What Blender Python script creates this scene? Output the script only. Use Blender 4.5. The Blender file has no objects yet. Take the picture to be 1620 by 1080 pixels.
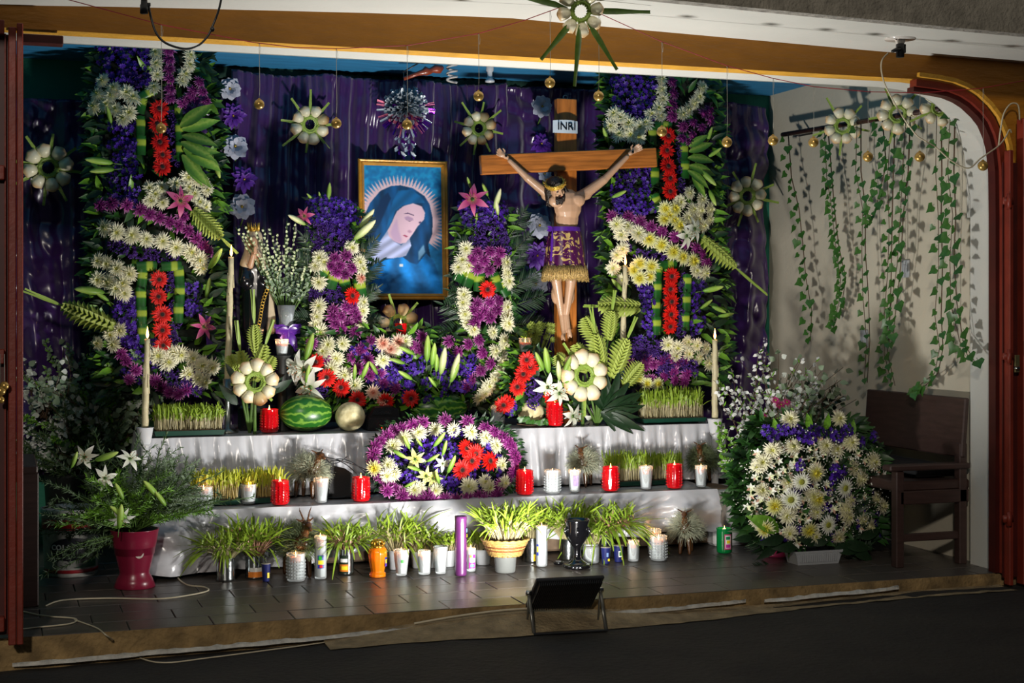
import bpy, math, random
from mathutils import Vector, Matrix, Quaternion
from mathutils import noise as mnoise
R = random.Random(7)
PI = math.pi
# ---------------------------------------------------------------- camera
F, CH = 2400.0, 1.15                       # focal length in pixels of the 1620 wide frame, eye height over the platform
TH = math.atan(.339); SN, CS = math.sin(TH), math.cos(TH)
scn = bpy.context.scene
cam_data = bpy.data.cameras.new('camera'); cam = bpy.data.objects.new('camera', cam_data)
scn.collection.objects.link(cam); scn.camera = cam
cam.location = (0, 0, CH); cam.rotation_euler = (PI/2, 0, -TH)
cam_data.sensor_width = 36; cam_data.lens = 36*F/1620; cam_data.shift_y = -50/1620; cam_data.clip_end = 100
# ---------------------------------------------------------------- world, lights, exposure
w = bpy.data.worlds.new('night'); scn.world = w; w.use_nodes = True
w.node_tree.nodes['Background'].inputs[0].default_value = (.55, .62, .8, 1)
w.node_tree.nodes['Background'].inputs[1].default_value = .010
def area(name, loc, target, sx, sy, power, col=(1, 1, 1), spread=PI):
    l = bpy.data.lights.new(name, 'AREA'); l.shape = 'RECTANGLE'; l.size = sx; l.size_y = sy; l.energy = power; l.color = col; l.spread = spread
    o = bpy.data.objects.new(name, l); scn.collection.objects.link(o); o.location = loc
    o.rotation_euler = (Vector(target)-Vector(loc)).to_track_quat('-Z', 'Y').to_euler(); return o
FLOOD = Vector((2.08, 5.50, .06))
FLOOD_DIR = Vector((-.14*math.cos(math.radians(60)), .99*math.cos(math.radians(60)), math.sin(math.radians(60))))
FLOOD_POWER = 37
area('floodlight_beam', FLOOD+FLOOD_DIR*.045, FLOOD+FLOOD_DIR, .22, .15, FLOOD_POWER, (1, .97, .92), math.radians(168))
area('street_lamp_light', (-2.5, -4.5, 4.6), (1.5, 5.5, .8), .5, .5, 190, (1, .9, .78))
scn.view_settings.view_transform = 'Standard'; scn.view_settings.look = 'None'
scn.view_settings.exposure = 0.85; scn.view_settings.gamma = 1; scn.view_settings.use_curve_mapping = False
# ---------------------------------------------------------------- geometry helpers
def W(px, py, Y):                           # the point of the plane at depth Y seen at a photograph position
    u = (px-810)/F; t = Y/(CS-SN*u); return Vector((t*(SN+CS*u), Y, CH+t*(490-py)/F))
def WX(px, py, X):
    u = (px-810)/F; t = X/(SN+CS*u); return Vector((X, t*(CS-SN*u), CH+t*(490-py)/F))
def WZ(px, py, Z):
    u = (px-810)/F; t = (Z-CH)*F/(490-py); return Vector((t*(SN+CS*u), t*(CS-SN*u), Z))
def MP(px, Y): return Y/(CS-SN*(px-810)/F)/F    # metres per pixel at depth Y
def lin(c): return tuple((x/12.92 if x <= .04045 else ((x+.055)/1.055)**2.4) for x in [k/255 for k in c])
class MB:
    def __init__(s): s.v = []; s.f = []; s.m = []
    def add(s, v, f, mi=0):
        n = len(s.v); s.v.extend([tuple(p) for p in v]); s.f.extend([tuple(i+n for i in q) for q in f]); s.m.extend([mi]*len(f)); return s
    def box(s, c, d, mi=0, rot=None, taper=1.0):
        c = Vector(c); vs = []
        for z in (-1, 1):
            k = taper if z > 0 else 1
            for x, y in ((-1, -1), (1, -1), (1, 1), (-1, 1)):
                p = Vector((x*d[0]/2*k, y*d[1]/2*k, z*d[2]/2)); vs.append(c+(rot @ p if rot else p))
        return s.add(vs, [(3, 2, 1, 0), (4, 5, 6, 7), (0, 1, 5, 4), (1, 2, 6, 5), (2, 3, 7, 6), (3, 0, 4, 7)], mi)
    def bbox(s, c, d, b=.004, mi=0, rot=None):    # box with chamfered edges
        c = Vector(c); h = [q/2 for q in d]; b = min(b, *[q*.45 for q in h]); vs = []
        for sx in (-1, 1):
            for sy in (-1, 1):
                for sz in (-1, 1):
                    for ax in range(3):
                        p = [sx*(h[0]-b), sy*(h[1]-b), sz*(h[2]-b)]; p[ax] = (sx, sy, sz)[ax]*h[ax]; p = Vector(p)
                        vs.append(c+(rot @ p if rot else p))
        def i(sx, sy, sz, ax): return (((sx > 0)*2+(sy > 0))*2+(sz > 0))*3+ax
        fs = []
        for a in (-1, 1):
            fs += [(i(a, -1, -1, 0), i(a, 1, -1, 0), i(a, 1, 1, 0), i(a, -1, 1, 0)), (i(-1, a, -1, 1), i(1, a, -1, 1), i(1, a, 1, 1), i(-1, a, 1, 1)), (i(-1, -1, a, 2), i(1, -1, a, 2), i(1, 1, a, 2), i(-1, 1, a, 2))]
            for e in (-1, 1):
                fs += [(i(a, e, -1, 0), i(a, e, 1, 0), i(a, e, 1, 1), i(a, e, -1, 1)), (i(a, -1, e, 0), i(a, 1, e, 0), i(a, 1, e, 2), i(a, -1, e, 2)), (i(-1, a, e, 1), i(1, a, e, 1), i(1, a, e, 2), i(-1, a, e, 2))]
                for g in (-1, 1): fs.append((i(a, e, g, 0), i(a, e, g, 1), i(a, e, g, 2)))
        return s.add(vs, fs, mi)
    def tube(s, pts, r, n=6, mi=0, flat=1.0, up=None):
        pts = [Vector(p) for p in pts]; k = len(pts); rs = r if isinstance(r, (list, tuple)) else [r]*k; vs = []
        d0 = (pts[1]-pts[0]).normalized(); a = Vector(up) if up else (Vector((0, 0, 1)) if abs(d0.z) < .9 else Vector((1, 0, 0)))
        for i, p in enumerate(pts):
            d = (pts[min(i+1, k-1)]-pts[max(i-1, 0)])
            d = d.normalized() if d.length > 1e-9 else d0
            x = d.cross(a); x = x.normalized() if x.length > 1e-6 else Vector((1, 0, 0)); a = x.cross(d).normalized() if not up else a; y = x.cross(d).normalized()
            for j in range(n):
                t = 2*PI*j/n; vs.append(p+x*math.cos(t)*rs[i]+y*math.sin(t)*rs[i]*flat)
        fs = [(i*n+j, i*n+(j+1) % n, (i+1)*n+(j+1) % n, (i+1)*n+j) for i in range(k-1) for j in range(n)]
        fs += [tuple(range(n))[::-1], tuple((k-1)*n+j for j in range(n))]
        return s.add(vs, fs, mi)
    def lathe(s, prof, n=20, mi=0, o=(0, 0, 0), flute=0, nf=12, sx=1, sy=1, seg_m=None):
        o = Vector(o); vs = []
        for q in prof:
            r, z = q[0], q[1]; fl = q[2] if len(q) > 2 else 1
            for j in range(n):
                t = 2*PI*j/n; rr = r*(1+flute*fl*math.cos(nf*t)); vs.append(o+Vector((rr*math.cos(t)*sx, rr*math.sin(t)*sy, z)))
        for i in range(len(prof)-1):
            s_f = [(i*n+j, i*n+(j+1) % n, (i+1)*n+(j+1) % n, (i+1)*n+j) for j in range(n)]
            if i == 0: base = len(s.v); s.v.extend([tuple(p) for p in vs])
            s.f.extend([tuple(q+base for q in f) for f in s_f]); s.m.extend([seg_m[i] if seg_m else mi]*n)
        for i, rev in ((0, 1), (len(prof)-1, 0)):
            if prof[i][0] > 1e-5:
                f = tuple(base+i*n+j for j in range(n)); s.f.append(f[::-1] if rev else f); s.m.append(seg_m[0 if rev else -1] if seg_m else mi)
        return s
    def ell(s, c, r, mi=0, rot=None, n=12, k=8):
        c = Vector(c); vs = []; 
        for i in range(k+1):
            a = PI*i/k-PI/2
            for j in range(n):
                t = 2*PI*j/n; p = Vector((r[0]*math.cos(a)*math.cos(t), r[1]*math.cos(a)*math.sin(t), r[2]*math.sin(a))); vs.append(c+(rot @ p if rot else p))
        return s.add(vs, [(i*n+j, i*n+(j+1) % n, (i+1)*n+(j+1) % n, (i+1)*n+j) for i in range(k) for j in range(n)], mi)
    def cap(s, p0, r0, p1, r1, n=12, mi=0):           # tapered capsule
        p0 = Vector(p0); p1 = Vector(p1); d = (p1-p0).normalized(); P = []; Q = []
        for a in (90, 60, 30): P.append(p0-d*r0*math.sin(math.radians(a))); Q.append(max(1e-4, r0*math.cos(math.radians(a))))
        P += [p0, (p0+p1)/2, p1]; Q += [r0, (r0+r1)/2, r1]
        for a in (30, 60, 90): P.append(p1+d*r1*math.sin(math.radians(a))); Q.append(max(1e-4, r1*math.cos(math.radians(a))))
        return s.tube(P, Q, n, mi)
    def leaf(s, p, d, up, L, Wd, curl=.3, fold=.25, seg=5, mi=0, shape=.9, tipw=0.0, twist=0):
        p = Vector(p); d = Vector(d).normalized(); up = Vector(up); x = d.cross(up); x = x.normalized() if x.length > 1e-6 else Vector((1, 0, 0)); n = x.cross(d).normalized(); vs = []
        for i in range(seg+1):
            t = i/seg; ww = Wd/2*max(tipw if i else 0, math.sin(PI*min(1, (t*.96+.04))**shape)); 
            if i == 0: ww = Wd*.08
            c = p+d*L*t*(1-.15*abs(curl)*t)-n*L*curl*t*t; xx = x if not twist else (x*math.cos(twist*t)+n*math.sin(twist*t))
            vs += [c-xx*ww+n*ww*fold, c, c+xx*ww+n*ww*fold]
        return s.add(vs, [q for i in range(seg) for q in ((i*3, i*3+1, i*3+4, i*3+3), (i*3+1, i*3+2, i*3+5, i*3+4))], mi)
    def blade(s, p, d, L, w0, bend, seg=6, wx=None, wide=3.0, split=.42, droop=0):    # thin sprout: pale stem (material 0) opening into a blade (material 1)
        p = Vector(p); d = Vector(d).normalized(); wx = Vector(wx).normalized(); vs = []; b = Vector(bend)
        for i in range(seg+1):
            t = i/seg; k = 1 if t <= split else 1+(wide-1)*math.sin(PI*min(1, (t-split)/(1-split))**.75)*(1 if i < seg else 0)
            c = p+d*L*t+b*L*t*t-Vector((0, 0, 1))*droop*L*t**3; vs += [c-wx*w0/2*k, c+wx*w0/2*k]
        n = len(s.v); s.v.extend([tuple(q) for q in vs])
        for i in range(seg): s.f.append((n+i*2, n+i*2+1, n+i*2+3, n+i*2+2)); s.m.append(0 if (i+.5)/seg < split+.05 else 1)
        return s
    def mesh(s, name, mats, smooth=True, flat_mi=()):
        me = bpy.data.meshes.new(name); me.from_pydata(s.v, [], s.f)
        for m in (mats if isinstance(mats, (list, tuple)) else [mats]): me.materials.append(m)
        if any(s.m): me.polygons.foreach_set('material_index', s.m)
        me.polygons.foreach_set('use_smooth', [smooth and (m not in flat_mi) for m in s.m]); me.update(); return me
def ob(name, me, parent=None, loc=(0, 0, 0), rot=None, sc=None, kind=None):
    o = bpy.data.objects.new(name, me); scn.collection.objects.link(o); o.location = loc
    if rot is not None:
        if isinstance(rot, Quaternion): o.rotation_mode = 'QUATERNION'; o.rotation_quaternion = rot
        else: o.rotation_euler = rot
    if sc is not None: o.scale = (sc, sc, sc) if isinstance(sc, (int, float)) else sc
    if parent: o.parent = parent
    if kind: o['kind'] = kind
    return o
def mk(name, mb, mats, parent=None, loc=(0, 0, 0), smooth=True, rot=None, kind=None): return ob(name, mb.mesh(name, mats, smooth), parent, loc, rot, None, kind)
def tag(o, label, cat, group=None):
    o['label'] = label; o['category'] = cat
    if group: o['group'] = group
    return o
def thing(name, loc, label, cat, group=None, rot=None):
    o = bpy.data.objects.new(name, None); scn.collection.objects.link(o); o.location = loc; o.empty_display_size = .05
    if rot is not None: o.rotation_euler = rot
    return tag(o, label, cat, group)
def struct(name, mb, mats, smooth=False): o = mk(name, mb, mats, None, (0, 0, 0), smooth); o['kind'] = 'structure'; return o
def lab(o, t): o['label'] = t; return o
def body(name, blobs, m, parent, voxel=.005, it=4, loc=(0, 0, 0)):      # one continuous surface grown over overlapping volumes
    mb = MB()
    for b in blobs:
        if b[0] == 'c': mb.cap(*b[1:])
        else: mb.ell(b[1], b[2], 0, b[3] if len(b) > 3 else None)
    o = mk(name, mb, m, parent, loc)
    r = o.modifiers.new('join', 'REMESH'); r.mode = 'VOXEL'; r.voxel_size = voxel; r.use_smooth_shade = True
    s = o.modifiers.new('smooth', 'SMOOTH'); s.factor = .5; s.iterations = it
    return o
# ---------------------------------------------------------------- materials
MC = {}
def mat(n, col, rough=.6, metal=0, var=.25, vs=30, bump=0, bs=60, coat=0, spec=.5, emit=0, ecol=None, sss=0, trans=0, alpha=1, aniso=None, tint=None):
    if n in MC: return MC[n]
    m = bpy.data.materials.new(n); m.use_nodes = True; nt = m.node_tree; N = nt.nodes; L = nt.links; b = N['Principled BSDF']
    c = lin(col) if max(col) > 1.01 else col
    b.inputs['Base Color'].default_value = (*c, 1); b.inputs['Roughness'].default_value = rough; b.inputs['Metallic'].default_value = metal
    b.inputs['Coat Weight'].default_value = coat; b.inputs['Coat Roughness'].default_value = .08; b.inputs['Specular IOR Level'].default_value = spec
    if emit: b.inputs['Emission Color'].default_value = (*(lin(ecol) if ecol else c), 1); b.inputs['Emission Strength'].default_value = emit
    if sss: b.inputs['Subsurface Weight'].default_value = sss; b.inputs['Subsurface Radius'].default_value = (.02, .012, .008); b.inputs['Subsurface Scale'].default_value = 1
    tc = N.new('ShaderNodeTexCoord')
    if var:
        no = N.new('ShaderNodeTexNoise'); no.inputs['Scale'].default_value = vs; no.inputs['Detail'].default_value = 4
        mp = None
        if aniso: mp = N.new('ShaderNodeMapping'); mp.inputs['Scale'].default_value = aniso; L.new(tc.outputs['Object'], mp.inputs[0]); L.new(mp.outputs[0], no.inputs['Vector'])
        else: L.new(tc.outputs['Object'], no.inputs['Vector'])
        rp = N.new('ShaderNodeValToRGB'); rp.color_ramp.elements[0].position = .3; rp.color_ramp.elements[1].position = .7
        lo = tint if tint else tuple(x*(1-var) for x in c); lo = lin(lo) if tint and max(tint) > 1.01 else lo
        rp.color_ramp.elements[0].color = (*lo, 1); rp.color_ramp.elements[1].color = (*[min(1, x*(1+var*.6)) for x in c], 1)
        L.new(no.outputs[0], rp.inputs[0]); L.new(rp.outputs[0], b.inputs['Base Color'])
    if bump:
        n2 = N.new('ShaderNodeTexNoise'); n2.inputs['Scale'].default_value = bs; n2.inputs['Detail'].default_value = 6
        if aniso: mp2 = N.new('ShaderNodeMapping'); mp2.inputs['Scale'].default_value = aniso; L.new(tc.outputs['Object'], mp2.inputs[0]); L.new(mp2.outputs[0], n2.inputs['Vector'])
        else: L.new(tc.outputs['Object'], n2.inputs['Vector'])
        bp = N.new('ShaderNodeBump'); bp.inputs['Strength'].default_value = bump; bp.inputs['Distance'].default_value = .01
        L.new(n2.outputs[0], bp.inputs['Height']); L.new(bp.outputs[0], b.inputs['Normal'])
    if trans:       # tinted clear body: part transparent, part glossy
        tr = N.new('ShaderNodeBsdfTransparent'); tr.inputs[0].default_value = (*c, 1) if trans < 2 else (.97, .98, .98, 1)
        mx = N.new('ShaderNodeMixShader'); fr = N.new('ShaderNodeFresnel'); fr.inputs[0].default_value = 1.45
        mm = N.new('ShaderNodeMath'); mm.operation = 'MULTIPLY_ADD'; mm.inputs[1].default_value = .9; mm.inputs[2].default_value = 1-(trans if trans < 2 else trans-2); mm.use_clamp = True
        L.new(fr.outputs[0], mm.inputs[0]); L.new(mm.outputs[0], mx.inputs[0]); L.new(tr.outputs[0], mx.inputs[1]); L.new(b.outputs[0], mx.inputs[2]); L.new(mx.outputs[0], N['Material Output'].inputs[0])
    MC[n] = m; return m
def ramp(n, axis, stops, rough=.6, rnd=.12, spec=.3, streak=0, coat=0, transl=0, nscale=6, bias=0):      # colour that changes along a radius or a height of the thing itself
    if n in MC: return MC[n]
    m = bpy.data.materials.new(n); m.use_nodes = True; nt = m.node_tree; N = nt.nodes; L = nt.links; b = N['Principled BSDF']
    b.inputs['Roughness'].default_value = rough; b.inputs['Specular IOR Level'].default_value = spec; b.inputs['Coat Weight'].default_value = coat
    tc = N.new('ShaderNodeTexCoord'); sp = N.new('ShaderNodeSeparateXYZ'); L.new(tc.outputs['Object'], sp.inputs[0])
    if axis == 'z': v = sp.outputs[2]
    elif axis == 'x': v = sp.outputs[0]
    elif axis == 'y': v = sp.outputs[1]
    else:
        cm = N.new('ShaderNodeCombineXYZ'); L.new(sp.outputs[0], cm.inputs[0]); L.new(sp.outputs[1], cm.inputs[1]); ln = N.new('ShaderNodeVectorMath'); ln.operation = 'LENGTH'; L.new(cm.outputs[0], ln.inputs[0]); v = ln.outputs['Value']
    no = N.new('ShaderNodeTexNoise'); no.inputs['Scale'].default_value = nscale; L.new(tc.outputs['Object'], no.inputs[0])
    ad = N.new('ShaderNodeMath'); ad.operation = 'MULTIPLY_ADD'; ad.inputs[1].default_value = streak; L.new(no.outputs[0], ad.inputs[0])
    if bias: ab = N.new('ShaderNodeMath'); ab.inputs[1].default_value = bias; L.new(v, ab.inputs[0]); v = ab.outputs[0]
    L.new(v, ad.inputs[2])
    rp = N.new('ShaderNodeValToRGB'); L.new(ad.outputs[0], rp.inputs[0]); e = rp.color_ramp.elements
    while len(e) < len(stops): e.new(.5)
    for q, (p, c) in zip(e, stops): q.position = p; q.color = (*lin(c), 1)
    oi = N.new('ShaderNodeObjectInfo'); hs = N.new('ShaderNodeHueSaturation'); mr = N.new('ShaderNodeMapRange'); mr.inputs[3].default_value = 1-rnd; mr.inputs[4].default_value = 1+rnd
    L.new(oi.outputs['Random'], mr.inputs[0]); L.new(mr.outputs[0], hs.inputs['Value']); L.new(rp.outputs[0], hs.inputs['Color']); L.new(hs.outputs[0], b.inputs['Base Color'])
    if transl:
        tl = N.new('ShaderNodeBsdfTranslucent'); mx = N.new('ShaderNodeMixShader'); mx.inputs[0].default_value = transl; L.new(hs.outputs[0], tl.inputs[0]); L.new(b.outputs[0], mx.inputs[1]); L.new(tl.outputs[0], mx.inputs[2]); L.new(mx.outputs[0], N['Material Output'].inputs[0])
    MC[n] = m; return m
def emis(n, col, s):
    if n in MC: return MC[n]
    m = bpy.data.materials.new(n); m.use_nodes = True; nt = m.node_tree; e = nt.nodes.new('ShaderNodeEmission'); e.inputs[0].default_value = (*lin(col), 1); e.inputs[1].default_value = s
    nt.links.new(e.outputs[0], nt.nodes['Material Output'].inputs[0]); MC[n] = m; return m
def text(s, size, m, parent, loc, rot, name='lettering', ext=.0006, bold=0, sx=1):
    c = bpy.data.curves.new(name, 'FONT'); c.body = s; c.size = size; c.align_x = 'CENTER'; c.align_y = 'CENTER'; c.extrude = ext; c.offset = bold; c.materials.append(m); c.resolution_u = 3
    tmp = bpy.data.objects.new(name, c); me = bpy.data.meshes.new_from_object(tmp); bpy.data.objects.remove(tmp); bpy.data.curves.remove(c); return ob(name, me, parent, loc, rot, (sx, 1, 1))
# ================================================================ the setting
M_STREET = mat('street_asphalt', (34, 31, 27), .85, var=.5, vs=5, bump=.9, bs=40)
M_TILE = mat('dark_floor_tile', (78, 72, 68), .34, var=.3, vs=7, bump=.12, bs=50, aniso=(1, 5, 1))
M_GROUT = mat('tile_grout', (30, 27, 25), .9, bump=.3)
M_CONC = mat('curb_concrete', (148, 130, 98), .9, var=.4, vs=14, bump=.9, bs=70)
M_BEAM = mat('ochre_wall_paint', (172, 112, 22), .55, var=.16, vs=5, bump=.45, bs=16, aniso=(1, 1, 4))
M_YEL = mat('yellow_edge_paint', (214, 158, 50), .6, var=.2, vs=12, bump=.5, bs=60)
M_WHITE = mat('white_soffit_paint', (205, 205, 198), .7, var=.06, vs=3, bump=.15, bs=40)
M_CREAM = mat('cream_wall_paint', (200, 192, 172), .8, var=.10, vs=2.5, bump=.15, bs=45)
M_TEAL = mat('green_wall_paint', (28, 120, 96), .7, var=.2, vs=4, bump=.2)
M_BLUE = mat('blue_ceiling_paint', (38, 122, 170), .7, var=.25, vs=5, bump=.2, aniso=(1, 6, 1))
M_RED = mat('oxide_red_steel', (124, 42, 26), .5, var=.25, vs=9, bump=.15, bs=60)
M_DRED = mat('dark_red_steel', (70, 16, 10), .5, var=.3, vs=10)
M_DARK = mat('unlit_plaster', (40, 36, 34), .9)
def zst(x, y):                              # the street is uneven: lower to the left, rising to the right
    return -.085-.03*max(0, (1.6-x))/1.6+.03*max(0, min(1.2, (x-2.6)))/1.2-.02*(5.6-y)*.3+.006*mnoise.noise(Vector((x*1.7, y*1.7, 0)))
mb = MB(); nx, ny = 90, 60; xs = [-2.5+9*i/nx for i in range(nx+1)]; ys = [-2+7.62*(j/ny)**.6 for j in range(ny+1)]
mb.add([(x, y, zst(x, y)+.004*mnoise.noise(Vector((x*9, y*9, 1)))) for y in ys for x in xs], [(j*(nx+1)+i, j*(nx+1)+i+1, (j+1)*(nx+1)+i+1, (j+1)*(nx+1)+i) for j in range(ny) for i in range(nx)])
ground = struct('ground', mb, M_STREET, True)
# raised concrete apron by the right, with its joint
mb = MB(); a = [WZ(1403, 968, -.075), WZ(1640, 1048, -.078), WZ(1900, 1040, -.075), WZ(1900, 900, -.06), WZ(1640, 931, -.06), WZ(1480, 940, -.066)]
a = [(p.x, min(p.y, 5.6), p.z) for p in a]
mb.add(a+[(p[0], p[1], -.14) for p in a], [tuple(range(6))]+[(i, (i+1) % 6, (i+1) % 6+6, i+6) for i in range(6)]); o = mk('apron_slab', mb, mat('apron_concrete', (62, 58, 50), .9, var=.4, vs=8, bump=.6, bs=50), ground, smooth=False)
# mortar ramp joining street and platform in front of the lamp
mb = MB(); k = 60; v = []; fs = []
for i in range(k+1):
    x = 1.15+3.0*i/k; hh = .062*math.exp(-((x-1.95)/.62)**2)-.012
    for (yy, zz) in ((5.612, zst(x, 5.6)+hh+.02), (5.56, zst(x, 5.56)+hh*.9+.008), (5.47-.05*math.exp(-((x-1.9)/.5)**2), zst(x, 5.46)+.003+.002*R.random())): v.append((x, yy+.006*R.uniform(-1, 1), zz))
for i in range(k): fs += [(i*3, i*3+3, i*3+4, i*3+1)[::-1], (i*3+1, i*3+4, i*3+5, i*3+2)[::-1]]
mb.add(v, fs); mk('mortar_ramp', mb, M_CONC, ground)
# white torn plastic strip / lime line along the joint
def lime(x0, x1, yc, wd, zoff=.006):
    mb = MB(); n = int((x1-x0)*40); v = []; f = []
    for i in range(n+1):
        x = x0+(x1-x0)*i/n; ww = wd*(.5+.8*abs(mnoise.noise(Vector((x*6, 3, 1)))))*(min(1, i/4, (n-i)/4)+.05); c = yc(x)+.012*mnoise.noise(Vector((x*5, 0, 7)))
        z = zst(x, c)+zoff; v += [(x, c-ww, z), (x, c-ww*.3+.004*R.uniform(-1, 1), z+.011+.006*R.random()), (x, c+ww+.004*R.uniform(-1, 1), z+.004)]
    for i in range(n): f += [(i*3, i*3+3, i*3+4, i*3+1), (i*3+1, i*3+4, i*3+5, i*3+2)]
    return mb.add(v, f)
M_LIME = mat('lime_white', (190, 188, 180), .8, var=.3, vs=30, bump=.5, bs=90)

def yl(x):
    A = [WZ(0, 1082, -.125), WZ(120, 1064, -.12), WZ(250, 1036, -.115), WZ(400, 1010, -.105), WZ(520, 994, -.1), WZ(660, 978, -.095)]
    return 5.582
x0, x1 = WZ(20, 1080, -.12).x, WZ(650, 980, -.09).x
o = mk('lime_strip', lime(x0, x1, yl, .024, .018), M_LIME, ground)
o = mk('plastic_strip', lime(2.28, 2.9, lambda x: 5.575, .012, .03), M_LIME, ground)
o = mk('plastic_strip', lime(2.98, 3.62, lambda x: 5.565, .02, .024), M_LIME, ground)
# platform with its tiles: every tile a piece of the floor
FX0, FX1, FY0, FY1 = -1.05, 4.62, 5.61, 7.85
mb = MB().box(((FX0+FX1)/2, (FY0+FY1)/2, -.107), (FX1-FX0, FY1-FY0, .202)); floor = struct('floor', mb, [M_GROUT])
mb = MB(); n = 120; v = []; f = []
for i in range(n+1):
    x = FX0+(FX1-FX0)*i/n
    for z, yy in ((-.001, FY0-.006), (-.03, FY0-.008-.008*R.random()), (-.2, FY0-.008)): v.append((x, yy, z))
for i in range(n): f += [(i*3+1, i*3+4, i*3+3, i*3), (i*3+2, i*3+5, i*3+4, i*3+1)]
mk('curb_face', mb.add(v, f), mat('curb_ochre', (140, 116, 76), .9, var=.5, vs=12, bump=1, bs=60), floor)
TW, TD, G = .30, .168, .004
tm = [MB().bbox((0, 0, 0), (TW-G, TD-G, .008), .002).mesh('tile', M_TILE, False)]
for r in range(13):
    y = FY0+TD*(r+.5)-.004; off = (r % 2)*TW*.5+(.03 if r % 3 == 1 else 0)
    for c in range(-1, 19):
        x = FX0+off+TW*(c+.5)
        if x < FX0+.1 or x > 4.55 or y > FY1: continue
        if y > 6.85 and .8 < x < 3.4: continue
        ob('tile', tm[0], floor, (x, y, -.004+R.uniform(-.0007, .0007)), (R.uniform(-.002, .002), R.uniform(-.002, .002), 0))
# walls and ceiling of the niche
XR, YB, ZC = 4.22, 7.82, 2.385
mb = MB().box((1.6, YB+.06, 1.2), (6.4, .12, 2.6)); struct('wall_back', mb, M_TEAL)
mb = MB().box((XR+.06, (5.70+YB)/2, 1.2), (.12, YB-5.70+.1, 2.6)).box((XR+.0, 5.78, 1.2), (.03, .15, 2.6)); struct('wall_right', mb, M_CREAM)
mb = MB().box((-1.12, 6.75, 1.2), (.12, 2.3, 2.6)); struct('wall_left', mb, M_TEAL)
mb = MB().box((1.6, 6.86, ZC+.05), (5.7, 2.0, .1)); struct('ceiling', mb, M_BLUE)
# front wall with the arched opening: outline at its face, pixel positions turned to places in the plane of the face
YF = 5.60
zb = 2.138
def fp(px, py): p = W(px, py, YF); return (p.x, p.z)
arch_px = [(1444, 127), (1475, 129), (1500, 134), (1520, 142), (1537, 153), (1555, 170), (1568, 187), (1578, 210), (1584, 233), (1588, 270), (1589, 340)]
arch = [fp(*q) for q in arch_px]; arch[0] = (arch[0][0], zb)
xj = arch[-1][0]
top = [(-1.6, 2.20)]+[fp(px, py) for px, py in ((0, 8), (200, 11), (400, 16), (600, 21), (800, 28), (1000, 46), (1200, 64), (1400, 82), (1620, 100), (1760, 110))]
top = [(x, z+.03) for x, z in top]
mb = MB(); v = []; f = []; seg = []
# columns of quads between lower outline and the top line
low = [(-1.6, zb), (-1.0, zb), (0, zb), (.6, zb), (1.2, zb), (1.8, zb), (2.4, zb), (3.0, zb)]+arch
def ztop(x):
    for q, r in zip(top, top[1:]):
        if q[0] <= x <= r[0]: return q[1]+(r[1]-q[1])*(x-q[0])/(r[0]-q[0])
    return top[-1][1]
for x, z in low: v += [(x, YF, z), (x, YF, ztop(x))]
n = len(low)
for i in range(n-1): f.append((i*2, i*2+2, i*2+3, i*2+1))
mb.add(v, f, 0)
mb.box((xj+.35, YF+.12, 1.2), (.7, .24, 2.6), 0)
# soffit: yellow band then white band
for (a, b) in zip(low, low[1:]):
    mb.add([(a[0], YF, a[1]), (b[0], YF, b[1]), (b[0], YF+.10, b[1]), (a[0], YF+.10, a[1])], [(0, 1, 2, 3)], 1)
    mb.add([(a[0], YF+.10, a[1]+.003), (b[0], YF+.10, b[1]+.003), (b[0], YF+.27, b[1]+.003), (a[0], YF+.27, a[1]+.003)], [(0, 1, 2, 3)], 2)
    mb.add([(a[0], YF+.27, a[1]), (b[0], YF+.27, b[1]), (b[0], YF+.27, 2.5), (a[0], YF+.27, 2.5)], [(3, 2, 1, 0)], 2)
mb.add([(-1.6, YF, 2.5), (5.2, YF, 2.5), (5.2, 5.9, 2.5), (-1.6, 5.9, 2.5)], [(0, 1, 2, 3)], 0)
mb.add([(xj-.003, YF+.02, 0), (xj-.003, YF+.242, 0), (xj-.003, YF+.242, 1.75), (xj-.003, YF+.02, 1.75)], [(0, 1, 2, 3)], 2)
struct('wall_front', mb, [M_BEAM, M_YEL, M_WHITE], False)
# overhang: white underside meeting the beam, grey drip edge, weathered face
mb = MB(); v = []; f = []; N_ = 37
for i in range(N_+1):
    x = -1.8+7.2*i/N_; z = ztop(max(-1.6, min(5, x)))-.03
    v += [(x, 5.602, z), (x, 5.04, z+.0), (x, 5.04, z-.012), (x, 4.985, z-.012), (x, 4.98, z+.16), (x, 5.602, z+.2)]
for i in range(N_):
    for k in range(5): f.append((i*6+k, i*6+k+1, i*6+k+7, i*6+k+6))
mb.add(v, f); mb.m = ([0, 1, 1, 2, 2]*N_); struct('ceiling_overhang', mb, [M_WHITE, mat('drip_edge', (150, 146, 138), .9, var=.5, vs=25, bump=1, bs=90), mat('weathered_render', (150, 145, 132), .95, var=.3, vs=18, bump=1, bs=80)])
mb = MB().box((4.4, 5.0, 2.66), (3.2, .3, .16)); struct('roof_fascia', mb, mat('clay_fascia', (60, 30, 22), .9, var=.4, vs=12, bump=.5))
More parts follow.
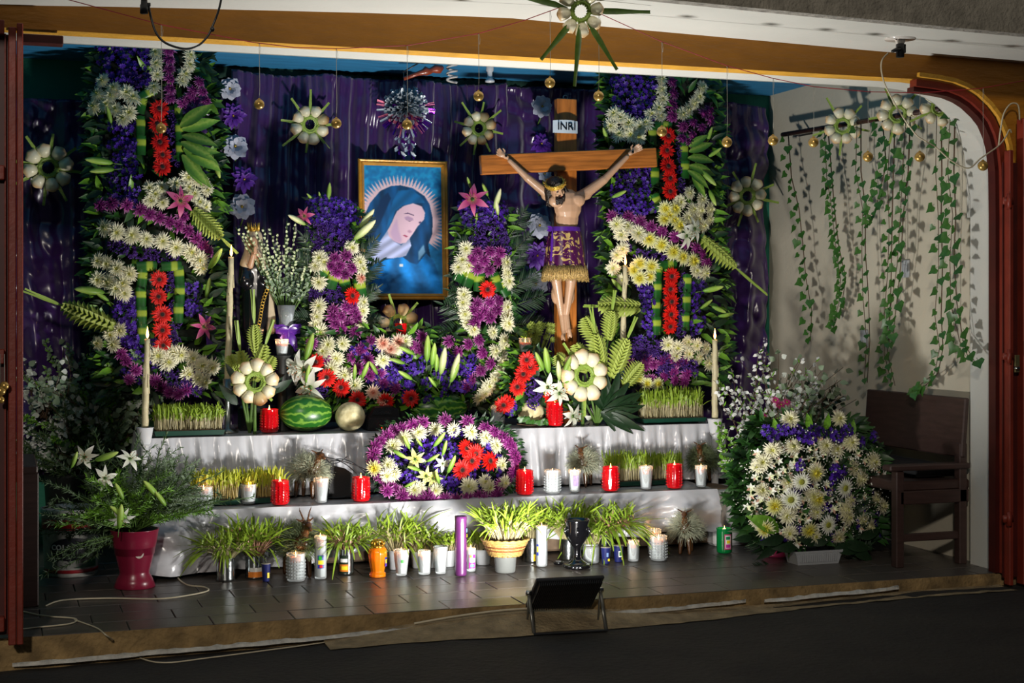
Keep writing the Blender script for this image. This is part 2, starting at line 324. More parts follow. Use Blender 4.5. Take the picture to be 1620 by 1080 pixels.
# red steel arch frame with its yellow lip, jamb post below
def sweep(pts, w, d, y0, mi=0, inner=0):
    mb = MB(); v = []; f = []; k = len(pts)
    for i, p in enumerate(pts):
        a = pts[max(0, i-1)]; b = pts[min(k-1, i+1)]; dx, dz = b[0]-a[0], b[1]-a[1]; l = math.hypot(dx, dz); nx_, nz_ = -dz/l, dx/l
        for s_, yy in ((inner, y0), (inner+w, y0), (inner+w, y0+d), (inner, y0+d)): v.append((p[0]-nx_*s_, yy, p[1]-nz_*s_))
    for i in range(k-1):
        for j in range(4): f.append((i*4+j, i*4+(j+1) % 4, (i+1)*4+(j+1) % 4, (i+1)*4+j))
    f += [(3, 2, 1, 0), tuple((k-1)*4+j for j in range(4))]
    return mb.add(v, f)
ap = arch+[(xj, .9), (xj, .003)]
arf = thing('arched_gate_frame', (xj, YF, 0), 'dark red steel frame curving round the arched corner of the opening, lock jamb below', 'gate frame')
o = mk('outer_rail', sweep(ap, .030, .05, YF-.03, inner=.004), M_RED, arf, (-xj, -YF, 0), False)
o = mk('inner_rail', sweep(ap, .020, .05, YF-.012, inner=.034), M_DRED, arf, (-xj, -YF, 0), False)
o = lab(mk('edge_bead', sweep(ap, .018, .02, YF-.05, inner=-.022), M_YEL, arf, (-xj, -YF, 0), False), 'thin ochre edge bead')
# gate leaf on the right
def gate(name, label, bars, xa, xb, y, z0, z1, hinges):
    g = thing(name, (xa, y, z0), label, 'gate')
    for (x, wd, dp, m_, zt) in bars: mk('stile', MB().bbox((x-xa, 0, (zt-z0)/2), (wd, dp, zt-z0), .003), m_, g, smooth=False)
    for z in hinges: mk('hinge', MB().lathe([(.011, -.03), (.011, .03)], 10, 0, (0, -.03, z-z0)).box((0.0, -.02, z-z0), (.05, .012, .03)), M_RED, g)
    return g
def gx(px, y): return W(px, 500, y).x
yg = 5.53
gr = gate('gate_leaf', 'oxide red steel gate leaf folded open by the right edge, with brass lock plate', [(gx(1596, yg), .020, .04, M_RED, 1.84), (gx(1617, yg), .022, .05, M_RED, 1.98), (gx(1636, yg), .03, .05, M_RED, 2.02)], gx(1590, yg), 0, yg, -.04, 2, [1.62, .95, .25])
xa = gx(1590, yg)
mk('sheet_panel', MB().box((gx(1606, yg)-xa, .02, .93), (.10, .006, 1.8)), M_DRED, gr, smooth=False)
p = W(1609, 575, yg-.03)
lp = lab(mk('lock_plate', MB().bbox((0, 0, 0), (.024, .006, .075), .002), mat('brass_plate', (168, 158, 110), .35, metal=.8), gr, p-Vector((xa, yg, -.04)), False), 'brass lock plate')
mk('latch', MB().bbox((-.008, -.012, -.018), (.02, .02, .014), .003), mat('chrome', (210, 210, 205), .2, metal=1, var=0), lp)
# gate leaf on the left: panelled door with a double outer stile
y = 5.50; xl = gx(36, y)
gl = thing('gate_leaf', (xl, y, -.04), 'oxide red steel gate leaf at the left edge, standing beside the flowers', 'gate')
def gbar(nm, pxa, pxb, za, zb_, m_=M_RED, dp=.04, yo=0):
    a, b = gx(pxa, y), gx(pxb, y); return mk(nm, MB().bbox(((a+b)/2-xl, yo, (za+zb_)/2+.04), (b-a, dp, zb_-za), .003), m_, gl, smooth=False)
gbar('stile', 26.5, 36.5, .0, 2.135, dp=.05); gbar('stile', 13, 25.5, .0, 2.12, dp=.05); gbar('stile', 7, 9.5, .05, 2.1, yo=.01, dp=.02)
gbar('sheet_panel', -90, 13, .03, 2.1, M_DRED, .006, .02)
for py_ in (975, 560, 275, 50): z = CH+(490-py_)/F*5.31; gbar('rail', -90, 7, z-.03, z+.02)
# steel stub at the top left of the opening
p = W(66, 64, 5.62); tag(mk('steel_lintel_stub', MB().bbox((0, 0, 0), (.145, .06, .032), .003), M_DRED, None, p+Vector((0, 0, .0)), False), 'short dark red steel bar under the left end of the ochre beam', 'steel bar')
# ================================================================ flower and leaf pieces, each built once at unit radius, facing +Z
M_WP = ramp('cream_petals', 'r', [(0, (186, 184, 60)), (.10, (204, 204, 110)), (.24, (224, 222, 180)), (.9, (236, 232, 208))], .6, .08, transl=.15)
M_YP = ramp('yellowish_petals', 'r', [(0, (208, 190, 30)), (.30, (216, 208, 80)), (.55, (222, 220, 140)), (1, (228, 228, 196))], .6, .08, transl=.15)
M_MP = ramp('magenta_petals', 'r', [(0, (92, 20, 80)), (.4, (104, 16, 92)), (.75, (140, 48, 124)), (1, (192, 124, 178))], .55, .22, transl=.1, streak=.25)
M_SP = ramp('salmon_petals', 'r', [(0, (190, 90, 70)), (.3, (220, 160, 136)), (1, (230, 212, 190))], .6, .1, transl=.15)
M_RP = ramp('red_petals', 'r', [(0, (120, 8, 8)), (.3, (170, 10, 8)), (.7, (214, 22, 14)), (1, (226, 40, 22))], .5, .1, transl=.1)
M_DK = mat('gerbera_eye', (34, 14, 10), .8, bump=.6, bs=40)
M_DK2 = mat('gerbera_ring', (110, 26, 16), .8)
M_GP = ramp('daisy_petals', 'r', [(0, (160, 170, 60)), (.25, (214, 220, 170)), (.6, (232, 234, 222)), (1, (240, 240, 236))], .6, .05)
M_GE = mat('daisy_eye', (158, 160, 50), .8, bump=.6)
M_ST = mat('purple_statice_petals', (74, 36, 128), .7, var=.5, vs=4)
M_BL = ramp('violet_blue_petals', 'r', [(0, (104, 66, 180)), (.4, (66, 34, 142)), (1, (60, 24, 128))], .45, .45, streak=.3, transl=.12)
M_BLD = mat('violet_deep', (50, 24, 110), .5, var=.4, vs=5)
M_LW = ramp('lily_white', 'r', [(0, (150, 170, 90)), (.25, (214, 220, 196)), (1, (238, 238, 232))], .5, .05, transl=.15)
M_LY = ramp('lily_yellow', 'r', [(0, (130, 150, 50)), (.4, (190, 196, 110)), (1, (206, 208, 150))], .5, .1, transl=.1)
M_LP = ramp('lily_pink', 'r', [(0, (190, 130, 110)), (.4, (170, 52, 108)), (1, (206, 110, 150))], .5, .1, transl=.1)
M_BUD = ramp('lily_bud_skin', 'z', [(0, (90, 134, 44)), (.6, (136, 168, 70)), (1, (176, 196, 104))], .45, .18)
M_BUDW = ramp('pale_bud_skin', 'z', [(0, (120, 154, 60)), (.5, (200, 206, 150)), (1, (226, 222, 180))], .45, .1)
M_L1 = mat('leaf_green', (38, 78, 28), .45, var=.4, vs=9)
M_L2 = mat('leaf_dark', (20, 48, 22), .5, var=.4, vs=9)
M_L3 = mat('leaf_bright', (98, 146, 40), .42, var=.35, vs=8)
M_L4 = mat('leaf_greygreen', (122, 142, 114), .6, var=.3, vs=9)
M_STEM = mat('stem_green', (74, 104, 40), .6)
M_BAND = ramp('banded_leaf', 'y', [(0, (24, 74, 28)), (.3, (34, 92, 34)), (.42, (168, 190, 54)), (.58, (176, 196, 58)), (.7, (34, 92, 34)), (1, (24, 74, 28))], .35, .1, coat=.3)
M_PALMW = ramp('woven_palm', 'z', [(0, (134, 150, 60)), (.6, (162, 176, 84)), (1, (180, 188, 104))], .5, .08, streak=.4)
M_PALMS = mat('palm_strip', (134, 160, 66), .5, var=.25, vs=18, aniso=(6, 6, 1))
M_SPOON = ramp('ivory_spoon', 'r', [(0, (196, 190, 130)), (.45, (224, 218, 182)), (.85, (230, 224, 196)), (1, (216, 180, 130))], .28, .06, coat=.5)
M_SPOONR = ramp('ivory_spoon_brown', 'r', [(0, (170, 160, 110)), (.5, (206, 194, 150)), (.8, (196, 168, 120)), (1, (140, 90, 50))], .35, .1, coat=.3)
M_STAM = mat('stamen_rust', (140, 80, 30), .8)
FOAM = mat('dark_floral_foam', (16, 26, 14), .95, var=.4, vs=30)  # dark floral foam that keeps the arrangements from being seen through
PR = {}
def petals(mb, n, r0, L, wd, elev, curl, mi=0, seg=3, fold=.3, jit=.15, off=0, z0=0, shape=.9):
    for i in range(n):
        a = 2*PI*(i+off)/n+R.uniform(-1, 1)*jit*2*PI/n*1.5; e = elev+R.uniform(-jit, jit)*.6; d = Vector((math.cos(a)*math.cos(e), math.sin(a)*math.cos(e), math.sin(e)))
        u = Vector((-math.cos(a)*math.sin(e), -math.sin(a)*math.sin(e), math.cos(e))); l = L*(1+R.uniform(-jit, jit))
        mb.leaf(Vector((math.cos(a)*r0, math.sin(a)*r0, z0)), d, u, l, wd, curl, fold, seg, mi, shape)
def P_(kind, v=0):
    k = (kind, v)
    if k in PR: return PR[k]
    R2 = R.getstate(); R.seed(hash(kind) % 1 + v*31+len(kind)*7); mb = MB()
    if kind in ('mum', 'yellow_mum', 'salmon_mum'):
        mb.ell((0, 0, .05), (.35, .35, .3), 1, n=8, k=5)
        petals(mb, 24, .1, .95, .20, .12, .12, off=.1, fold=.45, jit=.25); petals(mb, 22, .08, .88, .19, .36, .2, off=.5, fold=.45, jit=.25, z0=.05); petals(mb, 19, .06, .76, .17, .62, .22, fold=.45, jit=.25, z0=.1); petals(mb, 14, .04, .56, .14, .95, .0, fold=.5, z0=.15, jit=.25); petals(mb, 7, .02, .36, .1, 1.4, -.2, fold=.5, z0=.2, jit=.3)
        mats = {'mum': [M_WP, M_WP], 'yellow_mum': [M_YP, M_YP], 'salmon_mum': [M_SP, M_SP]}[kind]
    elif kind == 'magenta_mum':
        mb.ell((0, 0, .1), (.45, .45, .3), 0, n=8, k=5)
        petals(mb, 19, .1, .9, .2, .1, .25, fold=.6, jit=.25); petals(mb, 17, .08, .85, .19, .45, .4, off=.5, fold=.6, z0=.06, jit=.25); petals(mb, 15, .06, .7, .17, .8, .35, fold=.6, z0=.14, jit=.25); petals(mb, 10, .04, .5, .15, 1.15, .1, fold=.6, z0=.2); mats = [M_MP]
    elif kind == 'gerbera':
        mb.lathe([(.18, .0), (.2, .1), (.14, .17), (.03, .14)], 14, 1); mb.lathe([(.30, .02), (.28, .10), (.19, .12)], 14, 2)
        petals(mb, 22, .15, .86, .19, .05, .12, fold=.35, jit=.2, shape=1.1, seg=4); petals(mb, 22, .15, .76, .18, .25, .2, off=.5, fold=.35, jit=.2, z0=.03, shape=1.1, seg=4); petals(mb, 16, .22, .32, .1, .7, .2, mi=0, z0=.05); mats = [M_RP, M_DK, M_DK2]
    elif kind == 'white_gerbera':
        mb.lathe([(.24, .0), (.26, .1), (.16, .17), (.05, .15)], 14, 1); petals(mb, 22, .15, .85, .17, .05, .12, fold=.25, jit=.1, shape=.7); petals(mb, 20, .15, .7, .16, .3, .2, off=.5, z0=.03, shape=.7); mats = [M_GP, M_GE]
    elif kind == 'statice':         # frilly papery heads packed together
        for i in range(34):
            a, e = R.uniform(0, 2*PI), math.acos(R.uniform(0, 1)); d = Vector((math.sin(e)*math.cos(a), math.sin(e)*math.sin(a), math.cos(e))); c = Vector((d.x*.85, d.y*.85, d.z*.4))*R.uniform(.6, 1)
            for j in range(4):
                q = (d+Vector((R.uniform(-1, 1), R.uniform(-1, 1), R.uniform(-1, 1)))*.8).normalized(); mb.leaf(c, q, (R.uniform(-1, 1), R.uniform(-1, 1), 1), .3, .2, R.uniform(-.4, .5), .5, 2)
        mats = [M_ST]
    elif kind == 'larkspur':        # spray of small five-petalled blossoms
        for i in range(8):
            a = 2*PI*i/7+R.uniform(-.3, .3); rr = .62*R.uniform(.8, 1.15) if i < 7 else 0; c = Vector((rr*math.cos(a), rr*math.sin(a), R.uniform(0, .35))); ax = (Vector((c.x*.7, c.y*.7, 1))+Vector((R.uniform(-.4, .4), R.uniform(-.4, .4), 0))).normalized(); q = ax.to_track_quat('Z', 'Y')
            for j in range(6):
                t = 2*PI*j/6; d = q @ Vector((math.cos(t), math.sin(t), .45)); mb.leaf(c, d, q @ Vector((-.4*math.cos(t), -.4*math.sin(t), 1)), .36, .19, .25, .3, 2)
            mb.leaf(c, q @ Vector((0, 0, 1)), (1, 0, 0), .12, .08, 0, 0, 1, 2); mb.leaf(c-ax*.1, -ax, (0, 0, 1), .4, .06, .2, .2, 2, 1)
        for i in range(4): a = R.uniform(0, 2*PI); mb.leaf((0, 0, -.1), (math.cos(a), math.sin(a), .3), (0, 0, 1), 1.0, .16, .3, .3, 3, 1)
        mats = [M_BL, M_L1, mat('larkspur_eye', (226, 216, 240), .6)]
    elif kind in ('lily', 'pink_lily', 'yellow_lily'):
        petals(mb, 3, .05, 1.05, .5, .55, .6, fold=.2, jit=.05, seg=6); petals(mb, 3, .05, 1.0, .36, .5, .62, off=.5, fold=.2, jit=.05, seg=6)
        for i in range(6): a = i*PI/3+.2; e = Vector((math.cos(a)*.3, math.sin(a)*.3, .75)); mb.tube([(0, 0, 0), e*.6, e], .014, 4, 1); mb.ell(e, (.05, .05, .02), 2, n=6, k=4)
        mb.tube([(0, 0, -.3), (0, 0, .1)], [.05, .14], 6, 1); mats = [M_LW if kind == 'lily' else M_LP if kind == 'pink_lily' else M_LY, M_STEM, M_STAM]
    elif kind in ('lily_bud', 'pale_bud'):   # length along +Z, from 0 to 1
        pr = [(.03, 0), (.08, .08), (.12, .3), (.125, .5), (.10, .75), (.05, .93), (.006, 1.0)]; mb.lathe([(r*1.05, z) for r, z in pr], 9, 0, flute=.12, nf=3); mb.tube([(0, 0, -.35), (0, 0, .02)], .02, 5, 1); mats = [M_BUD if kind == 'lily_bud' else M_BUDW, M_STEM]
    elif kind == 'alstroemeria':
        for i in range(3):
            a = 2*PI*i/3; c = Vector((.4*math.cos(a), .4*math.sin(a), .1)); ax = Vector((c.x*.8, c.y*.8, 1)).normalized(); q = ax.to_track_quat('Z', 'Y')
            for j in range(6): t = 2*PI*j/6; d = q @ Vector((math.cos(t), math.sin(t), .9)); mb.leaf(c, d, q @ Vector((-.6*math.cos(t), -.6*math.sin(t), 1)), .52, .26, .3, .2, 3, 1 if j == 0 else 0)
        mats = [M_GP, M_SP]
    elif kind == 'pink_aster':
        mb.lathe([(.2, 0), (.22, .12), (.08, .16)], 10, 1); petals(mb, 20, .1, .9, .14, .1, .2, fold=.3); petals(mb, 16, .1, .7, .13, .4, .2, z0=.03, fold=.3); mats = [mat('pink_petals', (186, 40, 116), .5, var=.3, vs=3), M_GE]
    elif kind == 'gypsophila':
        for i in range(16):
            c = Vector((R.uniform(-1, 1), R.uniform(-1, 1), R.uniform(0, .6))); mb.ell(c, (.07, .07, .05), 0, n=5, k=3); mb.tube([(0, 0, -.5), c], .009, 3, 1)
        mats = [mat('gypsophila_white', (224, 224, 214), .7), M_STEM]
    elif kind == 'round_leaf':      # eucalyptus-like coin leaf
        mb.leaf((0, 0, 0), (0, 1, 0), (0, 0, 1), 1, .85, .15, .1, 5, shape=.75); mats = [M_L4]
    elif kind == 'broad_leaf': mb.leaf((0, 0, 0), (0, 1, 0), (0, 0, 1), 1, .28, .35, .25, 7, shape=.8, twist=.4); mats = [M_L3]
    elif kind == 'striped_leaf':
        mb.leaf((0, 0, 0), (0, 1, 0), (0, 0, 1), 1, .33, .28, .2, 7, shape=.85); mats = [ramp('striped_leaf_skin', 'x', [(0, (84, 124, 44)), (.05, (132, 158, 70)), (.1, (98, 140, 52)), (.2, (64, 108, 40))], .4, .3, streak=.12, nscale=12, bias=.03)]
    elif kind == 'dark_leaf': mb.leaf((0, 0, 0), (0, 1, 0), (0, 0, 1), 1, .36, .3, .25, 6, shape=.8); mats = [M_L2]
    elif kind == 'ivy_leaf':
        o = [(0, 0), (-.34, -.12), (-.5, .2), (-.36, .42), (-.2, .6), (0, 1), (.2, .6), (.36, .42), (.5, .2), (.34, -.12)]; v = [(0, .35, -.05)]+[(x, y, .06*abs(x)+.05*R.uniform(-1, 1)) for x, y in o]
        mb.add(v, [(0, i+1, (i+1) % 10+1) for i in range(10)]); mb.tube([(0, 0, 0), (0, -.25, .05)], .02, 4); mats = [mat('ivy_skin', (52, 96, 34), .42, var=.4, vs=3)]
    elif kind == 'palm_frond':      # feathered frond, length along +Y
        mb.tube([(0, 0, 0), (0, .5, .05), (0, 1, -.04)], [.014, .01, .004], 5, 1)
        for i in range(15):
            t = .12+.86*i/14; c = Vector((0, t, .05*math.sin(PI*t))); L = .48*math.sin(PI*(t*.8+.14))**.7
            for s in (-1, 1): mb.leaf(c, (s*.9, .85, R.uniform(-.35, .45)), (0, 0, 1), L*R.uniform(.8, 1.1), .042, R.uniform(.1, .5), .3, 4)
        mb.leaf((0, .98, -.03), (0, 1, 0), (0, 0, 1), .3, .06, .2, .3, 3); mats = [M_L2, M_STEM]
    elif kind == 'band':            # folded leaf segment wrapped round a core; width along x, height along y
        v = []; n = 8
        for i in range(n+1):
            t = PI*i/n
            for y in (-.5, -.18, .18, .5): v.append((-.5*math.cos(t)*(1+.06*(y > 0)), y+.02*R.uniform(-1, 1), .42*math.sin(t)**.7*(1 if abs(y) < .3 else .93)))
        mb.add(v, [(i*4+j, i*4+4+j, i*4+5+j, i*4+1+j) for i in range(n) for j in range(3)]); mats = [ramp('banded_leaf_skin', 'y', [(0, (22, 66, 24)), (.36, (30, 88, 30)), (.46, (146, 166, 56)), (.66, (140, 160, 50)), (.76, (30, 88, 30)), (1, (22, 66, 24))], .35, .12, coat=.3, bias=.42)]
    elif kind == 'paper_petals':
        petals(mb, 8, .1, .85, .62, .1, .1, jit=.1, fold=.12, seg=6, shape=1.6); petals(mb, 8, .1, .72, .5, .4, .15, off=.5, fold=.15, seg=6, shape=1.6, z0=.04); petals(mb, 7, .08, .5, .36, .75, .1, fold=.1, seg=5, z0=.08, shape=1.5); mb.ell((0, 0, .14), (.1, .1, .1), 1, n=6, k=4)
        mats = [mat('white_crepe', (188, 192, 208), .7, var=.1, vs=6), mat('gold_centre', (190, 160, 60), .4, metal=.6)]
    elif kind == 'paper_petals_violet':
        petals(mb, 12, .1, .9, .4, .1, .15, jit=.2, fold=.4, seg=5, shape=1.4); petals(mb, 12, .1, .75, .36, .4, .2, off=.5, fold=.4, z0=.04, jit=.2, seg=5, shape=1.4); petals(mb, 7, .08, .5, .3, .8, .1, fold=.4, z0=.08, jit=.2); mb.ell((0, 0, .14), (.09, .09, .09), 1, n=6, k=4)
        mats = [mat('violet_crepe', (92, 40, 150), .5, var=.2, vs=6), MC['gold_centre'] if 'gold_centre' in MC else mat('gold_centre', (190, 160, 60), .4, metal=.6)]
    R.setstate(R2); m = mb.mesh(kind, mats); PR[k] = m; return m
NAME = {'mum': 'chrysanthemum', 'yellow_mum': 'chrysanthemum', 'salmon_mum': 'chrysanthemum', 'magenta_mum': 'chrysanthemum', 'white_gerbera': 'gerbera', 'pink_lily': 'lily', 'yellow_lily': 'lily', 'pale_bud': 'lily_bud', 'band': 'leaf_band', 'broad_leaf': 'leaf', 'striped_leaf': 'leaf', 'dark_leaf': 'leaf', 'round_leaf': 'leaf', 'paper_petals': 'petals', 'paper_petals_violet': 'petals', 'alstroemeria': 'alstroemeria', 'pink_aster': 'aster'}
NV = {'mum': 3, 'magenta_mum': 3, 'statice': 3, 'larkspur': 3, 'gypsophila': 2, 'band': 1}
PLAB = {'mum': 'cream white spider chrysanthemum', 'yellow_mum': 'yellow-hearted chrysanthemum', 'salmon_mum': 'salmon tinted chrysanthemum', 'magenta_mum': 'magenta chrysanthemum', 'gerbera': 'red gerbera with dark eye', 'white_gerbera': 'white gerbera with yellow eye', 'statice': 'purple statice head', 'larkspur': 'violet blue blossom spray', 'lily': 'open white lily', 'pink_lily': 'open pink lily', 'yellow_lily': 'half-open yellow green lily', 'lily_bud': 'green lily bud', 'pale_bud': 'pale lily bud', 'alstroemeria': 'white alstroemeria head', 'band': 'folded green leaf with yellow band', 'pink_aster': 'pink aster'}
def put(kind, pos, size, parent, n=(0, -1, 0), roll=None, base=None, name=None, tilt=.25, sc=None):
    """one flower of world diameter `size` facing n"""
    n = (Vector(n).normalized()+Vector((R.uniform(-1, 1), 0, R.uniform(-1, 1)))*tilt).normalized()
    q = n.to_track_quat('Z', 'Y') @ Quaternion((0, 0, 1), R.uniform(0, 2*PI) if roll is None else roll)
    o = ob(name or NAME.get(kind, kind), P_(kind, R.randrange(NV.get(kind, 1))), parent, Vector(pos)-Vector(base if base is not None else parent.location), q, sc or size/2)
    if kind in PLAB: o['label'] = PLAB[kind]
    return o
def lay(kind, pos, d, L, parent, up=(0, -1, 0), base=None, name=None, wide=1.0):
    """one piece whose length runs along d, its face towards up"""
    ax = 'Z' if kind in ('lily_bud', 'pale_bud') else 'Y'; d = Vector(d).normalized(); up = Vector(up); x = d.cross(up).normalized(); z = x.cross(d).normalized()
    m = Matrix((x, d, z)).transposed() if ax == 'Y' else Matrix((x, -z, d)).transposed()
    o = ob(name or NAME.get(kind, kind), P_(kind, 0), parent, Vector(pos)-Vector(base if base is not None else parent.location), m.to_quaternion(), (L*wide, L, L) if ax == 'Y' else (L*wide, L*wide, L))
    if kind in PLAB: o['label'] = PLAB[kind]
    return o
class Arr:
    """a flower arrangement: a dark foam core, loose foliage and single flowers set on its bulging front"""
    def __init__(s, name, label, cat, Y, box, bulge=.08, basez=None, group=None, leanz=0):
        s.x0, s.y0, s.x1, s.y1 = box; s.cx = (s.x0+s.x1)/2; s.cy = (s.y0+s.y1)/2; s.Y = Y; s.b = bulge; s.lean = leanz
        p = W(s.cx, s.y1, Y); s.t = thing(name, (p.x, Y, p.z if basez is None else basez), label, cat, group)
    def y(s, px, py):
        q = ((px-s.cx)/((s.x1-s.x0)/2+8))**2; k = max(0, 1-q)**.5; return s.Y-s.b*k+s.lean*(s.y1-py)/(s.y1-s.y0)
    def n(s, px, py): return Vector(((px-s.cx)/((s.x1-s.x0)/2+8)*.75, -1, (s.cy-py)/((s.y1-s.y0)/2+8)*.35+.0))
    def p(s, px, py, off=0): return W(px, py, s.y(px, py)+off)
    def add(s, kind, pts, size, off=0, tilt=.25, n=None):
        for (px, py) in pts:
            Y = s.y(px, py)+off; put(kind, W(px, py, Y), size*R.uniform(.92, 1.1)*MP(px, Y), s.t, n or s.n(px, py), tilt=tilt)
    def fill(s, kind, box, n, size, off=0, ell=False, tilt=.35):
        pts = []; x0, y0, x1, y1 = box; tries = 0; dmin = .8*math.sqrt((x1-x0)*(y1-y0)/max(1, n))
        while len(pts) < n and tries < 3000:
            tries += 1; a, b = R.uniform(x0, x1), R.uniform(y0, y1)
            if ell and ((a-(x0+x1)/2)/((x1-x0)/2))**2+((b-(y0+y1)/2)/((y1-y0)/2))**2 > 1: continue
            if all((a-c)**2+(b-d)**2 > dmin**2*(1-tries/3000) for c, d in pts): pts.append((a, b))
        s.add(kind, pts, size, off, tilt)
    def bands(s, pts, wpx, hpx, ang=0):
        for q in pts:
            px, py = q[:2]; a = q[2] if len(q) > 2 else ang; Y = s.y(px, py)-.005; o = put('band', W(px, py, Y), 1, s.t, (0, -1, 0), roll=0, tilt=0, sc=(wpx*MP(px, Y), hpx*MP(px, Y), wpx*MP(px, Y)*.8))
            o.rotation_quaternion = Quaternion((0, 1, 0), math.radians(a)) @ o.rotation_quaternion
    def leaves(s, kind, items, off=.01, wide=1.0):          # (px,py, angle from up clockwise in degrees, length px)
        for (px, py, a, L) in items:
            a = math.radians(a+R.uniform(-5, 5)); Y = s.y(px, py)+off; lay(kind, W(px, py, Y), (math.sin(a), -.25+R.uniform(-.1, .1), math.cos(a)), L*MP(px, Y), s.t, (R.uniform(-.2, .2), -1, R.uniform(.0, .4)), wide=wide)
    def back(s, poly_rows, n, leaf=(.05, .09), mats=None, depth=.09, foam=True, spread=.2, off=.035, dirf=None):
        """poly_rows: (y, xa, xb) rows giving the outline; loose leaves over it and a dark foam core inside against see-through"""
        mb = MB(); B = s.t.location; rows = sorted(poly_rows)
        def ext(py):
            for a, b in zip(rows, rows[1:]):
                if a[0] <= py <= b[0]: k = (py-a[0])/max(1e-6, b[0]-a[0]); return a[1]+(b[1]-a[1])*k, a[2]+(b[2]-a[2])*k
            return rows[-1][1:]
        for i in range(n):
            py = R.uniform(rows[0][0], rows[-1][0]); xa, xb = ext(py); px = R.uniform(xa, xb) if R.random() > spread else R.choice((xa+R.uniform(-3, 6), xb+R.uniform(-6, 3))); c = s.p(px, py, off+R.uniform(-.01, .03))-B
            ox = (px-(xa+xb)/2)/max(10, (xb-xa)/2); d = dirf(px, py) if dirf else (ox*1.2+R.uniform(-.8, .8), R.uniform(-1.0, -.1), R.uniform(-.8, .9)); mb.leaf(c, d, (R.uniform(-.6, .6), -1, R.uniform(0, 1)), R.uniform(*leaf), R.uniform(.018, .032)*leaf[1]/.09, R.uniform(.1, .5), .3, 3, R.randrange(3))
        mk('foliage', mb, mats or [M_L1, M_L2, M_L3], s.t, kind='stuff')
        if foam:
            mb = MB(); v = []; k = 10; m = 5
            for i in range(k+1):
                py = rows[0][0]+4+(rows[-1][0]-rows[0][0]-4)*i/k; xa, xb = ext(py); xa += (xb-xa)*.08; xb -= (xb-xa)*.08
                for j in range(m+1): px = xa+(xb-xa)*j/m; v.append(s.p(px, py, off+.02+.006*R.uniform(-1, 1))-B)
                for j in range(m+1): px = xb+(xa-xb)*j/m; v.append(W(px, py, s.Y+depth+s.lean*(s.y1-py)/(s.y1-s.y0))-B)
            q = 2*(m+1); mb.add(v, [(i*q+j, i*q+(j+1) % q, (i+1)*q+(j+1) % q, (i+1)*q+j) for i in range(k) for j in range(q)]+[tuple(range(q))[::-1], tuple(k*q+j for j in range(q))]); mk('foam_core', mb, FOAM, s.t, smooth=False)
def palm(parent, pos, d, L, wd, base=None, up=(0, -1, .1), stem=0, n=11, name='woven_palm'):
    """braided palm leaf: two rows of folded scales over a core, on a split stem"""
    mb = MB(); Lw = L
    for i in range(n):
        t = (i+.5)/n; ww = wd/2*(math.sin(PI*(t*.86+.1))**.6)
        for s in (-1, 1):
            c = Vector((s*ww*.12, 0, Lw*t)); d_ = Vector((s*1, 0, .75)).normalized(); k = ww*1.35
            mb.leaf(c+Vector((0, -.004, 0)), d_, (R.uniform(-.25, .25), -1, .45), k, Lw/n*1.25, .35, .6, 4, shape=.62)
            mb.leaf(c+Vector((-s*ww*.1, -.007, Lw/n*.3)), (s*.7, -.5, 1), (s*.4, -1, 0), k*.66, Lw/n*1.1, .1, .7, 3, shape=.7)
    mb.ell((0, .006, Lw/2), (wd*.20, .005, Lw*.46), 1, n=8, k=8)
    if stem:
        for s in (-1, 1): mb.leaf((0, 0, Lw*.96), (s*.03, -.02, 1), (0, -1, 0), stem, .014, -.05*s, .2, 4, 1, tipw=.6)
    d = Vector(d).normalized(); y = Vector(up).normalized(); x = (-y).cross(d)*-1; x = (-y).cross(d).normalized(); y2 = d.cross(x).normalized()
    q = Matrix((x, y2, d)).transposed().to_quaternion()
    return ob(name, mb.mesh(name, [M_PALMW, M_PALMS]), parent, Vector(pos)-(Vector(base) if base is not None else (parent.location if parent else Vector((0, 0, 0)))), q)
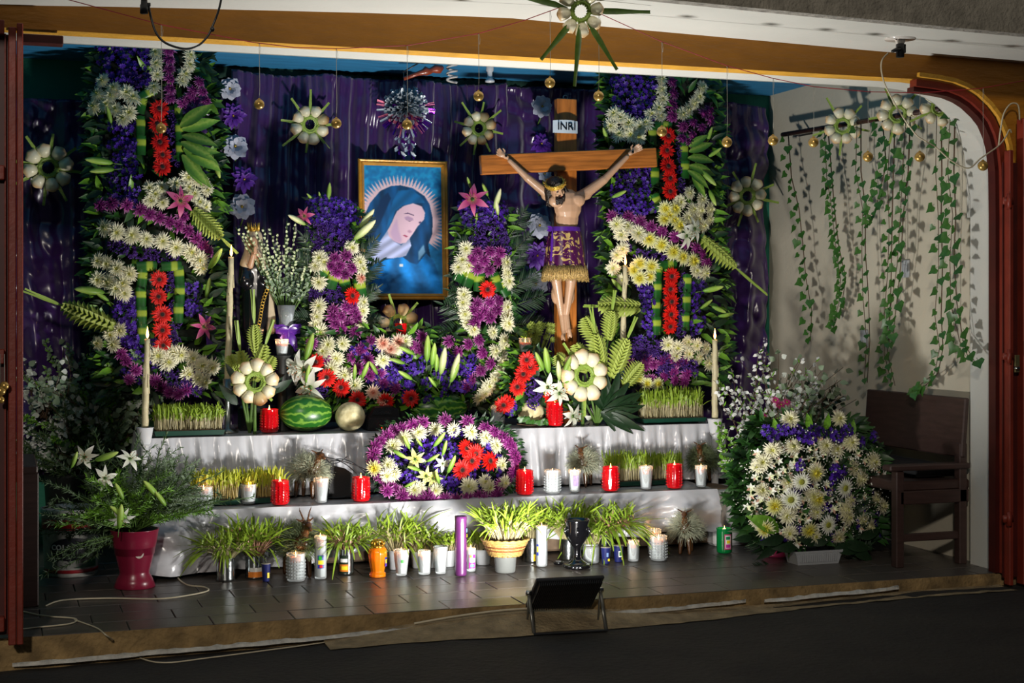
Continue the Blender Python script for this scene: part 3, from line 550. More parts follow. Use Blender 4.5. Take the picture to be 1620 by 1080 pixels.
def star(name, pos, size, label, spike=1.0, n=8, roll=0, face=(0, -1, -.05), brown=(), spikes=8, group=None, cat='palm ornament', ringr=.42, parent=None, pin=0):
    """rosette of ivory spoon-shaped leaf bases round a woven green ring, with green strips between them"""
    q = Vector(face).to_track_quat('Z', 'Y')
    if parent is None: t = thing(name, pos, label, cat, group); base = Vector((0, 0, 0))
    else: t = parent; base = Vector(pos)-parent.location
    r = size/2
    if pin < 0: mk('stalk', MB().tube([(0, .012, 0), (0, .02, Z3-t.location.z+.002)], [.006, .009], 6), M_STEM, t)
    if pin > 0: mk('pin_wire', MB().tube([(0, 0, 0), (0, pin, .004)], .0015, 4), M_STEM, t)
    def spoon(br):
        k = ('spoon', br)
        if k in PR: return PR[k]
        mb = MB(); v = []; nu, nv = 9, 7
        for side in (1, 0):
            for i in range(nu+1):
                u = i/nu; x = .44+.56*u; wv = (.13+.16*min(1, max(0, (u-.05)/.45))**.7+.015*math.sin(u*9))*(1 if u < .88 else 1-(u-.88)/.12*.45)
                for j in range(nv+1):
                    s_ = -1+2*j/nv; z = (.27*math.sin(PI*min(1, u**.9*.80+.06))**.8*(1-s_*s_)**.5 if side else -.05*(1-s_*s_)); v.append((x+(.06*(1-s_*s_) if u > .86 else 0), wv*s_, z))
        m_ = (nu+1)*(nv+1)
        f = [(i*(nv+1)+j, (i+1)*(nv+1)+j, (i+1)*(nv+1)+j+1, i*(nv+1)+j+1) for i in range(nu) for j in range(nv)]; f += [tuple(m_+a for a in q_)[::-1] for q_ in f]
        mb.add(v, f); PR[k] = mb.mesh('spoon', [M_SPOONR if br else M_SPOON]); return PR[k]
    for i in range(n):
        a = roll+2*PI*i/n+R.uniform(-.05, .05); o = ob('spoon_petal', spoon(i in brown), t, base, q @ Quaternion((0, 0, 1), a), (r*R.uniform(.94, 1.05),)*2+(r*R.uniform(.9, 1.2),))
    mb = MB(); k = 16
    for i in range(k):                         # braided ring
        a = 2*PI*i/k; mb.leaf(Vector((math.cos(a)*r*.26, math.sin(a)*r*.26, .004)), (math.cos(a+.7), math.sin(a+.7), .25), (0, 0, 1), r*.3, r*.17, .1, .2, 3, tipw=.5)
    mb.tube([(math.cos(2*PI*i/16)*r*.40, math.sin(2*PI*i/16)*r*.40, .004) for i in range(17)], r*.075, 6)
    o = ob('woven_ring', mb.mesh('woven_ring', M_PALMS), t, base, q); ln = (1.0+.85*spike)
    if spikes:
        mb = MB()
        for s_ in (0,): mb.leaf((r*.3, 0, -.004), (1, 0, 0), (0, 0, 1), r*(ln-.3), r*.16, .04, .25, 4, tipw=.75)
        me = mb.mesh('palm_strip', M_PALMS)
        for i in range(spikes): a = roll+2*PI*(i+.5)/spikes+R.uniform(-.12, .12); ob('palm_strip', me, t, base, q @ Quaternion((0, 0, 1), a), (R.uniform(.86, 1.12), 1, 1))
    return t
# ================================================================ curtains, altar steps, picture, crucifix, statue
M_SATP = mat('purple_satin', (52, 16, 84), .27, var=.25, vs=3, spec=.8)
M_SATP.node_tree.nodes['Principled BSDF'].inputs['Sheen Weight'].default_value = .4
def curtain(name, label, x0, x1, z0, z1, Y, folds, amp, wr, seed, sag=None, xdrift=0):
    mb = MB(); nx = int((x1-x0)*130); nz = int((z1-z0)*70); v = []
    for j in range(nz+1):
        t = j/nz
        for i in range(nx+1):
            s_ = i/nx; x = x0+(x1-x0)*s_+xdrift*t*(1-t); top = z1-(sag(s_) if sag else 0); z = top-(top-z0)*t
            ph = folds*s_*2*PI+1.6*mnoise.noise(Vector((s_*3, t*1.2, seed)))*2
            y = Y-amp*(.25+.75*min(1, t*5))*math.sin(ph)-amp*.35*math.sin(ph*2.3+seed)
            y -= wr*mnoise.noise(Vector((x*4, z*4, seed+3)))+wr*1.1*abs(mnoise.noise(Vector((x*7+z*3, z*6-x*2, seed+9))))+.006*abs(mnoise.noise(Vector((x*22, z*16, seed+5))))
            if t < .04: y -= .004*math.sin(s_*420)
            v.append((x, y, z))
    mb.add(v, [(j*(nx+1)+i, j*(nx+1)+i+1, (j+1)*(nx+1)+i+1, (j+1)*(nx+1)+i) for j in range(nz) for i in range(nx)])
    b = Vector((x0, Y, z0)); o = mk(name, mb, M_SATP, None); o.data.transform(Matrix.Translation(-b)); o.location = b
    so = o.modifiers.new('thickness', 'SOLIDIFY'); so.thickness = .002; return tag(o, label, 'curtain')
YC = 7.72
zc = lambda px, py: W(px, py, YC).z
xc = lambda px: W(px, 300, YC).x
curtain('satin_curtain', 'crumpled purple satin curtain hanging behind the left flower column', xc(-10), xc(372), .35, zc(200, 128), YC, 7, .022, .05, 3, lambda s: .10*(1-s)+.05*math.sin(PI*s))
curtain('satin_curtain', 'pleated purple satin curtain behind the framed picture and the foil rosette', xc(366), xc(800), .5, zc(600, 128), YC-.02, 13, .026, .03, 11, lambda s: .02*abs(math.sin(s*3*PI))-.02)
curtain('satin_curtain', 'purple satin curtain hanging behind the wooden crucifix and right flower column', xc(795), xc(1213), .35, zc(1000, 146), YC, 9, .024, .055, 21, lambda s: .0+.12*max(0, s-.6))
# dark green scalloped hem line above the pleated curtain
mb = MB(); n = 260; v = []; f = []
for i in range(n+1):
    s_ = i/n; x = xc(340)+(xc(900)-xc(340))*s_; zt = zc(600, 121)+.012*math.sin(s_*9)+.006*abs(math.sin(s_*60)); v += [(x, YC+.03, zt-.05), (x, YC+.02, zt), (x, YC+.03, zt+.014*abs(math.sin(s_*140)))]
for i in range(n): f += [(i*3, i*3+3, i*3+4, i*3+1), (i*3+1, i*3+4, i*3+5, i*3+2)]
tag(mk('scalloped_valance', mb.add(v, f), mat('bottle_green_cloth', (8, 50, 36), .8)), 'dark green scalloped strip along the top of the pleated purple curtain', 'valance')
# crepe flowers pinned on the curtain
for (x, y, s_, k) in ((364, 140, 36, 0), (372, 232, 42, 0), (383, 327, 42, 0), (369, 183, 36, 1), (386, 284, 38, 1), (857, 168, 36, 0), (853, 357, 42, 0), (847, 450, 42, 0), (856, 228, 34, 1), (850, 404, 40, 1), (833, 490, 36, 1), (861, 275, 26, 0)):
    nm = ('white', 'violet')[k]; wh = {(364, 140): 'topmost left of the picture', (372, 232): 'second from top left of the picture', (383, 327): 'low, above the robed statue', (369, 183): 'just under the topmost white one', (386, 284): 'between two white ones, left of the picture', (857, 168): 'high, left of the cross top', (853, 357): 'left of the crucified figure chest', (847, 450): 'left of the figure knees', (856, 228): 'above the left arm of the cross', (850, 404): 'left of the brocade loincloth', (833, 490): 'lowest, left of the figure feet', (861, 275): 'small, just under the crossbar'}[(x, y)]
    p = W(x, y, YC-.10); t = thing('paper_flower', p, f'{nm} crepe paper flower pinned on the curtain, {wh}', 'paper flower', f'{nm} paper flowers on the curtain')
    put(('paper_petals', 'paper_petals_violet')[k], p, s_*1.12*MP(x, YC), t); mk('stem', MB().tube([(0, .01, 0), (.01, .05, -.06), (.0, .09, -.11)], .004, 5), M_STEM, t)
# altar steps under white satin
M_SAT = mat('white_satin', (184, 185, 190), .24, var=.06, vs=3, spec=.7)
M_BLK = mat('white_painted_block', (208, 208, 206), .8, var=.08, bump=.7, bs=30)
def skirt(mb, path, zt, zb_, folds, amp, seed, over=0, hem=.0, mi=0, nz=18):
    """gathered cloth hanging from a path of (x,y); outward is to the right of travel reversed"""
    L = [0]
    for a, b in zip(path, path[1:]): L.append(L[-1]+math.hypot(b[0]-a[0], b[1]-a[1]))
    n = int(L[-1]*95); v = []
    for i in range(n+1):
        s_ = L[-1]*i/n; k = max(q for q in range(len(L)-1) if L[q] <= s_+1e-9); a, b = path[k], path[k+1]; u = (s_-L[k])/(L[k+1]-L[k]); x = a[0]+(b[0]-a[0])*u; y = a[1]+(b[1]-a[1])*u
        dx, dy = (b[0]-a[0])/(L[k+1]-L[k]), (b[1]-a[1])/(L[k+1]-L[k]); nx_, ny_ = dy, -dx
        if k+1 < len(path)-1 and L[k+1]-s_ < .03 or (k > 0 and s_-L[k] < .03): pass
        for j in range(nz+1):
            t = j/nz; w_ = .15+.85*min(1, t*2.2); ph = s_*folds*2*PI+2.2*mnoise.noise(Vector((s_*2.5, t*.6, seed)))
            o_ = amp*w_*(math.sin(ph)*.6+.4*math.sin(ph*1.7+seed))+amp*.5*mnoise.noise(Vector((s_*9, t*3, seed+2)))*(.4+t)+.015*t+amp*.8*abs(mnoise.noise(Vector((s_*13+t*6, t*4, seed+4))))*min(1, t*4)
            zb2 = zb_(x) if callable(zb_) else zb_
            z = zt-(zt-zb2-hem*mnoise.noise(Vector((s_*3, 0, seed))))*t; o_ += amp*.9*w_; v.append((x+nx_*(o_+.006), y+ny_*(o_+.006), z))
    m = nz+1; mb.add(v, [(i*m+j, i*m+j+1, (i+1)*m+j+1, (i+1)*m+j) for i in range(n) for j in range(nz)], mi)
Z3, Y3, Z2, Y2 = .572, 7.0, .284, 6.66
X3a, X3b, X2a, X2b = .64, 3.50, .60, 3.50
st3 = thing('altar_step', (X3a, Y3, 0), 'upper altar step draped in gathered white satin, holding the watermelons', 'altar step')
st2 = thing('altar_step', (X2a, Y2, 0), 'lower altar step draped in wrinkled white satin, holding a row of candles', 'altar step')
mk('board', MB().bbox(((X3b-X3a)/2, .385, Z3/2-.01), (X3b-X3a-.06, .62, Z3-.02), .01), mat('raw_board', (120, 100, 80), .8), st3, smooth=False)
mk('board', MB().bbox(((X2b-X2a)/2, .19, Z2/2-.0), (X2b-X2a-.1, .25, Z2-.02), .01), MC['raw_board'], st2, smooth=False)
def top_sheet(x0, y0, x1, y1, z, seed, amp=.004):
    mb = MB(); nx = int((x1-x0)*60); ny = int((y1-y0)*60)+2
    mb.add([(x0+(x1-x0)*i/nx, y0+(y1-y0)*j/ny, z+amp*mnoise.noise(Vector((i*.12, j*.2, seed)))-(.004 if j == 0 else 0)) for j in range(ny+1) for i in range(nx+1)], [(j*(nx+1)+i, j*(nx+1)+i+1, (j+1)*(nx+1)+i+1, (j+1)*(nx+1)+i) for j in range(ny) for i in range(nx)]); return mb
c3 = thing('altar_cloth', (X3a, Y3, Z3), 'white satin cloth gathered along the upper step front', 'cloth')
mb = top_sheet(X3a-.01, Y3-.012, X3b+.01, 7.69, Z3, 2)
skirt(mb, [(X3a-.01, 7.55), (X3a-.01, Y3-.01)], Z3, .02, 5, .02, 4)
skirt(mb, [(X3a-.01, Y3-.01), (X3b+.01, Y3-.01)], Z3, Z2+.012, 13, .020, 6)
skirt(mb, [(X3b+.01, Y3-.01), (X3b+.01, 7.55)], Z3, .03, 5, .02, 8)
o = mk('satin_sheet', mb, M_SAT, c3); o.data.transform(Matrix.Translation(-c3.location))
c2 = thing('altar_cloth', (X2a, Y2, Z2), 'white satin cloth with deep wrinkles over the lower step', 'cloth')
mb = top_sheet(X2a-.01, Y2-.012, X2b-.2, 6.985, Z2+.0, 5, .006)
skirt(mb, [(X2a-.01, 6.98), (X2a-.01, Y2-.01)], Z2, .05, 5, .02, 14)
skirt(mb, [(X2a-.01, Y2-.01), (X2b-.2, Y2-.01)], Z2, lambda x: .03+.055*min(1, max(0, (x-1.25)/.3)), 3.2, .040, 16, hem=.03)
o = mk('satin_sheet', mb, M_SAT, c2); o.data.transform(Matrix.Translation(-c2.location))
# white painted blocks at the right end of the lower step
for (x, sy, z0, hz) in ((3.40, .30, 0, .135), (3.40, .30, .137, .135)):
    pass
blk = thing('painted_block', (3.42, 6.80, 0), 'white limewashed block supporting the right end of the lower step', 'block'); mb = MB().bbox((0, 0, .135), (.26, .30, .268), .015); mk('block_body', mb, M_BLK, blk, smooth=False)
# ---------------------------------------------------------------- framed picture
import numpy as np
def paint():
    nx, ny = 168, 282; X, Y = np.meshgrid(np.linspace(697, 1197, nx), np.linspace(-45, 797, ny)); img = np.zeros((ny, nx, 3)); 
    def sm(a, k=1):
        for _ in range(k): a = (a+np.roll(a, 1, 0)+np.roll(a, -1, 0)+np.roll(a, 1, 1)+np.roll(a, -1, 1))/5
        return a
    def ins(P):
        P = np.array(P, float); r = np.zeros(X.shape, bool); j = len(P)-1
        for i in range(len(P)):
            c = ((P[i, 1] > Y) != (P[j, 1] > Y)) & (X < (P[j, 0]-P[i, 0])*(Y-P[i, 1])/(P[j, 1]-P[i, 1]+1e-9)+P[i, 0]); r ^= c; j = i
        return r
    def fill(P, c, k=1, mod=None):
        a = sm(ins(P).astype(float), k)[..., None]; col = np.array(c, float)/255
        col = col*(1 if mod is None else mod[..., None]); img[:] = img*(1-a)+col*a
    rs = np.random.RandomState(3); nz = sm(rs.rand(ny, nx), 14); nz = (nz-nz.mean())/nz.std()
    img[:] = np.array((30, 128, 190))/255*(1+.05*nz[..., None]); img[..., 1] += .04*(Y < 250)*(nz > .3)
    A = np.arctan2(Y-330, X-925); rad = np.hypot((X-925)/245, (Y-330)/255); ray = (np.abs(((A*76/(2*PI)) % 1)-.5)*2)
    m = (rad < 1.24-.26*(ray)) & ~((A > .62) & (A < 2.6)); a = sm(m.astype(float), 1)[..., None]; img[:] = img*(1-a)+np.array((232, 196, 204))/255*a
    fold = 1.15+.22*np.sin(X*.05+Y*.012+.1*nz)+.1*np.sin(X*.11-Y*.02)
    fill([(697, 290), (735, 205), (800, 125), (870, 90), (930, 83), (1010, 100), (1085, 150), (1118, 205), (1137, 300), (1132, 400), (1105, 470), (1120, 560), (1050, 640), (900, 620), (760, 640), (697, 640)], (10, 62, 104), 1, fold)
    fill([(880, 190), (915, 118), (1000, 112), (1060, 150), (1088, 195), (1030, 200), (950, 212), (895, 255), (870, 330), (855, 420), (835, 380)], (18, 96, 152), 2, 1+.1*np.sin((X+Y)*.06))
    fill([(800, 180), (850, 130), (870, 170), (800, 330), (735, 450), (697, 500), (697, 420), (760, 300)], (8, 48, 88), 3)
    fill([(845, 380), (880, 450), (930, 478), (985, 430), (995, 480), (962, 545), (900, 568), (820, 562), (770, 595), (700, 640), (697, 600), (735, 520), (790, 460)], (176, 184, 222), 1, 1+.14*np.sin(X*.06+Y*.09))
    fill([(905, 255), (950, 218), (1010, 200), (1065, 218), (1087, 262), (1080, 312), (1056, 338), (1038, 372), (1012, 402), (988, 428), (958, 462), (925, 470), (885, 452), (852, 420), (845, 380), (872, 330), (890, 285)], (226, 190, 206), 1, 1+.05*np.sin(X*.02))
    fill([(860, 400), (885, 340), (905, 300), (915, 380), (935, 440), (925, 468), (885, 452)], (196, 164, 196), 8)
    fill([(1010, 198), (1065, 212), (1090, 255), (1080, 230), (1050, 205)], (40, 40, 70), 1)
    fill([(952, 294), (975, 286), (1008, 298), (1010, 310), (985, 316), (962, 310)], (186, 150, 184), 2); fill([(955, 304), (985, 318), (1012, 310), (985, 322)], (50, 40, 70), 0)
    fill([(942, 272), (975, 262), (1015, 276), (1015, 283), (975, 270)], (110, 84, 120), 0); fill([(1045, 322), (1062, 318), (1062, 330), (1046, 332)], (90, 70, 110), 1)
    fill([(968, 385), (985, 375), (1002, 388), (985, 398)], (196, 150, 178), 2); fill([(940, 412), (955, 408), (978, 420), (962, 426)], (176, 84, 116), 0)
    fill([(995, 420), (1040, 350), (1085, 300), (1112, 380), (1100, 480), (1040, 600), (975, 590), (1000, 480)], (8, 56, 96), 1, fold)
    fill([(1040, 520), (1075, 470), (1085, 520), (1040, 580)], (120, 170, 210), 3)
    fill([(700, 670), (770, 600), (830, 575), (900, 560), (940, 556), (985, 590), (1030, 605), (1090, 530), (1140, 580), (1178, 690), (1185, 800), (712, 800), (735, 710)], (16, 112, 184), 1, 1.12+.22*np.sin((X-925)/(Y-330)*14)+.03*nz)
    fill([(916, 600), (940, 600), (940, 618), (916, 618)], (220, 224, 230), 1)
    return nx, ny, img[::-1]
YP = 7.60
tl_, tr_, bl_ = W(568, 250, YP), W(709, 257, YP), W(568, 474, YP)
pw, ph_ = (tr_-tl_).length*1.0, (tl_-bl_).length
pic = thing('framed_picture', ((tl_.x+tr_.x)/2, YP, bl_.z), 'gilt framed blue picture of a veiled woman with ray halo between two palm sprays', 'picture', rot=(math.radians(-3), 0, 0))
fw = .032
mb = MB()
for (a, b, hor) in (((-pw/2, 0), (pw/2, 0), 1), ((-pw/2, ph_), (pw/2, ph_), 1), ((-pw/2, 0), (-pw/2, ph_), 0), ((pw/2, 0), (pw/2, ph_), 0)):
    pass
def rail(mb, P, Q, inx, inz):       # mitred moulding between outer corners
    prof = [(0, .0), (0, -.022), (.006, -.028), (.013, -.024), (.019, -.030), (.026, -.018), (.032, -.012), (.032, 0)]; v = []
    for (c, s_) in ((P, 1), (Q, -1)):
        for (d, y) in prof: v.append((c[0]+(inx*d if inx else s_*(1 if Q[0] > P[0] else -1)*d), y, c[1]+(inz*d if inz else s_*(1 if Q[1] > P[1] else -1)*d)))
    k = len(prof); mb.add(v, [(j, j+1, k+j+1, k+j) for j in range(k-1)])
c_ = [(-pw/2, 0), (pw/2, 0), (pw/2, ph_), (-pw/2, ph_)]
M_GILT = mat('gilt_wood', (206, 146, 52), .35, metal=.2, var=.25, vs=20, bump=.2)
for (P, Q, ix, iz) in ((c_[0], c_[1], 0, 1), (c_[3], c_[2], 0, -1), (c_[0], c_[3], 1, 0), (c_[1], c_[2], -1, 0)):
    mb = MB(); rail(mb, P, Q, ix, iz); mk('frame_moulding', mb, M_GILT, pic, smooth=False)
nx, ny, img = paint(); iw, ih = pw-2*fw+.004, ph_-2*fw+.004
mb = MB().add([(-iw/2+iw*i/(nx-1), -.010, fw-.002+ih*j/(ny-1)) for j in range(ny) for i in range(nx)], [(j*nx+i, j*nx+i+1, (j+1)*nx+i+1, (j+1)*nx+i) for j in range(ny-1) for i in range(nx-1)])
mp_ = bpy.data.materials.new('printed_picture'); mp_.use_nodes = True; at = mp_.node_tree.nodes.new('ShaderNodeVertexColor'); at.layer_name = 'Col'; mp_.node_tree.links.new(at.outputs[0], mp_.node_tree.nodes['Principled BSDF'].inputs[0]); mp_.node_tree.nodes['Principled BSDF'].inputs['Roughness'].default_value = .45
o = mk('print', mb, mp_, pic); ca = o.data.color_attributes.new('Col', 'FLOAT_COLOR', 'POINT'); im = np.clip(img, 0, 1); im = np.where(im <= .04045, im/12.92, ((im+.055)/1.055)**2.4); ca.data.foreach_set('color', np.concatenate([im, np.ones((ny, nx, 1))], 2).ravel())
mk('backing', MB().box((0, -.004, ph_/2), (pw-.01, .006, ph_-.01)), MC['raw_board'], pic, smooth=False)
# ---------------------------------------------------------------- crucifix
M_WOOD = mat('pine_varnished', (176, 104, 40), .38, var=.45, vs=6, bump=.15, aniso=(9, 9, 1), coat=.2)
M_WOODH = mat('pine_varnished_bar', (176, 104, 40), .38, var=.45, vs=6, bump=.15, aniso=(1, 9, 12), coat=.2)
M_SKIN = mat('painted_flesh', (180, 142, 112), .42, var=.18, vs=9, coat=.15)
M_HAIR = mat('painted_dark_hair', (34, 22, 16), .4, var=.3, vs=20, bump=.8, bs=90)
M_BLOOD = mat('painted_wound', (70, 20, 14), .4)
YX = 7.18
a, b = W(879, 156, YX), W(910, 156, YX); xm = (a.x+b.x)/2; cw = b.x-a.x
cr = thing('crucifix', (xm, YX, Z3+.001), 'varnished wooden crucifix with carved figure in purple brocade loincloth', 'crucifix')
B = cr.location
mk('upright', MB().bbox((0, 0, (a.z-B.z)/2), (cw, .05, a.z-B.z), .004), M_WOOD, cr, smooth=False)
pl_, pr_ = W(760, 261, YX-.03), W(1037, 249, YX-.09); d = pr_-pl_; L_ = d.length; q = d.to_track_quat('X', 'Z')
mk('crossbar', MB().bbox((0, 0, 0), (L_, .045, .098), .004), M_WOODH, cr, (pl_+pr_)/2-B, False, rot=q)
mk('hanging_eye', MB().tube([(.012*math.cos(t*.7), 0, .012*math.sin(t*.7)) for t in range(10)], .0025, 5), mat('steel_wire', (150, 150, 150), .3, metal=1), cr, (0, 0, a.z-B.z+.008))
# plaque with curled ends
p = W(893.5, 201, YX-.035); mb = MB(); v = []
for i in range(17):
    u = -1+i/8; x = u*.066; yy = -.018*(1-u*u)-.008; 
    for z in (-.033, .033): v += [(x, yy, z*(1-.08*u*u)), (x, yy+.006, z*(1-.08*u*u))]
f = [(i*4, i*4+4, i*4+6, i*4+2) for i in range(16)]+[(i*4+1, i*4+3, i*4+7, i*4+5) for i in range(16)]+[(i*4+2, i*4+6, i*4+7, i*4+3) for i in range(16)]+[(i*4, i*4+1, i*4+5, i*4+4) for i in range(16)]+[(0, 2, 3, 1), (64, 65, 67, 66)]
pq = lab(mk('plaque', mb.add(v, f), mat('plaque_white', (206, 216, 224), .4, var=.08), cr, p-B, False), 'white curled plaque')
text('INRI', .053, mat('black_ink', (10, 12, 20), .4, var=0), pq, (0, -.028, -.001), (PI/2, 0, 0), bold=.0006)
def X(px, py, o=0): return W(px, py, YX-.06-o)-B
s_ = MP(895, YX-.06)
ch = X(898, 325, .015); hip = X(894, 372); nk = X(893, 306)
hl, hr = X(799, 247, .012), X(999, 241, .072)
fb = [('e', ch+Vector((0, .0, .0)), (.075, .050, .085), Matrix.Rotation(math.radians(-4), 3, 'Y')), ('e', X(897, 345, .008), (.062, .042, .08)), ('e', hip, (.062, .045, .06)), ('c', nk, .024, X(884, 298, .02), .022),
      ('e', X(880, 318, .045), (.040, .022, .032)), ('e', X(914, 317, .045), (.040, .022, .032)),
      ('c', X(868, 309), .026, X(834, 281, .014), .020), ('c', X(834, 281, .014), .0185, X(806, 254, .014), .0115), ('e', X(866, 309), (.034, .026, .028)), ('c', X(926, 306), .028, X(956, 284, .04), .022), ('c', X(956, 284, .04), .020, X(992, 248, .070), .012), ('e', X(926, 307), (.036, .027, .030)), ('c', X(880, 315), .03, X(868, 309), .026), ('c', X(912, 314), .032, X(926, 307), .028),
      ('c', X(884, 385), .040, X(880, 440, .03), .030), ('c', X(905, 385), .040, X(903, 442, .035), .030), ('c', X(880, 444, .03), .026, X(888, 497, .0), .015), ('e', X(879, 465, .0), (.023, .026, .05)), ('c', X(903, 446, .035), .026, X(896, 497, .005), .015), ('e', X(902, 466, .0), (.023, .026, .05)), ('e', X(880, 444, .035), (.024, .02, .026)), ('e', X(903, 446, .04), (.024, .02, .026)),
      ('c', X(889, 500, .0), .016, X(892, 528, .022), .011), ('c', X(896, 500, .005), .016, X(900, 524, .03), .011), ('c', X(892, 526, .022), .012, X(891, 534, .028), .009), ('c', X(900, 522, .03), .012, X(902, 530, .034), .009)]
for (h, sg, ang) in ((hl, -1, 25), (hr, 1, 35)):           # palms and five curled fingers
    a_ = math.radians(ang); dv = Vector((sg*math.cos(a_), -.15, math.sin(a_))); pv = Vector((-sg*math.sin(a_), 0, math.cos(a_))); wr = h-dv*.008
    fb += [('c', wr, .012, h+dv*.014, .0125), ('e', h+dv*.018, (.016, .010, .016))]
    for i, ln in enumerate((.021, .025, .026, .021)):
        b0 = h+dv*.026+pv*(-.012+.008*i); m_ = b0+dv*ln*.6+pv*(-.004+.0028*i)-Vector((0, .005, 0)); fb += [('c', b0, .0048, m_, .0043), ('c', m_, .0043, m_+dv*ln*.5-Vector((0, .012, 0)), .0038)]
    t0 = h+dv*.008+pv*.010*(1 if sg < 0 else 1); fb += [('c', t0, .0055, t0+pv*.014+dv*.006, .0048), ('c', t0+pv*.014+dv*.006, .0046, t0+pv*.018+dv*.018, .004)]
for (px, py) in ((889, 537), (893.5, 538), (899, 534), (904, 533)): fb.append(('c', X(px-.4, py-6, .028), .0055, X(px, py, .036), .0048))
hd = X(880, 298, .055); hq = Matrix.Rotation(math.radians(-24), 3, 'Y') @ Matrix.Rotation(math.radians(28), 3, 'X')
fb += [('e', hd, (.036, .044, .050), hq), ('e', hd+hq @ Vector((0, -.012, -.026)), (.027, .030, .030), hq), ('c', hd+hq @ Vector((0, -.040, .008)), .006, hd+hq @ Vector((0, -.052, -.014)), .008), ('e', hd+hq @ Vector((0, -.036, .012)), (.026, .010, .006), hq), ('e', hd+hq @ Vector((.016, -.032, -.014)), (.010, .012, .010), hq), ('e', hd+hq @ Vector((-.016, -.032, -.014)), (.010, .012, .010), hq)]
fig = body('figure', fb, M_SKIN, cr, .0030, 3)
H = lambda x, y, z: hd+hq @ Vector((x, y, z))
mb = MB()
for s2 in (-1, 1): mb.ell(H(s2*.014, -.0405, .002), (.0075, .003, .0028), 0, hq, 8, 6); mb.ell(H(s2*.014, -.043, .008), (.009, .002, .0018), 0, hq, 8, 4)
mb.ell(H(0, -.043, -.026), (.009, .003, .0025), 1, hq, 8, 4)
mk('painted_features', mb, [M_HAIR, mat('painted_lips', (140, 60, 50), .4)], fig)
mb = MB()
for i in range(46):
    a_ = R.uniform(-PI*1.05, .05); sx = math.cos(a_); p0 = H(sx*.034, .006-.02*math.sin(a_)*-1, .034); q0 = H(sx*.046, .018+R.uniform(-.01, .02), -.01); q1 = X(880+sx*(12 if sx < 0 else 22)+R.uniform(-3, 3), 310+R.uniform(0, 12), .03); mb.tube([p0, q0, q1, q1+Vector((R.uniform(-.01, .01), 0, -.02))], [.010, .011, .009, .003], 5)
mb.ell(H(0, .012, .018), (.042, .044, .044), 0, hq)
mk('long_hair', mb, M_HAIR, fig)
mb = MB()
for i in range(26): u = R.uniform(-1, 1); p0 = H(u*.024, -.030-.010*(1-u*u), -.028-.006*(1-abs(u))); mb.tube([p0, p0+Vector((R.uniform(-.003, .003), -.006, -.014)), p0+Vector((R.uniform(-.004, .004), -.002, -.028-.01*R.random()))], [.006, .006, .002], 5)
for s2 in (-1, 1): mb.tube([H(s2*.002, -.046, -.019), H(s2*.012, -.042, -.022), H(s2*.018, -.036, -.032)], [.003, .004, .003], 5)
mk('beard', mb, M_HAIR, fig)
M_GOLD = mat('gold_paint', (206, 166, 66), .32, metal=.45, var=.3, vs=30)
mb = MB()
for k in range(3): mb.tube([H(.044*math.cos(t*PI/12), .004+.050*math.sin(t*PI/12), .026+.010*math.sin(t*1.7+k*2.1)) for t in range(25)], .0055, 6)
for t in range(34): a_ = t*2*PI/34; c = H(.045*math.cos(a_), .004+.051*math.sin(a_), .026+R.uniform(-.01, .01)); mb.tube([c, c+(hq @ Vector((math.cos(a_)*.012, math.sin(a_)*.012, R.uniform(-.006, .018))))], [.0035, .0005], 4)
lab(mk('crown_of_thorns', mb, M_GOLD, fig), 'gold painted crown of thorns')
mb = MB()
for (px, py) in ((896, 480), (889, 520), (885, 455), (905, 455)): c = X(px, py, .045); mb.ell(c, (.004, .004, .008), 0)
mb.lathe([(.006, 0), (.007, .003), (.001, .004)], 8); 
nails = MB()
for c in (hl, hr, X(896, 507, .0)): nails.tube([c+Vector((0, .03, 0)), c+Vector((0, -.016, 0))], .0028, 6).tube([c+Vector((0, -.014, 0)), c+Vector((0, -.018, 0))], .0065, 8)
mk('nail_heads', nails, mat('dark_iron', (40, 36, 34), .4, metal=.8), cr)
# loincloth: brocade skirt, ribbon, gold fringe
def ring_strip(mb, rows, n=64, mi=0, amp=.04, seed=0, a0=0, a1=2*PI):
    v = []
    for (c, rx, ry) in rows:
        for j in range(n+1):
            a_ = a0+(a1-a0)*j/n; k = 1+amp*math.sin(a_*9+seed)*(1 if rows.index((c, rx, ry)) else .3)+amp*.5*math.sin(a_*17+seed*2); v.append(c+Vector((rx*math.cos(a_)*k, ry*math.sin(a_)*k, 0)))
    m = n+1; mb.add(v, [(i*m+j, i*m+j+1, (i+1)*m+j+1, (i+1)*m+j) for i in range(len(rows)-1) for j in range(n)], mi)
m = bpy.data.materials.new('purple_gold_brocade'); m.use_nodes = True; nt = m.node_tree; b_ = nt.nodes['Principled BSDF']; tc = nt.nodes.new('ShaderNodeTexCoord')
n1 = nt.nodes.new('ShaderNodeTexNoise'); n1.inputs['Scale'].default_value = 16; n1.inputs['Distortion'].default_value = 3.5; n1.inputs['Detail'].default_value = 1; rp = nt.nodes.new('ShaderNodeValToRGB'); nt.links.new(tc.outputs['Object'], n1.inputs[0]); nt.links.new(n1.outputs[0], rp.inputs[0])
e = rp.color_ramp.elements; e[0].position = .565; e[0].color = (*lin((66, 8, 62)), 1); e[1].position = .61; e[1].color = (*lin((180, 152, 90)), 1); nt.links.new(rp.outputs[0], b_.inputs[0]); b_.inputs['Roughness'].default_value = .35
lc = mk('loincloth', MB(), [m], fig); lc.data = None if False else lc.data
mb = MB(); rows = [(X(894, y_, .0), rx*s_, ry) for (y_, rx, ry) in ((362, 25, .055), (372, 27, .060), (390, 30, .068), (408, 32, .074), (424, 34, .080))]; ring_strip(mb, rows, seed=1)
lc.data = mb.mesh('loincloth', [m])
mb = MB()
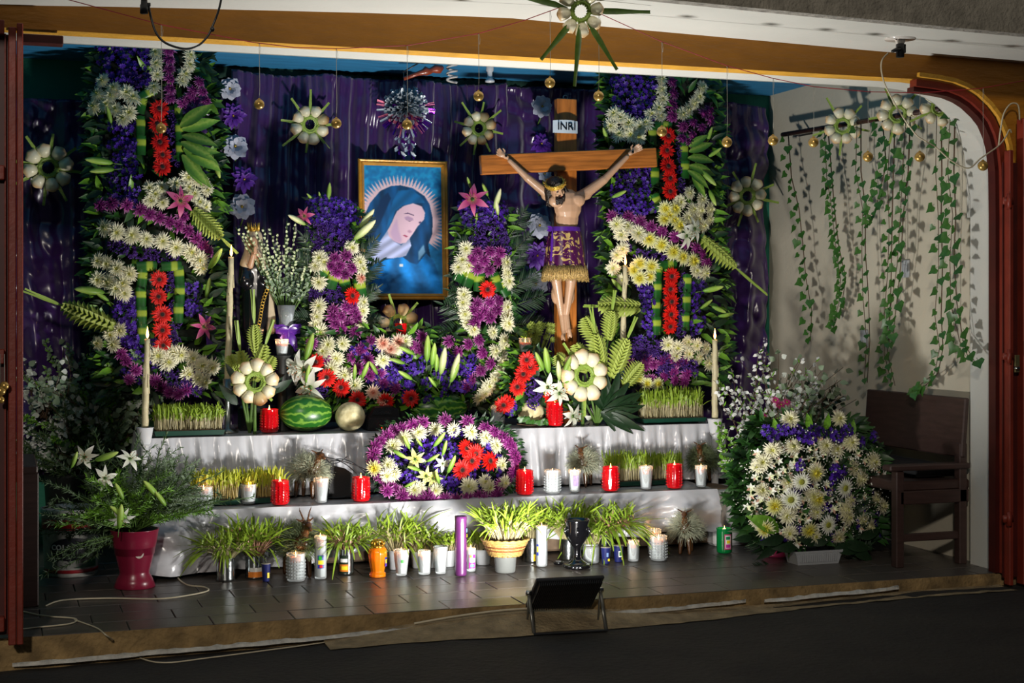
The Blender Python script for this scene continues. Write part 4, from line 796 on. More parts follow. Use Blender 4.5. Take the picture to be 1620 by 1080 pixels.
for k in range(700):
    a_ = R.uniform(0, 2*PI); c = X(894, 422+R.uniform(-2, 3), 0)+Vector((34.5*s_*math.cos(a_), .082*math.sin(a_), 0)); mb.tube([c, c+Vector((R.uniform(-.004, .004)+.006*math.cos(a_), R.uniform(-.004, .004)+.006*math.sin(a_), -.03)), c+Vector((R.uniform(-.008, .008)+.008*math.cos(a_), .008*math.sin(a_), -.058-R.random()*.012))], [.0026, .0022, .0014], 3)
o = mk('gold_fringe', mb, mat('gold_fringe_thread', (178, 148, 88), .45, metal=.25, var=.6, vs=160), fig, kind='stuff')
mb = MB(); ring_strip(mb, [(X(894, 359), 24.5*s_, .056), (X(894, 366), 26.5*s_, .060)], amp=.01); c = X(874, 363, .05)
for (dx, dz, l) in ((-.02, .01, 0), (-.024, -.004, 0)): mb.leaf(c, (dx, -.01, dz), (0, -1, 0), .035, .02, .2, .2, 4)
mb.leaf(c, (-.003, -.005, -.03), (0, -1, 0), .16, .014, .05, .3, 6, tipw=.8); mk('waist_ribbon', mb, mat('violet_ribbon', (80, 30, 140), .3), fig)
# ---------------------------------------------------------------- robed statue left of the picture
YS = 7.35
p = W(404, 548, YS); sp = MP(404, YS)
stt = thing('statue', (p.x, YS, Z3), 'small statue of praying figure in black robe with gold trim, left of the picture', 'statue'); B = stt.location
def S_(px, py, o=0): return W(px, py, YS-o)-B
M_BLKR = mat('black_robe_paint', (14, 14, 18), .22, var=.1, coat=.4)
M_VEIL = mat('cream_veil_paint', (196, 178, 148), .4, var=.2, vs=12)
mk('plinth', MB().bbox((0, 0, .06), (.19, .16, .12), .012), M_BLKR, stt, (0, 0, -.0), smooth=False)
rb = [('c', S_(404, 520), .075, S_(404, 470), .078), ('c', S_(404, 470), .078, S_(405, 425), .066), ('e', S_(405, 415), (.075, .055, .05)), ('c', S_(390, 415), .035, S_(388, 445, .05), .035), ('c', S_(419, 415), .035, S_(418, 440, .05), .033)]
body('black_robe', rb, M_BLKR, stt, .006, 4)
body('cream_veil', [('c', S_(402, 375, -.01), .042, S_(402, 398, -.01), .05), ('c', S_(402, 400), .05, S_(392, 418, .02), .04), ('c', S_(404, 400), .05, S_(414, 420, .03), .04), ('c', S_(425, 440, .02), .022, S_(428, 520, .03), .03)], M_VEIL, stt, .006, 3)
stf = body('head', [('e', S_(400, 384, .035), (.028, .028, .036)), ('e', S_(399, 386, .063), (.005, .008, .008)), ('c', S_(401, 396, .02), .018, S_(402, 405, .01), .02)], M_SKIN, stt, .004, 2)
mk('painted_features', MB().ell(S_(396, 383, .06), (.005, .003, .002)).ell(S_(403, 383, .06), (.005, .003, .002)).ell(S_(399, 390, .062), (.006, .003, .002)), M_HAIR, stf)
hb = []
for s2 in (-1, 1):
    hb += [('c', S_(404+s2*8, 420, .06), .016, S_(404+s2*3, 402, .085), .011)]
    for i in range(4): hb.append(('c', S_(404+s2*2, 402-i*.2, .082+.006*i), .0042, S_(404+s2*1, 392-i*.8, .080+.007*i), .0034))
    hb.append(('c', S_(404+s2*3, 402, .078), .0045, S_(404+s2*3, 395, .07), .004))
body('praying_hands', hb, M_SKIN, stt, .0028, 1)
mb = MB()
for k, (x0_, x1_) in enumerate(((386, 430),)):
    for i in range(14): t = i/13; c = S_(424-6*math.sin(t*5)*.3-18*t, 455+65*t, .075); mb.tube([c+Vector((.008*math.cos(w_*.9), 0, .010*math.sin(w_*.9))) for w_ in range(8)], .002, 4)
mk('gold_scrollwork', mb, M_GOLD, stt)
mb = MB(); c = S_(401, 352)
mb.tube([c+Vector((.0, .0, -.02)), c+Vector((0, 0, -.045))], .02, 10); 
for i in range(9): a_ = 2*PI*i/9; mb.tube([c+Vector((.024*math.cos(a_), .024*math.sin(a_), -.04)), c+Vector((.03*math.cos(a_), .03*math.sin(a_), .0))], [.006, .001], 5)
mk('crown', mb, M_GOLD, stt)
# ================================================================ flower columns
def Z(ox, oy, pts, k=4): return [(ox+x/k, oy+y/k) for x, y in pts]
TL = Arr('flower_column', 'tall flower column left of the robed statue, with cream, magenta, violet blooms and red gerberas', 'flower column', 7.42, (150, 76, 345, 630), .10, Z3)
TL.back([(76, 165, 318), (180, 150, 330), (330, 158, 338), (450, 152, 338), (540, 168, 338), (625, 180, 345)], 950, (.06, .11), spread=.45)
mk('column_foot', MB().lathe([(.10, 0), (.09, .02), (.05, .05)], 16), M_L2, TL.t)
TL.leaves('dark_leaf', [(162, 110+i*38+R.uniform(-8, 8), R.choice((-110, -80, -60)), R.uniform(26, 36)) for i in range(12)]+[(330, 330+i*28, R.choice((60, 90, 120)), 30) for i in range(9)]+[(320, 95, 70, 24), (322, 110, 100, 24)], off=.02)
TL.leaves('striped_leaf', [(288, 205, 75, 62), (288, 215, 95, 58), (286, 225, 110, 62), (290, 235, 118, 70), (288, 245, 135, 62), (285, 200, 55, 64), (290, 252, 145, 52), (300, 262, 130, 50), (292, 190, 62, 48), (296, 240, 88, 52)], off=-.03)
TL.leaves('lily_bud', [(178, 258, -88, 44), (180, 268, -100, 40), (176, 195, -20, 28), (330, 425, 35, 40), (165, 463, -80, 48), (172, 476, -55, 28), (326, 470, 12, 32), (338, 250, 160, 34)], off=-.04)
TL.fill('larkspur', (160, 72, 236, 130), 20, 26); TL.fill('statice', (205, 110, 232, 140), 4, 22)
TL.add('mum', [(246, 84), (247, 101), (248, 119), (243, 139), (300, 88), (299, 103), (292, 118), (288, 128)], 25, -.01)
TL.add('magenta_mum', [(267, 80), (267, 95), (268, 110), (268, 125), (268, 141), (269, 155)], 23, -.01)
TL.add('magenta_mum', [(315, 130), (320, 145), (305, 143), (325, 160), (310, 160), (295, 158), (298, 175), (312, 175), (324, 171), (288, 163), (301, 151)], 21, -.02)
TL.add('mum', [(163, 128), (155, 150), (150, 168), (180, 140), (168, 165), (200, 147), (210, 155), (183, 173), (204, 178), (195, 187), (176, 152)], 28, -.02)
TL.add('gerbera', [(252, 172), (249, 196), (253, 225), (257, 245), (257, 264)], 31, -.035, tilt=.12)
TL.fill('statice', (270, 168, 282, 272), 10, 18); TL.bands([(224, 165, 12), (222, 199, 0), (223, 230, 0), (232, 148, 60), (284, 180, -8), (284, 208, 0), (285, 240, 0)], 15, 31)
TL.fill('larkspur', (178, 192, 214, 322), 22, 25)
TL.add('mum', [(237, 297), (255, 297), (238, 317), (257, 320), (277, 291), (297, 280), (310, 285), (322, 290), (297, 297), (307, 307), (327, 300), (315, 320), (324, 327), (245, 307), (290, 310)], 25, -.02)
TL.add('pink_lily', [(285, 318)], 46, -.07, tilt=.1); TL.add('pink_lily', [(322, 517)], 42, -.05, n=(.6, -1, -.1))
TL.add('magenta_mum', [(160, 325), (177, 322), (201, 324), (222, 332), (237, 339), (252, 344), (268, 351), (282, 357), (297, 365), (310, 377), (320, 388), (328, 398), (290, 342)], 25, -.01)
TL.add('mum', [(166, 360), (185, 367), (210, 373), (231, 379), (257, 382), (278, 392), (301, 400), (314, 411), (318, 423)], 31, -.02)
TL.add('statice', [(192, 393), (207, 397), (222, 401), (238, 403), (255, 405), (272, 408), (180, 388)], 25)
TL.add('mum', [(156, 412), (170, 416), (185, 425), (155, 442), (172, 446), (206, 432), (195, 449), (197, 464), (184, 456)], 28, -.02)
TL.bands([(232, 421, 88), (271, 421, 88), (225, 440, 5), (223, 470, 0), (224, 500, 0), (226, 528, 0), (283, 436, -5), (284, 465, 0), (282, 495, 0)], 16, 31)
TL.add('gerbera', [(252, 442), (251, 469), (257, 497), (257, 522), (258, 546)], 32, -.035, tilt=.12)
TL.fill('statice', (268, 428, 280, 545), 11, 18); TL.fill('larkspur', (182, 462, 218, 545), 18, 25); TL.fill('larkspur', (293, 440, 313, 505), 6, 22)
TL.add('mum', [(265, 572), (284, 560), (304, 566), (297, 590), (318, 577), (312, 598), (334, 580), (322, 603), (274, 557), (250, 562)], 30, -.03)
TL.add('magenta_mum', [(245, 602), (256, 612), (268, 620), (282, 622), (294, 616), (200, 570), (192, 560), (215, 585), (205, 600)], 24, -.02); TL.fill('statice', (262, 585, 318, 620), 12, 22, -.02); TL.fill('larkspur', (195, 540, 250, 600), 10, 24)
TL.fill('mum', (152, 512, 195, 545), 5, 26, -.04)
palm(TL.t, TL.p(303, 330, -.05), (.62, -.1, -.62), .19, .085, stem=.12); palm(TL.t, TL.p(184, 518, -.05), (-1, -.1, .42), .26, .10, stem=.20)

TR = Arr('flower_column', 'tall flower column right of the crucifix, with cream, magenta, violet blooms and red gerberas', 'flower column', 7.25, (962, 120, 1130, 612), .10, Z3)
TR.back([(118, 965, 1120), (200, 962, 1130), (330, 968, 1128), (450, 962, 1140), (540, 985, 1142), (608, 990, 1135)], 900, (.06, .11), spread=.45)
mk('column_foot', MB().lathe([(.10, 0), (.09, .02), (.05, .05)], 16), M_L2, TR.t)
TR.leaves('dark_leaf', [(968, 130+i*40, R.choice((-110, -80, -60)), R.uniform(22, 30)) for i in range(9)]+[(1128, 420+i*24, R.choice((60, 90, 120)), 30) for i in range(7)], off=.02)
TR.leaves('striped_leaf', [(1090, 240, 70, 44), (1088, 250, 90, 50), (1090, 262, 105, 50), (1088, 270, 120, 46), (1095, 280, 140, 40), (1090, 232, 50, 40)], off=-.03)
TR.leaves('lily_bud', [(968, 312, 65, 26), (962, 225, -25, 26), (1108, 268, 140, 36), (1122, 300, 160, 28), (985, 460, -50, 30), (1112, 460, 75, 34), (1108, 488, 50, 24), (1126, 484, 110, 26), (1136, 500, 85, 26), (1118, 225, 20, 26), (1120, 248, 50, 26)], off=-.04)
TR.fill('larkspur', (970, 124, 1034, 186), 17, 26)
TR.add('mum', [(1046, 126), (1046, 142), (1048, 157), (1041, 172), (1030, 181), (1045, 184), (1110, 139), (1105, 153), (1097, 163), (1088, 174), (1079, 181)], 24, -.01)
TR.add('magenta_mum', [(1063, 130), (1065, 148), (1063, 166), (1063, 184)], 23, -.01)
TR.add('mum', [(972, 180), (982, 186), (967, 199), (995, 196), (980, 213), (997, 213), (1012, 201), (1011, 217), (1021, 196)], 27, -.02)
TR.add('magenta_mum', [(1080, 200), (1096, 194), (1112, 180), (1122, 176), (1123, 190), (1110, 203), (1095, 214), (1079, 219), (1112, 217), (1092, 225)], 22, -.02)
TR.add('gerbera', [(1057, 215), (1055, 238), (1057, 263), (1060, 282), (1060, 303)], 29, -.035, tilt=.12)
TR.fill('statice', (1073, 225, 1082, 300), 7, 17); TR.bands([(1032, 215, 0), (1034, 250, 0), (1036, 280, 0), (1040, 320, -20), (1048, 198, 90), (1082, 240, 0), (1084, 268, 0)], 14, 29)
TR.fill('larkspur', (976, 268, 1034, 336), 17, 24); TR.fill('larkspur', (968, 300, 985, 320), 3, 22)
TR.add('mum', [(1090, 305), (1075, 319), (1095, 332), (1110, 316), (1107, 332), (1122, 330), (1121, 347), (1103, 347), (1112, 357), (1088, 345), (1098, 362)], 25, -.02); TR.add('yellow_mum', [(1052, 330), (1067, 331), (1050, 347), (1066, 348), (1074, 356), (1058, 340)], 25, -.03)
TR.add('lily', [(1085, 373), (1098, 362)], 40, -.06)
TR.add('magenta_mum', [(968, 342), (994, 344), (1013, 351), (1030, 359), (1047, 366), (1067, 375), (1085, 385), (1100, 392), (1110, 402), (1117, 416)], 24, -.01)
TR.add('mum', [(977, 355), (992, 358), (984, 371), (1010, 370)], 28, -.02); TR.add('yellow_mum', [(1027, 379), (1045, 387), (1064, 398), (1079, 407), (1096, 413)], 29, -.02); TR.add('mum', [(1100, 428), (1114, 431)], 28, -.02)
TR.add('statice', [(1012, 404), (1042, 408), (990, 391), (1030, 406), (1052, 412)], 23)
TR.add('mum', [(977, 404), (985, 394), (970, 424), (985, 442)], 25, -.02); TR.add('yellow_mum', [(1002, 427), (1012, 440), (1012, 417), (1030, 421), (1027, 438)], 25, -.02)
TR.add('gerbera', [(1062, 437), (1060, 457), (1062, 477), (1061, 497), (1060, 516)], 29, -.035, tilt=.1)
TR.fill('statice', (1075, 425, 1083, 528), 10, 18); TR.bands([(1041, 430, 5), (1040, 458, 0), (1038, 487, 0), (1039, 515, 0), (1056, 418, 88), (1087, 448, 0), (1086, 478, 0), (1084, 508, 0)], 14, 29)
TR.fill('larkspur', (1013, 450, 1030, 540), 9, 23); TR.fill('larkspur', (1090, 440, 1112, 535), 12, 23)
TR.add('mum', [(1055, 544), (1071, 549), (1086, 541), (1101, 546), (1116, 551), (1068, 562), (1088, 560), (1105, 565), (1120, 575), (1128, 562)], 25, -.03)
TR.fill('statice', (1000, 540, 1050, 572), 13, 22, -.02); TR.fill('statice', (1045, 565, 1100, 590), 12, 22, -.02); TR.fill('magenta_mum', (996, 566, 1095, 606), 17, 22, -.02); TR.add('yellow_mum', [(1010, 598), (1024, 606), (1040, 606)], 22, -.04)
palm(TR.t, TR.p(1108, 375, -.05), (.72, -.1, -.6), .24, .085, stem=.24)
palm(TR.t, TR.p(1014, 486, -.06), (-1, -.1, .02), .24, .10, stem=.1)

# slender sprays either side of the picture
def fan(A, cx, y0, y1, n, L, side):
    for i in range(n):
        t = i/(n-1); py = y0+(y1-y0)*t; a = side*(25+75*t+R.uniform(-8, 8)); A.leaves('palm_frond', [(cx+side*6, py+14, a, L*(.8+.4*R.random()))], off=.05)
ML = Arr('flower_spray', 'slender flower spray left of the framed picture, beside the vase of white spikes', 'flower spray', 7.32, (488, 305, 588, 640), .08, Z3)
ML.back([(318, 500, 555), (400, 495, 570), (520, 490, 580), (636, 490, 590)], 420, (.05, .09)); fan(ML, 520, 370, 560, 7, 62, -1); fan(ML, 550, 380, 560, 7, 52, 1)
ML.fill('larkspur', (492, 312, 565, 352), 14, 24); ML.fill('statice', (495, 355, 550, 398), 16, 23); ML.fill('larkspur', (515, 345, 550, 370), 5, 24)
ML.add('pink_lily', [(482, 342)], 30, -.03, n=(-.8, -1, .2)); ML.leaves('pale_bud', [(483, 355, -60, 34), (560, 378, 42, 46), (568, 360, 35, 38)], off=-.06); ML.leaves('lily_bud', [(519, 318, 6, 30), (497, 318, -45, 18), (508, 318, -20, 16)])
ML.add('mum', [(505, 408), (500, 420), (505, 446), (512, 415), (556, 392), (567, 414), (572, 425), (505, 484), (502, 500), (507, 524), (500, 514), (572, 492), (570, 512), (573, 478)], 26, -.02)
ML.add('magenta_mum', [(530, 408), (547, 404), (538, 420), (556, 424), (546, 434), (524, 420), (533, 430), (528, 490), (548, 485), (539, 500), (560, 495), (550, 512), (530, 511), (564, 504), (540, 520), (526, 500), (557, 482)], 24, -.03)
ML.add('gerbera', [(557, 468)], 30, -.05, n=(.5, -1, 0)); ML.bands([(512, 430, 35), (526, 443, 15), (545, 446, -15), (570, 456, -10)], 18, 30); ML.fill('statice', (496, 455, 548, 478), 10, 22); ML.fill('statice', (515, 515, 550, 530), 4, 20); ML.add('salmon_mum', [(570, 440)], 22, -.02)
MR = Arr('flower_spray', 'slender flower spray between the framed picture and the crucifix', 'flower spray', 7.30, (712, 300, 815, 640), .08, Z3)
MR.back([(325, 735, 800), (400, 728, 805), (520, 722, 812), (636, 722, 815)], 420, (.05, .09)); fan(MR, 765, 385, 545, 7, 66, -1); fan(MR, 790, 375, 550, 8, 58, 1)
MR.add('pink_lily', [(748, 316)], 44, -.04, n=(-.3, -1, .5)); MR.leaves('pale_bud', [(782, 330, 10, 34), (788, 340, -12, 26)], off=-.05); MR.leaves('lily_bud', [(745, 298, -25, 20), (772, 310, -30, 24), (752, 358, 5, 22)])
MR.fill('larkspur', (733, 322, 800, 356), 13, 25); MR.fill('statice', (748, 350, 800, 405), 16, 23)
MR.add('mum', [(737, 394), (732, 412), (726, 424), (741, 420), (799, 415), (801, 432), (803, 445), (733, 478), (736, 496), (740, 510), (801, 500), (800, 485), (734, 466)], 26, -.02)
MR.add('magenta_mum', [(755, 400), (775, 398), (765, 412), (786, 413), (773, 427), (755, 424), (790, 400), (748, 410), (755, 480), (775, 478), (765, 492), (785, 490), (775, 502), (758, 500), (750, 490), (788, 476)], 24, -.03)
MR.add('gerbera', [(771, 458)], 31, -.05, tilt=.05); MR.bands([(728, 432, 25), (742, 440, 20), (758, 446, 5), (784, 446, -20), (795, 455, -30)], 18, 30)

# the mound in the middle
CM = Arr('flower_mound', 'low mound of magenta, cream and violet flowers behind the melons, below the picture', 'flower mound', 7.26, (478, 508, 832, 650), .10, Z3)
CM.back([(520, 500, 820), (560, 485, 830), (610, 490, 826), (648, 500, 810)], 1100, (.05, .09), off=.03)
CM.leaves('lily_bud', [(675, 572, -3, 44), (683, 578, 6, 38), (690, 588, 2, 30), (712, 605, 22, 36), (655, 560, -65, 30), (640, 575, -70, 28), (652, 600, -60, 30), (597, 592, -35, 26), (560, 600, 0, 26), (572, 598, 15, 30), (690, 612, -40, 22), (483, 570, 10, 46), (484, 605, 12, 30)], off=-.06, wide=1.0); CM.leaves('pale_bud', [(697, 592, 4, 46), (714, 600, 18, 44)], off=-.07)
CM.add('magenta_mum', [(493, 543), (667, 533), (664, 555), (557, 565), (582, 568), (567, 583), (585, 593), (607, 606), (625, 614), (740, 545), (724, 557), (762, 558), (775, 575), (760, 586), (745, 600), (737, 612), (650, 545), (575, 550), (590, 580), (517, 568), (600, 590), (757, 538), (750, 512), (710, 540)], 24)
CM.add('mum', [(520, 545), (543, 543), (532, 566), (625, 550), (525, 582), (545, 592), (562, 608), (782, 556), (797, 550), (790, 590), (772, 612), (757, 628), (795, 572), (748, 522), (778, 526), (795, 538), (802, 512), (780, 600), (765, 620), (640, 540), (512, 556), (605, 570)], 27, -.01)
CM.add('salmon_mum', [(590, 620), (606, 543), (618, 552), (607, 632), (630, 540)], 26, -.02); CM.add('gerbera', [(517, 597), (540, 613), (565, 632), (500, 572), (610, 634), (487, 625), (650, 630)], 31, -.03)
CM.fill('larkspur', (590, 572, 655, 612), 13, 25); CM.fill('larkspur', (698, 560, 752, 612), 14, 25); CM.fill('larkspur', (640, 545, 705, 640), 10, 25); CM.fill('statice', (495, 590, 515, 630), 5, 22); CM.fill('larkspur', (555, 540, 620, 570), 6, 22); CM.fill('magenta_mum', (560, 525, 660, 560), 5, 22)
CM.add('lily', [(482, 585), (492, 612), (470, 580)], 50, -.05)
GR = Arr('flower_string', 'string of red gerberas and white lilies below the crucifix, beside the cantaloupe', 'flower spray', 7.07, (800, 545, 905, 655), .05, Z3)
GR.back([(552, 812, 850), (600, 805, 905), (650, 800, 905)], 220, (.04, .08))
GR.add('gerbera', [(833, 569), (828, 592), (819, 612), (803, 635), (872, 627), (797, 640), (838, 580)], 29, -.03); GR.fill('statice', (835, 595, 850, 640), 5, 22); GR.fill('larkspur', (800, 640, 815, 655), 2, 22); GR.add('lily', [(866, 612), (884, 622), (905, 658)], 42, -.04)
GR.leaves('lily_bud', [(868, 590, -10, 44), (860, 585, -30, 34), (890, 596, 20, 36), (895, 610, 5, 34)], off=-.04); GR.leaves('pale_bud', [(885, 602, -8, 34)], off=-.05)
p = W(908, 646, 6.98); put('lily', W(912, 655, 7.08), 42*MP(912, 7.0), GR.t, (.2, -1, .1)); put('lily', W(935, 662, 7.08), 36*MP(912, 7.0), GR.t, (.7, -1, -.6))
GR.leaves('dark_leaf', [(850, 600, -20, 40), (842, 575, 20, 36), (880, 590, 45, 40), (905, 640, 80, 40), (900, 625, 120, 36)], off=0)

# palm ornaments standing on the upper step
def palmset(name, label, items, base, Y, group=None, leaves=()):
    p = W(base[0], base[1], Y); t = thing(name, (p.x, Y, Z3), label, 'palm ornament', group)
    for it in items:
        a = math.radians(it[2]); q = it[5] if len(it) > 5 else 0; palm(t, W(it[0], it[1], Y), (math.sin(a), -.08, math.cos(a)), it[3]*MP(it[0], Y), it[4]*MP(it[0], Y), stem=q)
        mk('stalk', MB().tube([W(it[0], it[1], Y)-p+Vector((0, .004, 0))-Vector((math.sin(a), 0, math.cos(a)))*-.02, Vector((0, .004, 0))+Vector((0, 0, Z3-p.z))], [.006, .007], 5), M_STEM, t, Vector((0, 0, p.z-Z3)))
    for (px, py, a, L) in leaves: a = math.radians(a); lay('dark_leaf', W(px, py, Y-.02), (math.sin(a), -.2, math.cos(a)), L*MP(px, Y), t)
    return t
palmset('woven_palm_fan', 'fan of braided palm leaves at the base of the crucifix, behind an ivory rosette', [(952, 592, -12, 62, 34, .16), (930, 590, -28, 50, 30), (966, 600, 22, 66, 34, .14), (985, 612, 40, 46, 30), (905, 590, -45, 40, 24), (945, 545, -30, 48, 28), (962, 540, 6, 46, 26, .12)], (945, 660), 7.03)
palmset('woven_palm_fan', 'fan of braided palm leaves left of the left watermelon, under the tall taper', [(388, 618, -8, 62, 30, .16), (402, 605, 16, 60, 26, .14), (378, 600, -22, 40, 24), (405, 560, -4, 45, 22, .18), (412, 600, 30, 40, 22)], (395, 660), 7.14, leaves=[(375, 640, -40, 44), (420, 630, 40, 44), (372, 600, -30, 30), (430, 620, 60, 40)])
star('ivory_rosette', W(924, 594, 7.00), 78*MP(924, 7.0), 'large ivory spoon-petal rosette right of the lilies, in front of the braided palm', spike=.9, n=9, roll=.3, face=(.08, -1, .05), spikes=5, pin=-1)
star('ivory_rosette', W(404, 604, 7.02), 72*MP(404, 7.0), 'large ivory spoon-petal rosette left of the left watermelon', spike=.2, n=9, roll=.1, face=(-.25, -1, .05), brown=(7,), spikes=3, pin=-1)
star('ivory_rosette', W(630, 512, 7.32), 66*MP(630, 7.2), 'brown-tinged ivory rosette just below the framed picture', spike=.8, n=7, roll=.35, brown=(0, 1, 2, 4, 5), face=(0, -1, .1), spikes=6, pin=-1)
# fan of broad green strips beside the right tray
p = W(965, 668, 7.06); fn = thing('leaf_fan', (p.x, 7.06, Z3), 'fan of long dark green leaf strips right of the large ivory rosette', 'leaf fan')
for i in range(16): a = math.radians(-62+150*i/15); lay('dark_leaf', W(958+R.uniform(-8, 8), 648+R.uniform(-4, 10), 7.04-.004*i), (math.sin(a)+.35, -.25, math.cos(a)*.8+.05), 62*MP(960, 7)*R.uniform(.85, 1.2), fn, wide=.62)
for (a, L) in ((100, 66), (118, 80), (130, 64), (84, 60), (150, 44)): a = math.radians(a); lay('dark_leaf', W(950, 652, 7.0), (math.sin(a), -.45, math.cos(a)*.8), L*MP(960, 7), fn, wide=.6)
mk('binding', MB().lathe([(.02, 0), (.016, .04), (.03, .1)], 8), M_STEM, fn)

# oval wreath leaning on the lower step
YW = 6.74
WR = Arr('flower_wreath', 'oval wreath of magenta edging, cream, violet and red flowers leaning on the lower step', 'wreath', YW, (584, 654, 824, 802), .07, Z2, leanz=.14)
WR.back([(660, 650, 760), (675, 612, 800), (700, 592, 820), (735, 586, 824), (770, 600, 818), (796, 640, 770)], 800, (.022, .045), off=.02, mats=[M_L2, M_L2, M_L1], depth=.06, dirf=lambda px, py: ((px-703)/118+R.uniform(-.6, .6), R.uniform(-1.2, -.4), (728-py)/75+R.uniform(-.6, .6)))
ring = []
for i in range(40):
    a = 2*PI*i/40; ring.append((703+112*math.cos(a)+R.uniform(-2, 2), 727+(66 if math.sin(a) > 0 else 62)*math.sin(a)+R.uniform(-2, 2)))
WR.add('magenta_mum', [q for i, q in enumerate(ring) if not (680 < q[0] < 760 and q[1] < 700 and i % 2)], 25, tilt=.2); WR.add('magenta_mum', [(739, 798), (763, 792), (703, 788), (677, 786), (637, 784), (720, 790), (785, 784), (613, 776)], 27, -.01)
ring = []
for i in range(20):
    a = 2*PI*(i+.5)/20; ring.append((703+90*math.cos(a), 727+48*math.sin(a)))
WR.add('mum', [q for i, q in enumerate(ring) if i % 3 != 1 or q[1] < 700], 27, -.01); WR.add('yellow_mum', [(593, 740)], 26, -.02); WR.add('mum', [(612, 752), (655, 774), (738, 768), (773, 770), (797, 762)], 27, -.02)
WR.add('gerbera', [(738, 710), (746, 729), (775, 729), (731, 743), (752, 718)], 32, -.04); WR.add('lily', [(700, 733)], 27, -.03); WR.add('yellow_lily', [(657, 726), (685, 756), (674, 752)], 32, -.03)
WR.leaves('lily_bud', [(648, 710, -25, 26), (668, 706, -35, 18), (686, 706, 35, 30), (675, 730, 55, 24), (700, 720, 12, 26), (708, 748, 22, 32), (622, 712, 120, 26), (665, 744, -70, 26), (640, 770, 60, 20), (695, 765, -20, 24)], off=-.05)
WR.fill('larkspur', (615, 683, 800, 775), 44, 25, ell=True)
# small magenta and cream flowers low right of the centre melon are part of the mound already

# ---------------------------------------------------------------- big basket of white flowers at the right
RB = Arr('flower_basket', 'big round arrangement of white and violet flowers in white planter beside the dark chair', 'flower arrangement', 6.24, (1162, 650, 1404, 862), .17, .0)
RB.back([(665, 1205, 1345), (720, 1172, 1385), (780, 1165, 1400), (830, 1175, 1398), (860, 1225, 1365)], 1300, (.05, .1), off=.03, depth=.12, mats=[M_L1, M_L2, M_L1])
def planter(A, px0, px1, py0, py1, Y):
    a, b = W(px0, py1, Y), W(px1, py1, Y); w_ = b.x-a.x; h = W(px0, py0, Y).z-a.z; c = (a+b)/2; B = A.t.location; mb = MB(); n = 18
    v = [];
    for (z, k) in ((0, .88), (h*.82, 1), (h*.84, 1.03), (h, 1.04)): v += [(-w_/2*k, -.055*k, z), (w_/2*k, -.055*k, z), (w_/2*k, .055*k, z), (-w_/2*k, .055*k, z)]
    mb.add(v, [(3, 2, 1, 0)]+[(i*4+j, i*4+(j+1) % 4, i*4+4+(j+1) % 4, i*4+4+j) for i in range(3) for j in range(4)])
    for i in range(n): x = -w_*.40+w_*.80*i/(n-1); mb.box((x, -.054, h*.48), (.006, .008, h*.55), 0, Matrix.Rotation(.08, 3, 'X'))
    return mk('planter', mb, mat('white_plastic', (170, 174, 178), .35, var=.05), A.t, Vector((c.x, Y, 0))-B, False)
planter(RB, 1250, 1322, 866, 888, 6.10)
RB.t.location.z = 0
RB.add('mum', [(1250, 664), (1326, 662), (1207, 730), (1290, 747), (1305, 705), (1380, 730), (1285, 785), (1336, 806), (1395, 800), (1345, 700), (1375, 832), (1222, 712), (1360, 757), (1245, 815)], 32, -.02); RB.add('yellow_mum', [(1210, 836), (1279, 838), (1290, 748), (1292, 790), (1225, 800)], 30, -.03); RB.add('mum', [(1340, 818)], 30, -.03)
RB.add('white_gerbera', [(1268, 762), (1251, 790), (1337, 772), (1310, 830)], 38, -.04)
RB.add('larkspur', [(1222, 688), (1234, 680), (1246, 678), (1262, 682), (1271, 690), (1288, 680), (1300, 684), (1316, 686), (1324, 690), (1363, 700), (1381, 690), (1265, 735), (1320, 742), (1326, 752), (1332, 745), (1318, 757), (1281, 693), (1215, 682), (1340, 680)], 27, -.03)
RB.fill('larkspur', (1200, 770, 1390, 850), 24, 24, ell=False); RB.fill('alstroemeria', (1180, 690, 1395, 855), 52, 33, ell=True); RB.fill('gypsophila', (1172, 680, 1398, 858), 46, 34, -.01, ell=True); RB.fill('mum', (1178, 700, 1395, 858), 16, 29, -.01, ell=True); RB.fill('alstroemeria', (1225, 690, 1360, 720), 6, 30)
RB.leaves('dark_leaf', [(1240, 850, -100, 50), (1230, 860, -120, 44), (1335, 860, 100, 52), (1345, 866, 115, 50), (1290, 862, -60, 40), (1285, 862, 70, 40), (1260, 866, -90, 44), (1320, 868, 95, 54), (1360, 850, 80, 44), (1190, 850, -95, 36)], off=-.02); RB.leaves('broad_leaf', [(1280, 680, -5, 28), (1305, 680, 15, 28), (1345, 690, 10, 28), (1228, 690, -15, 30), (1275, 675, 25, 24), (1232, 840, -60, 60)], off=-.02, wide=1.6)
fan(RB, 1320, 850, 885, 3, 60, 1); fan(RB, 1230, 845, 880, 3, 54, -1)
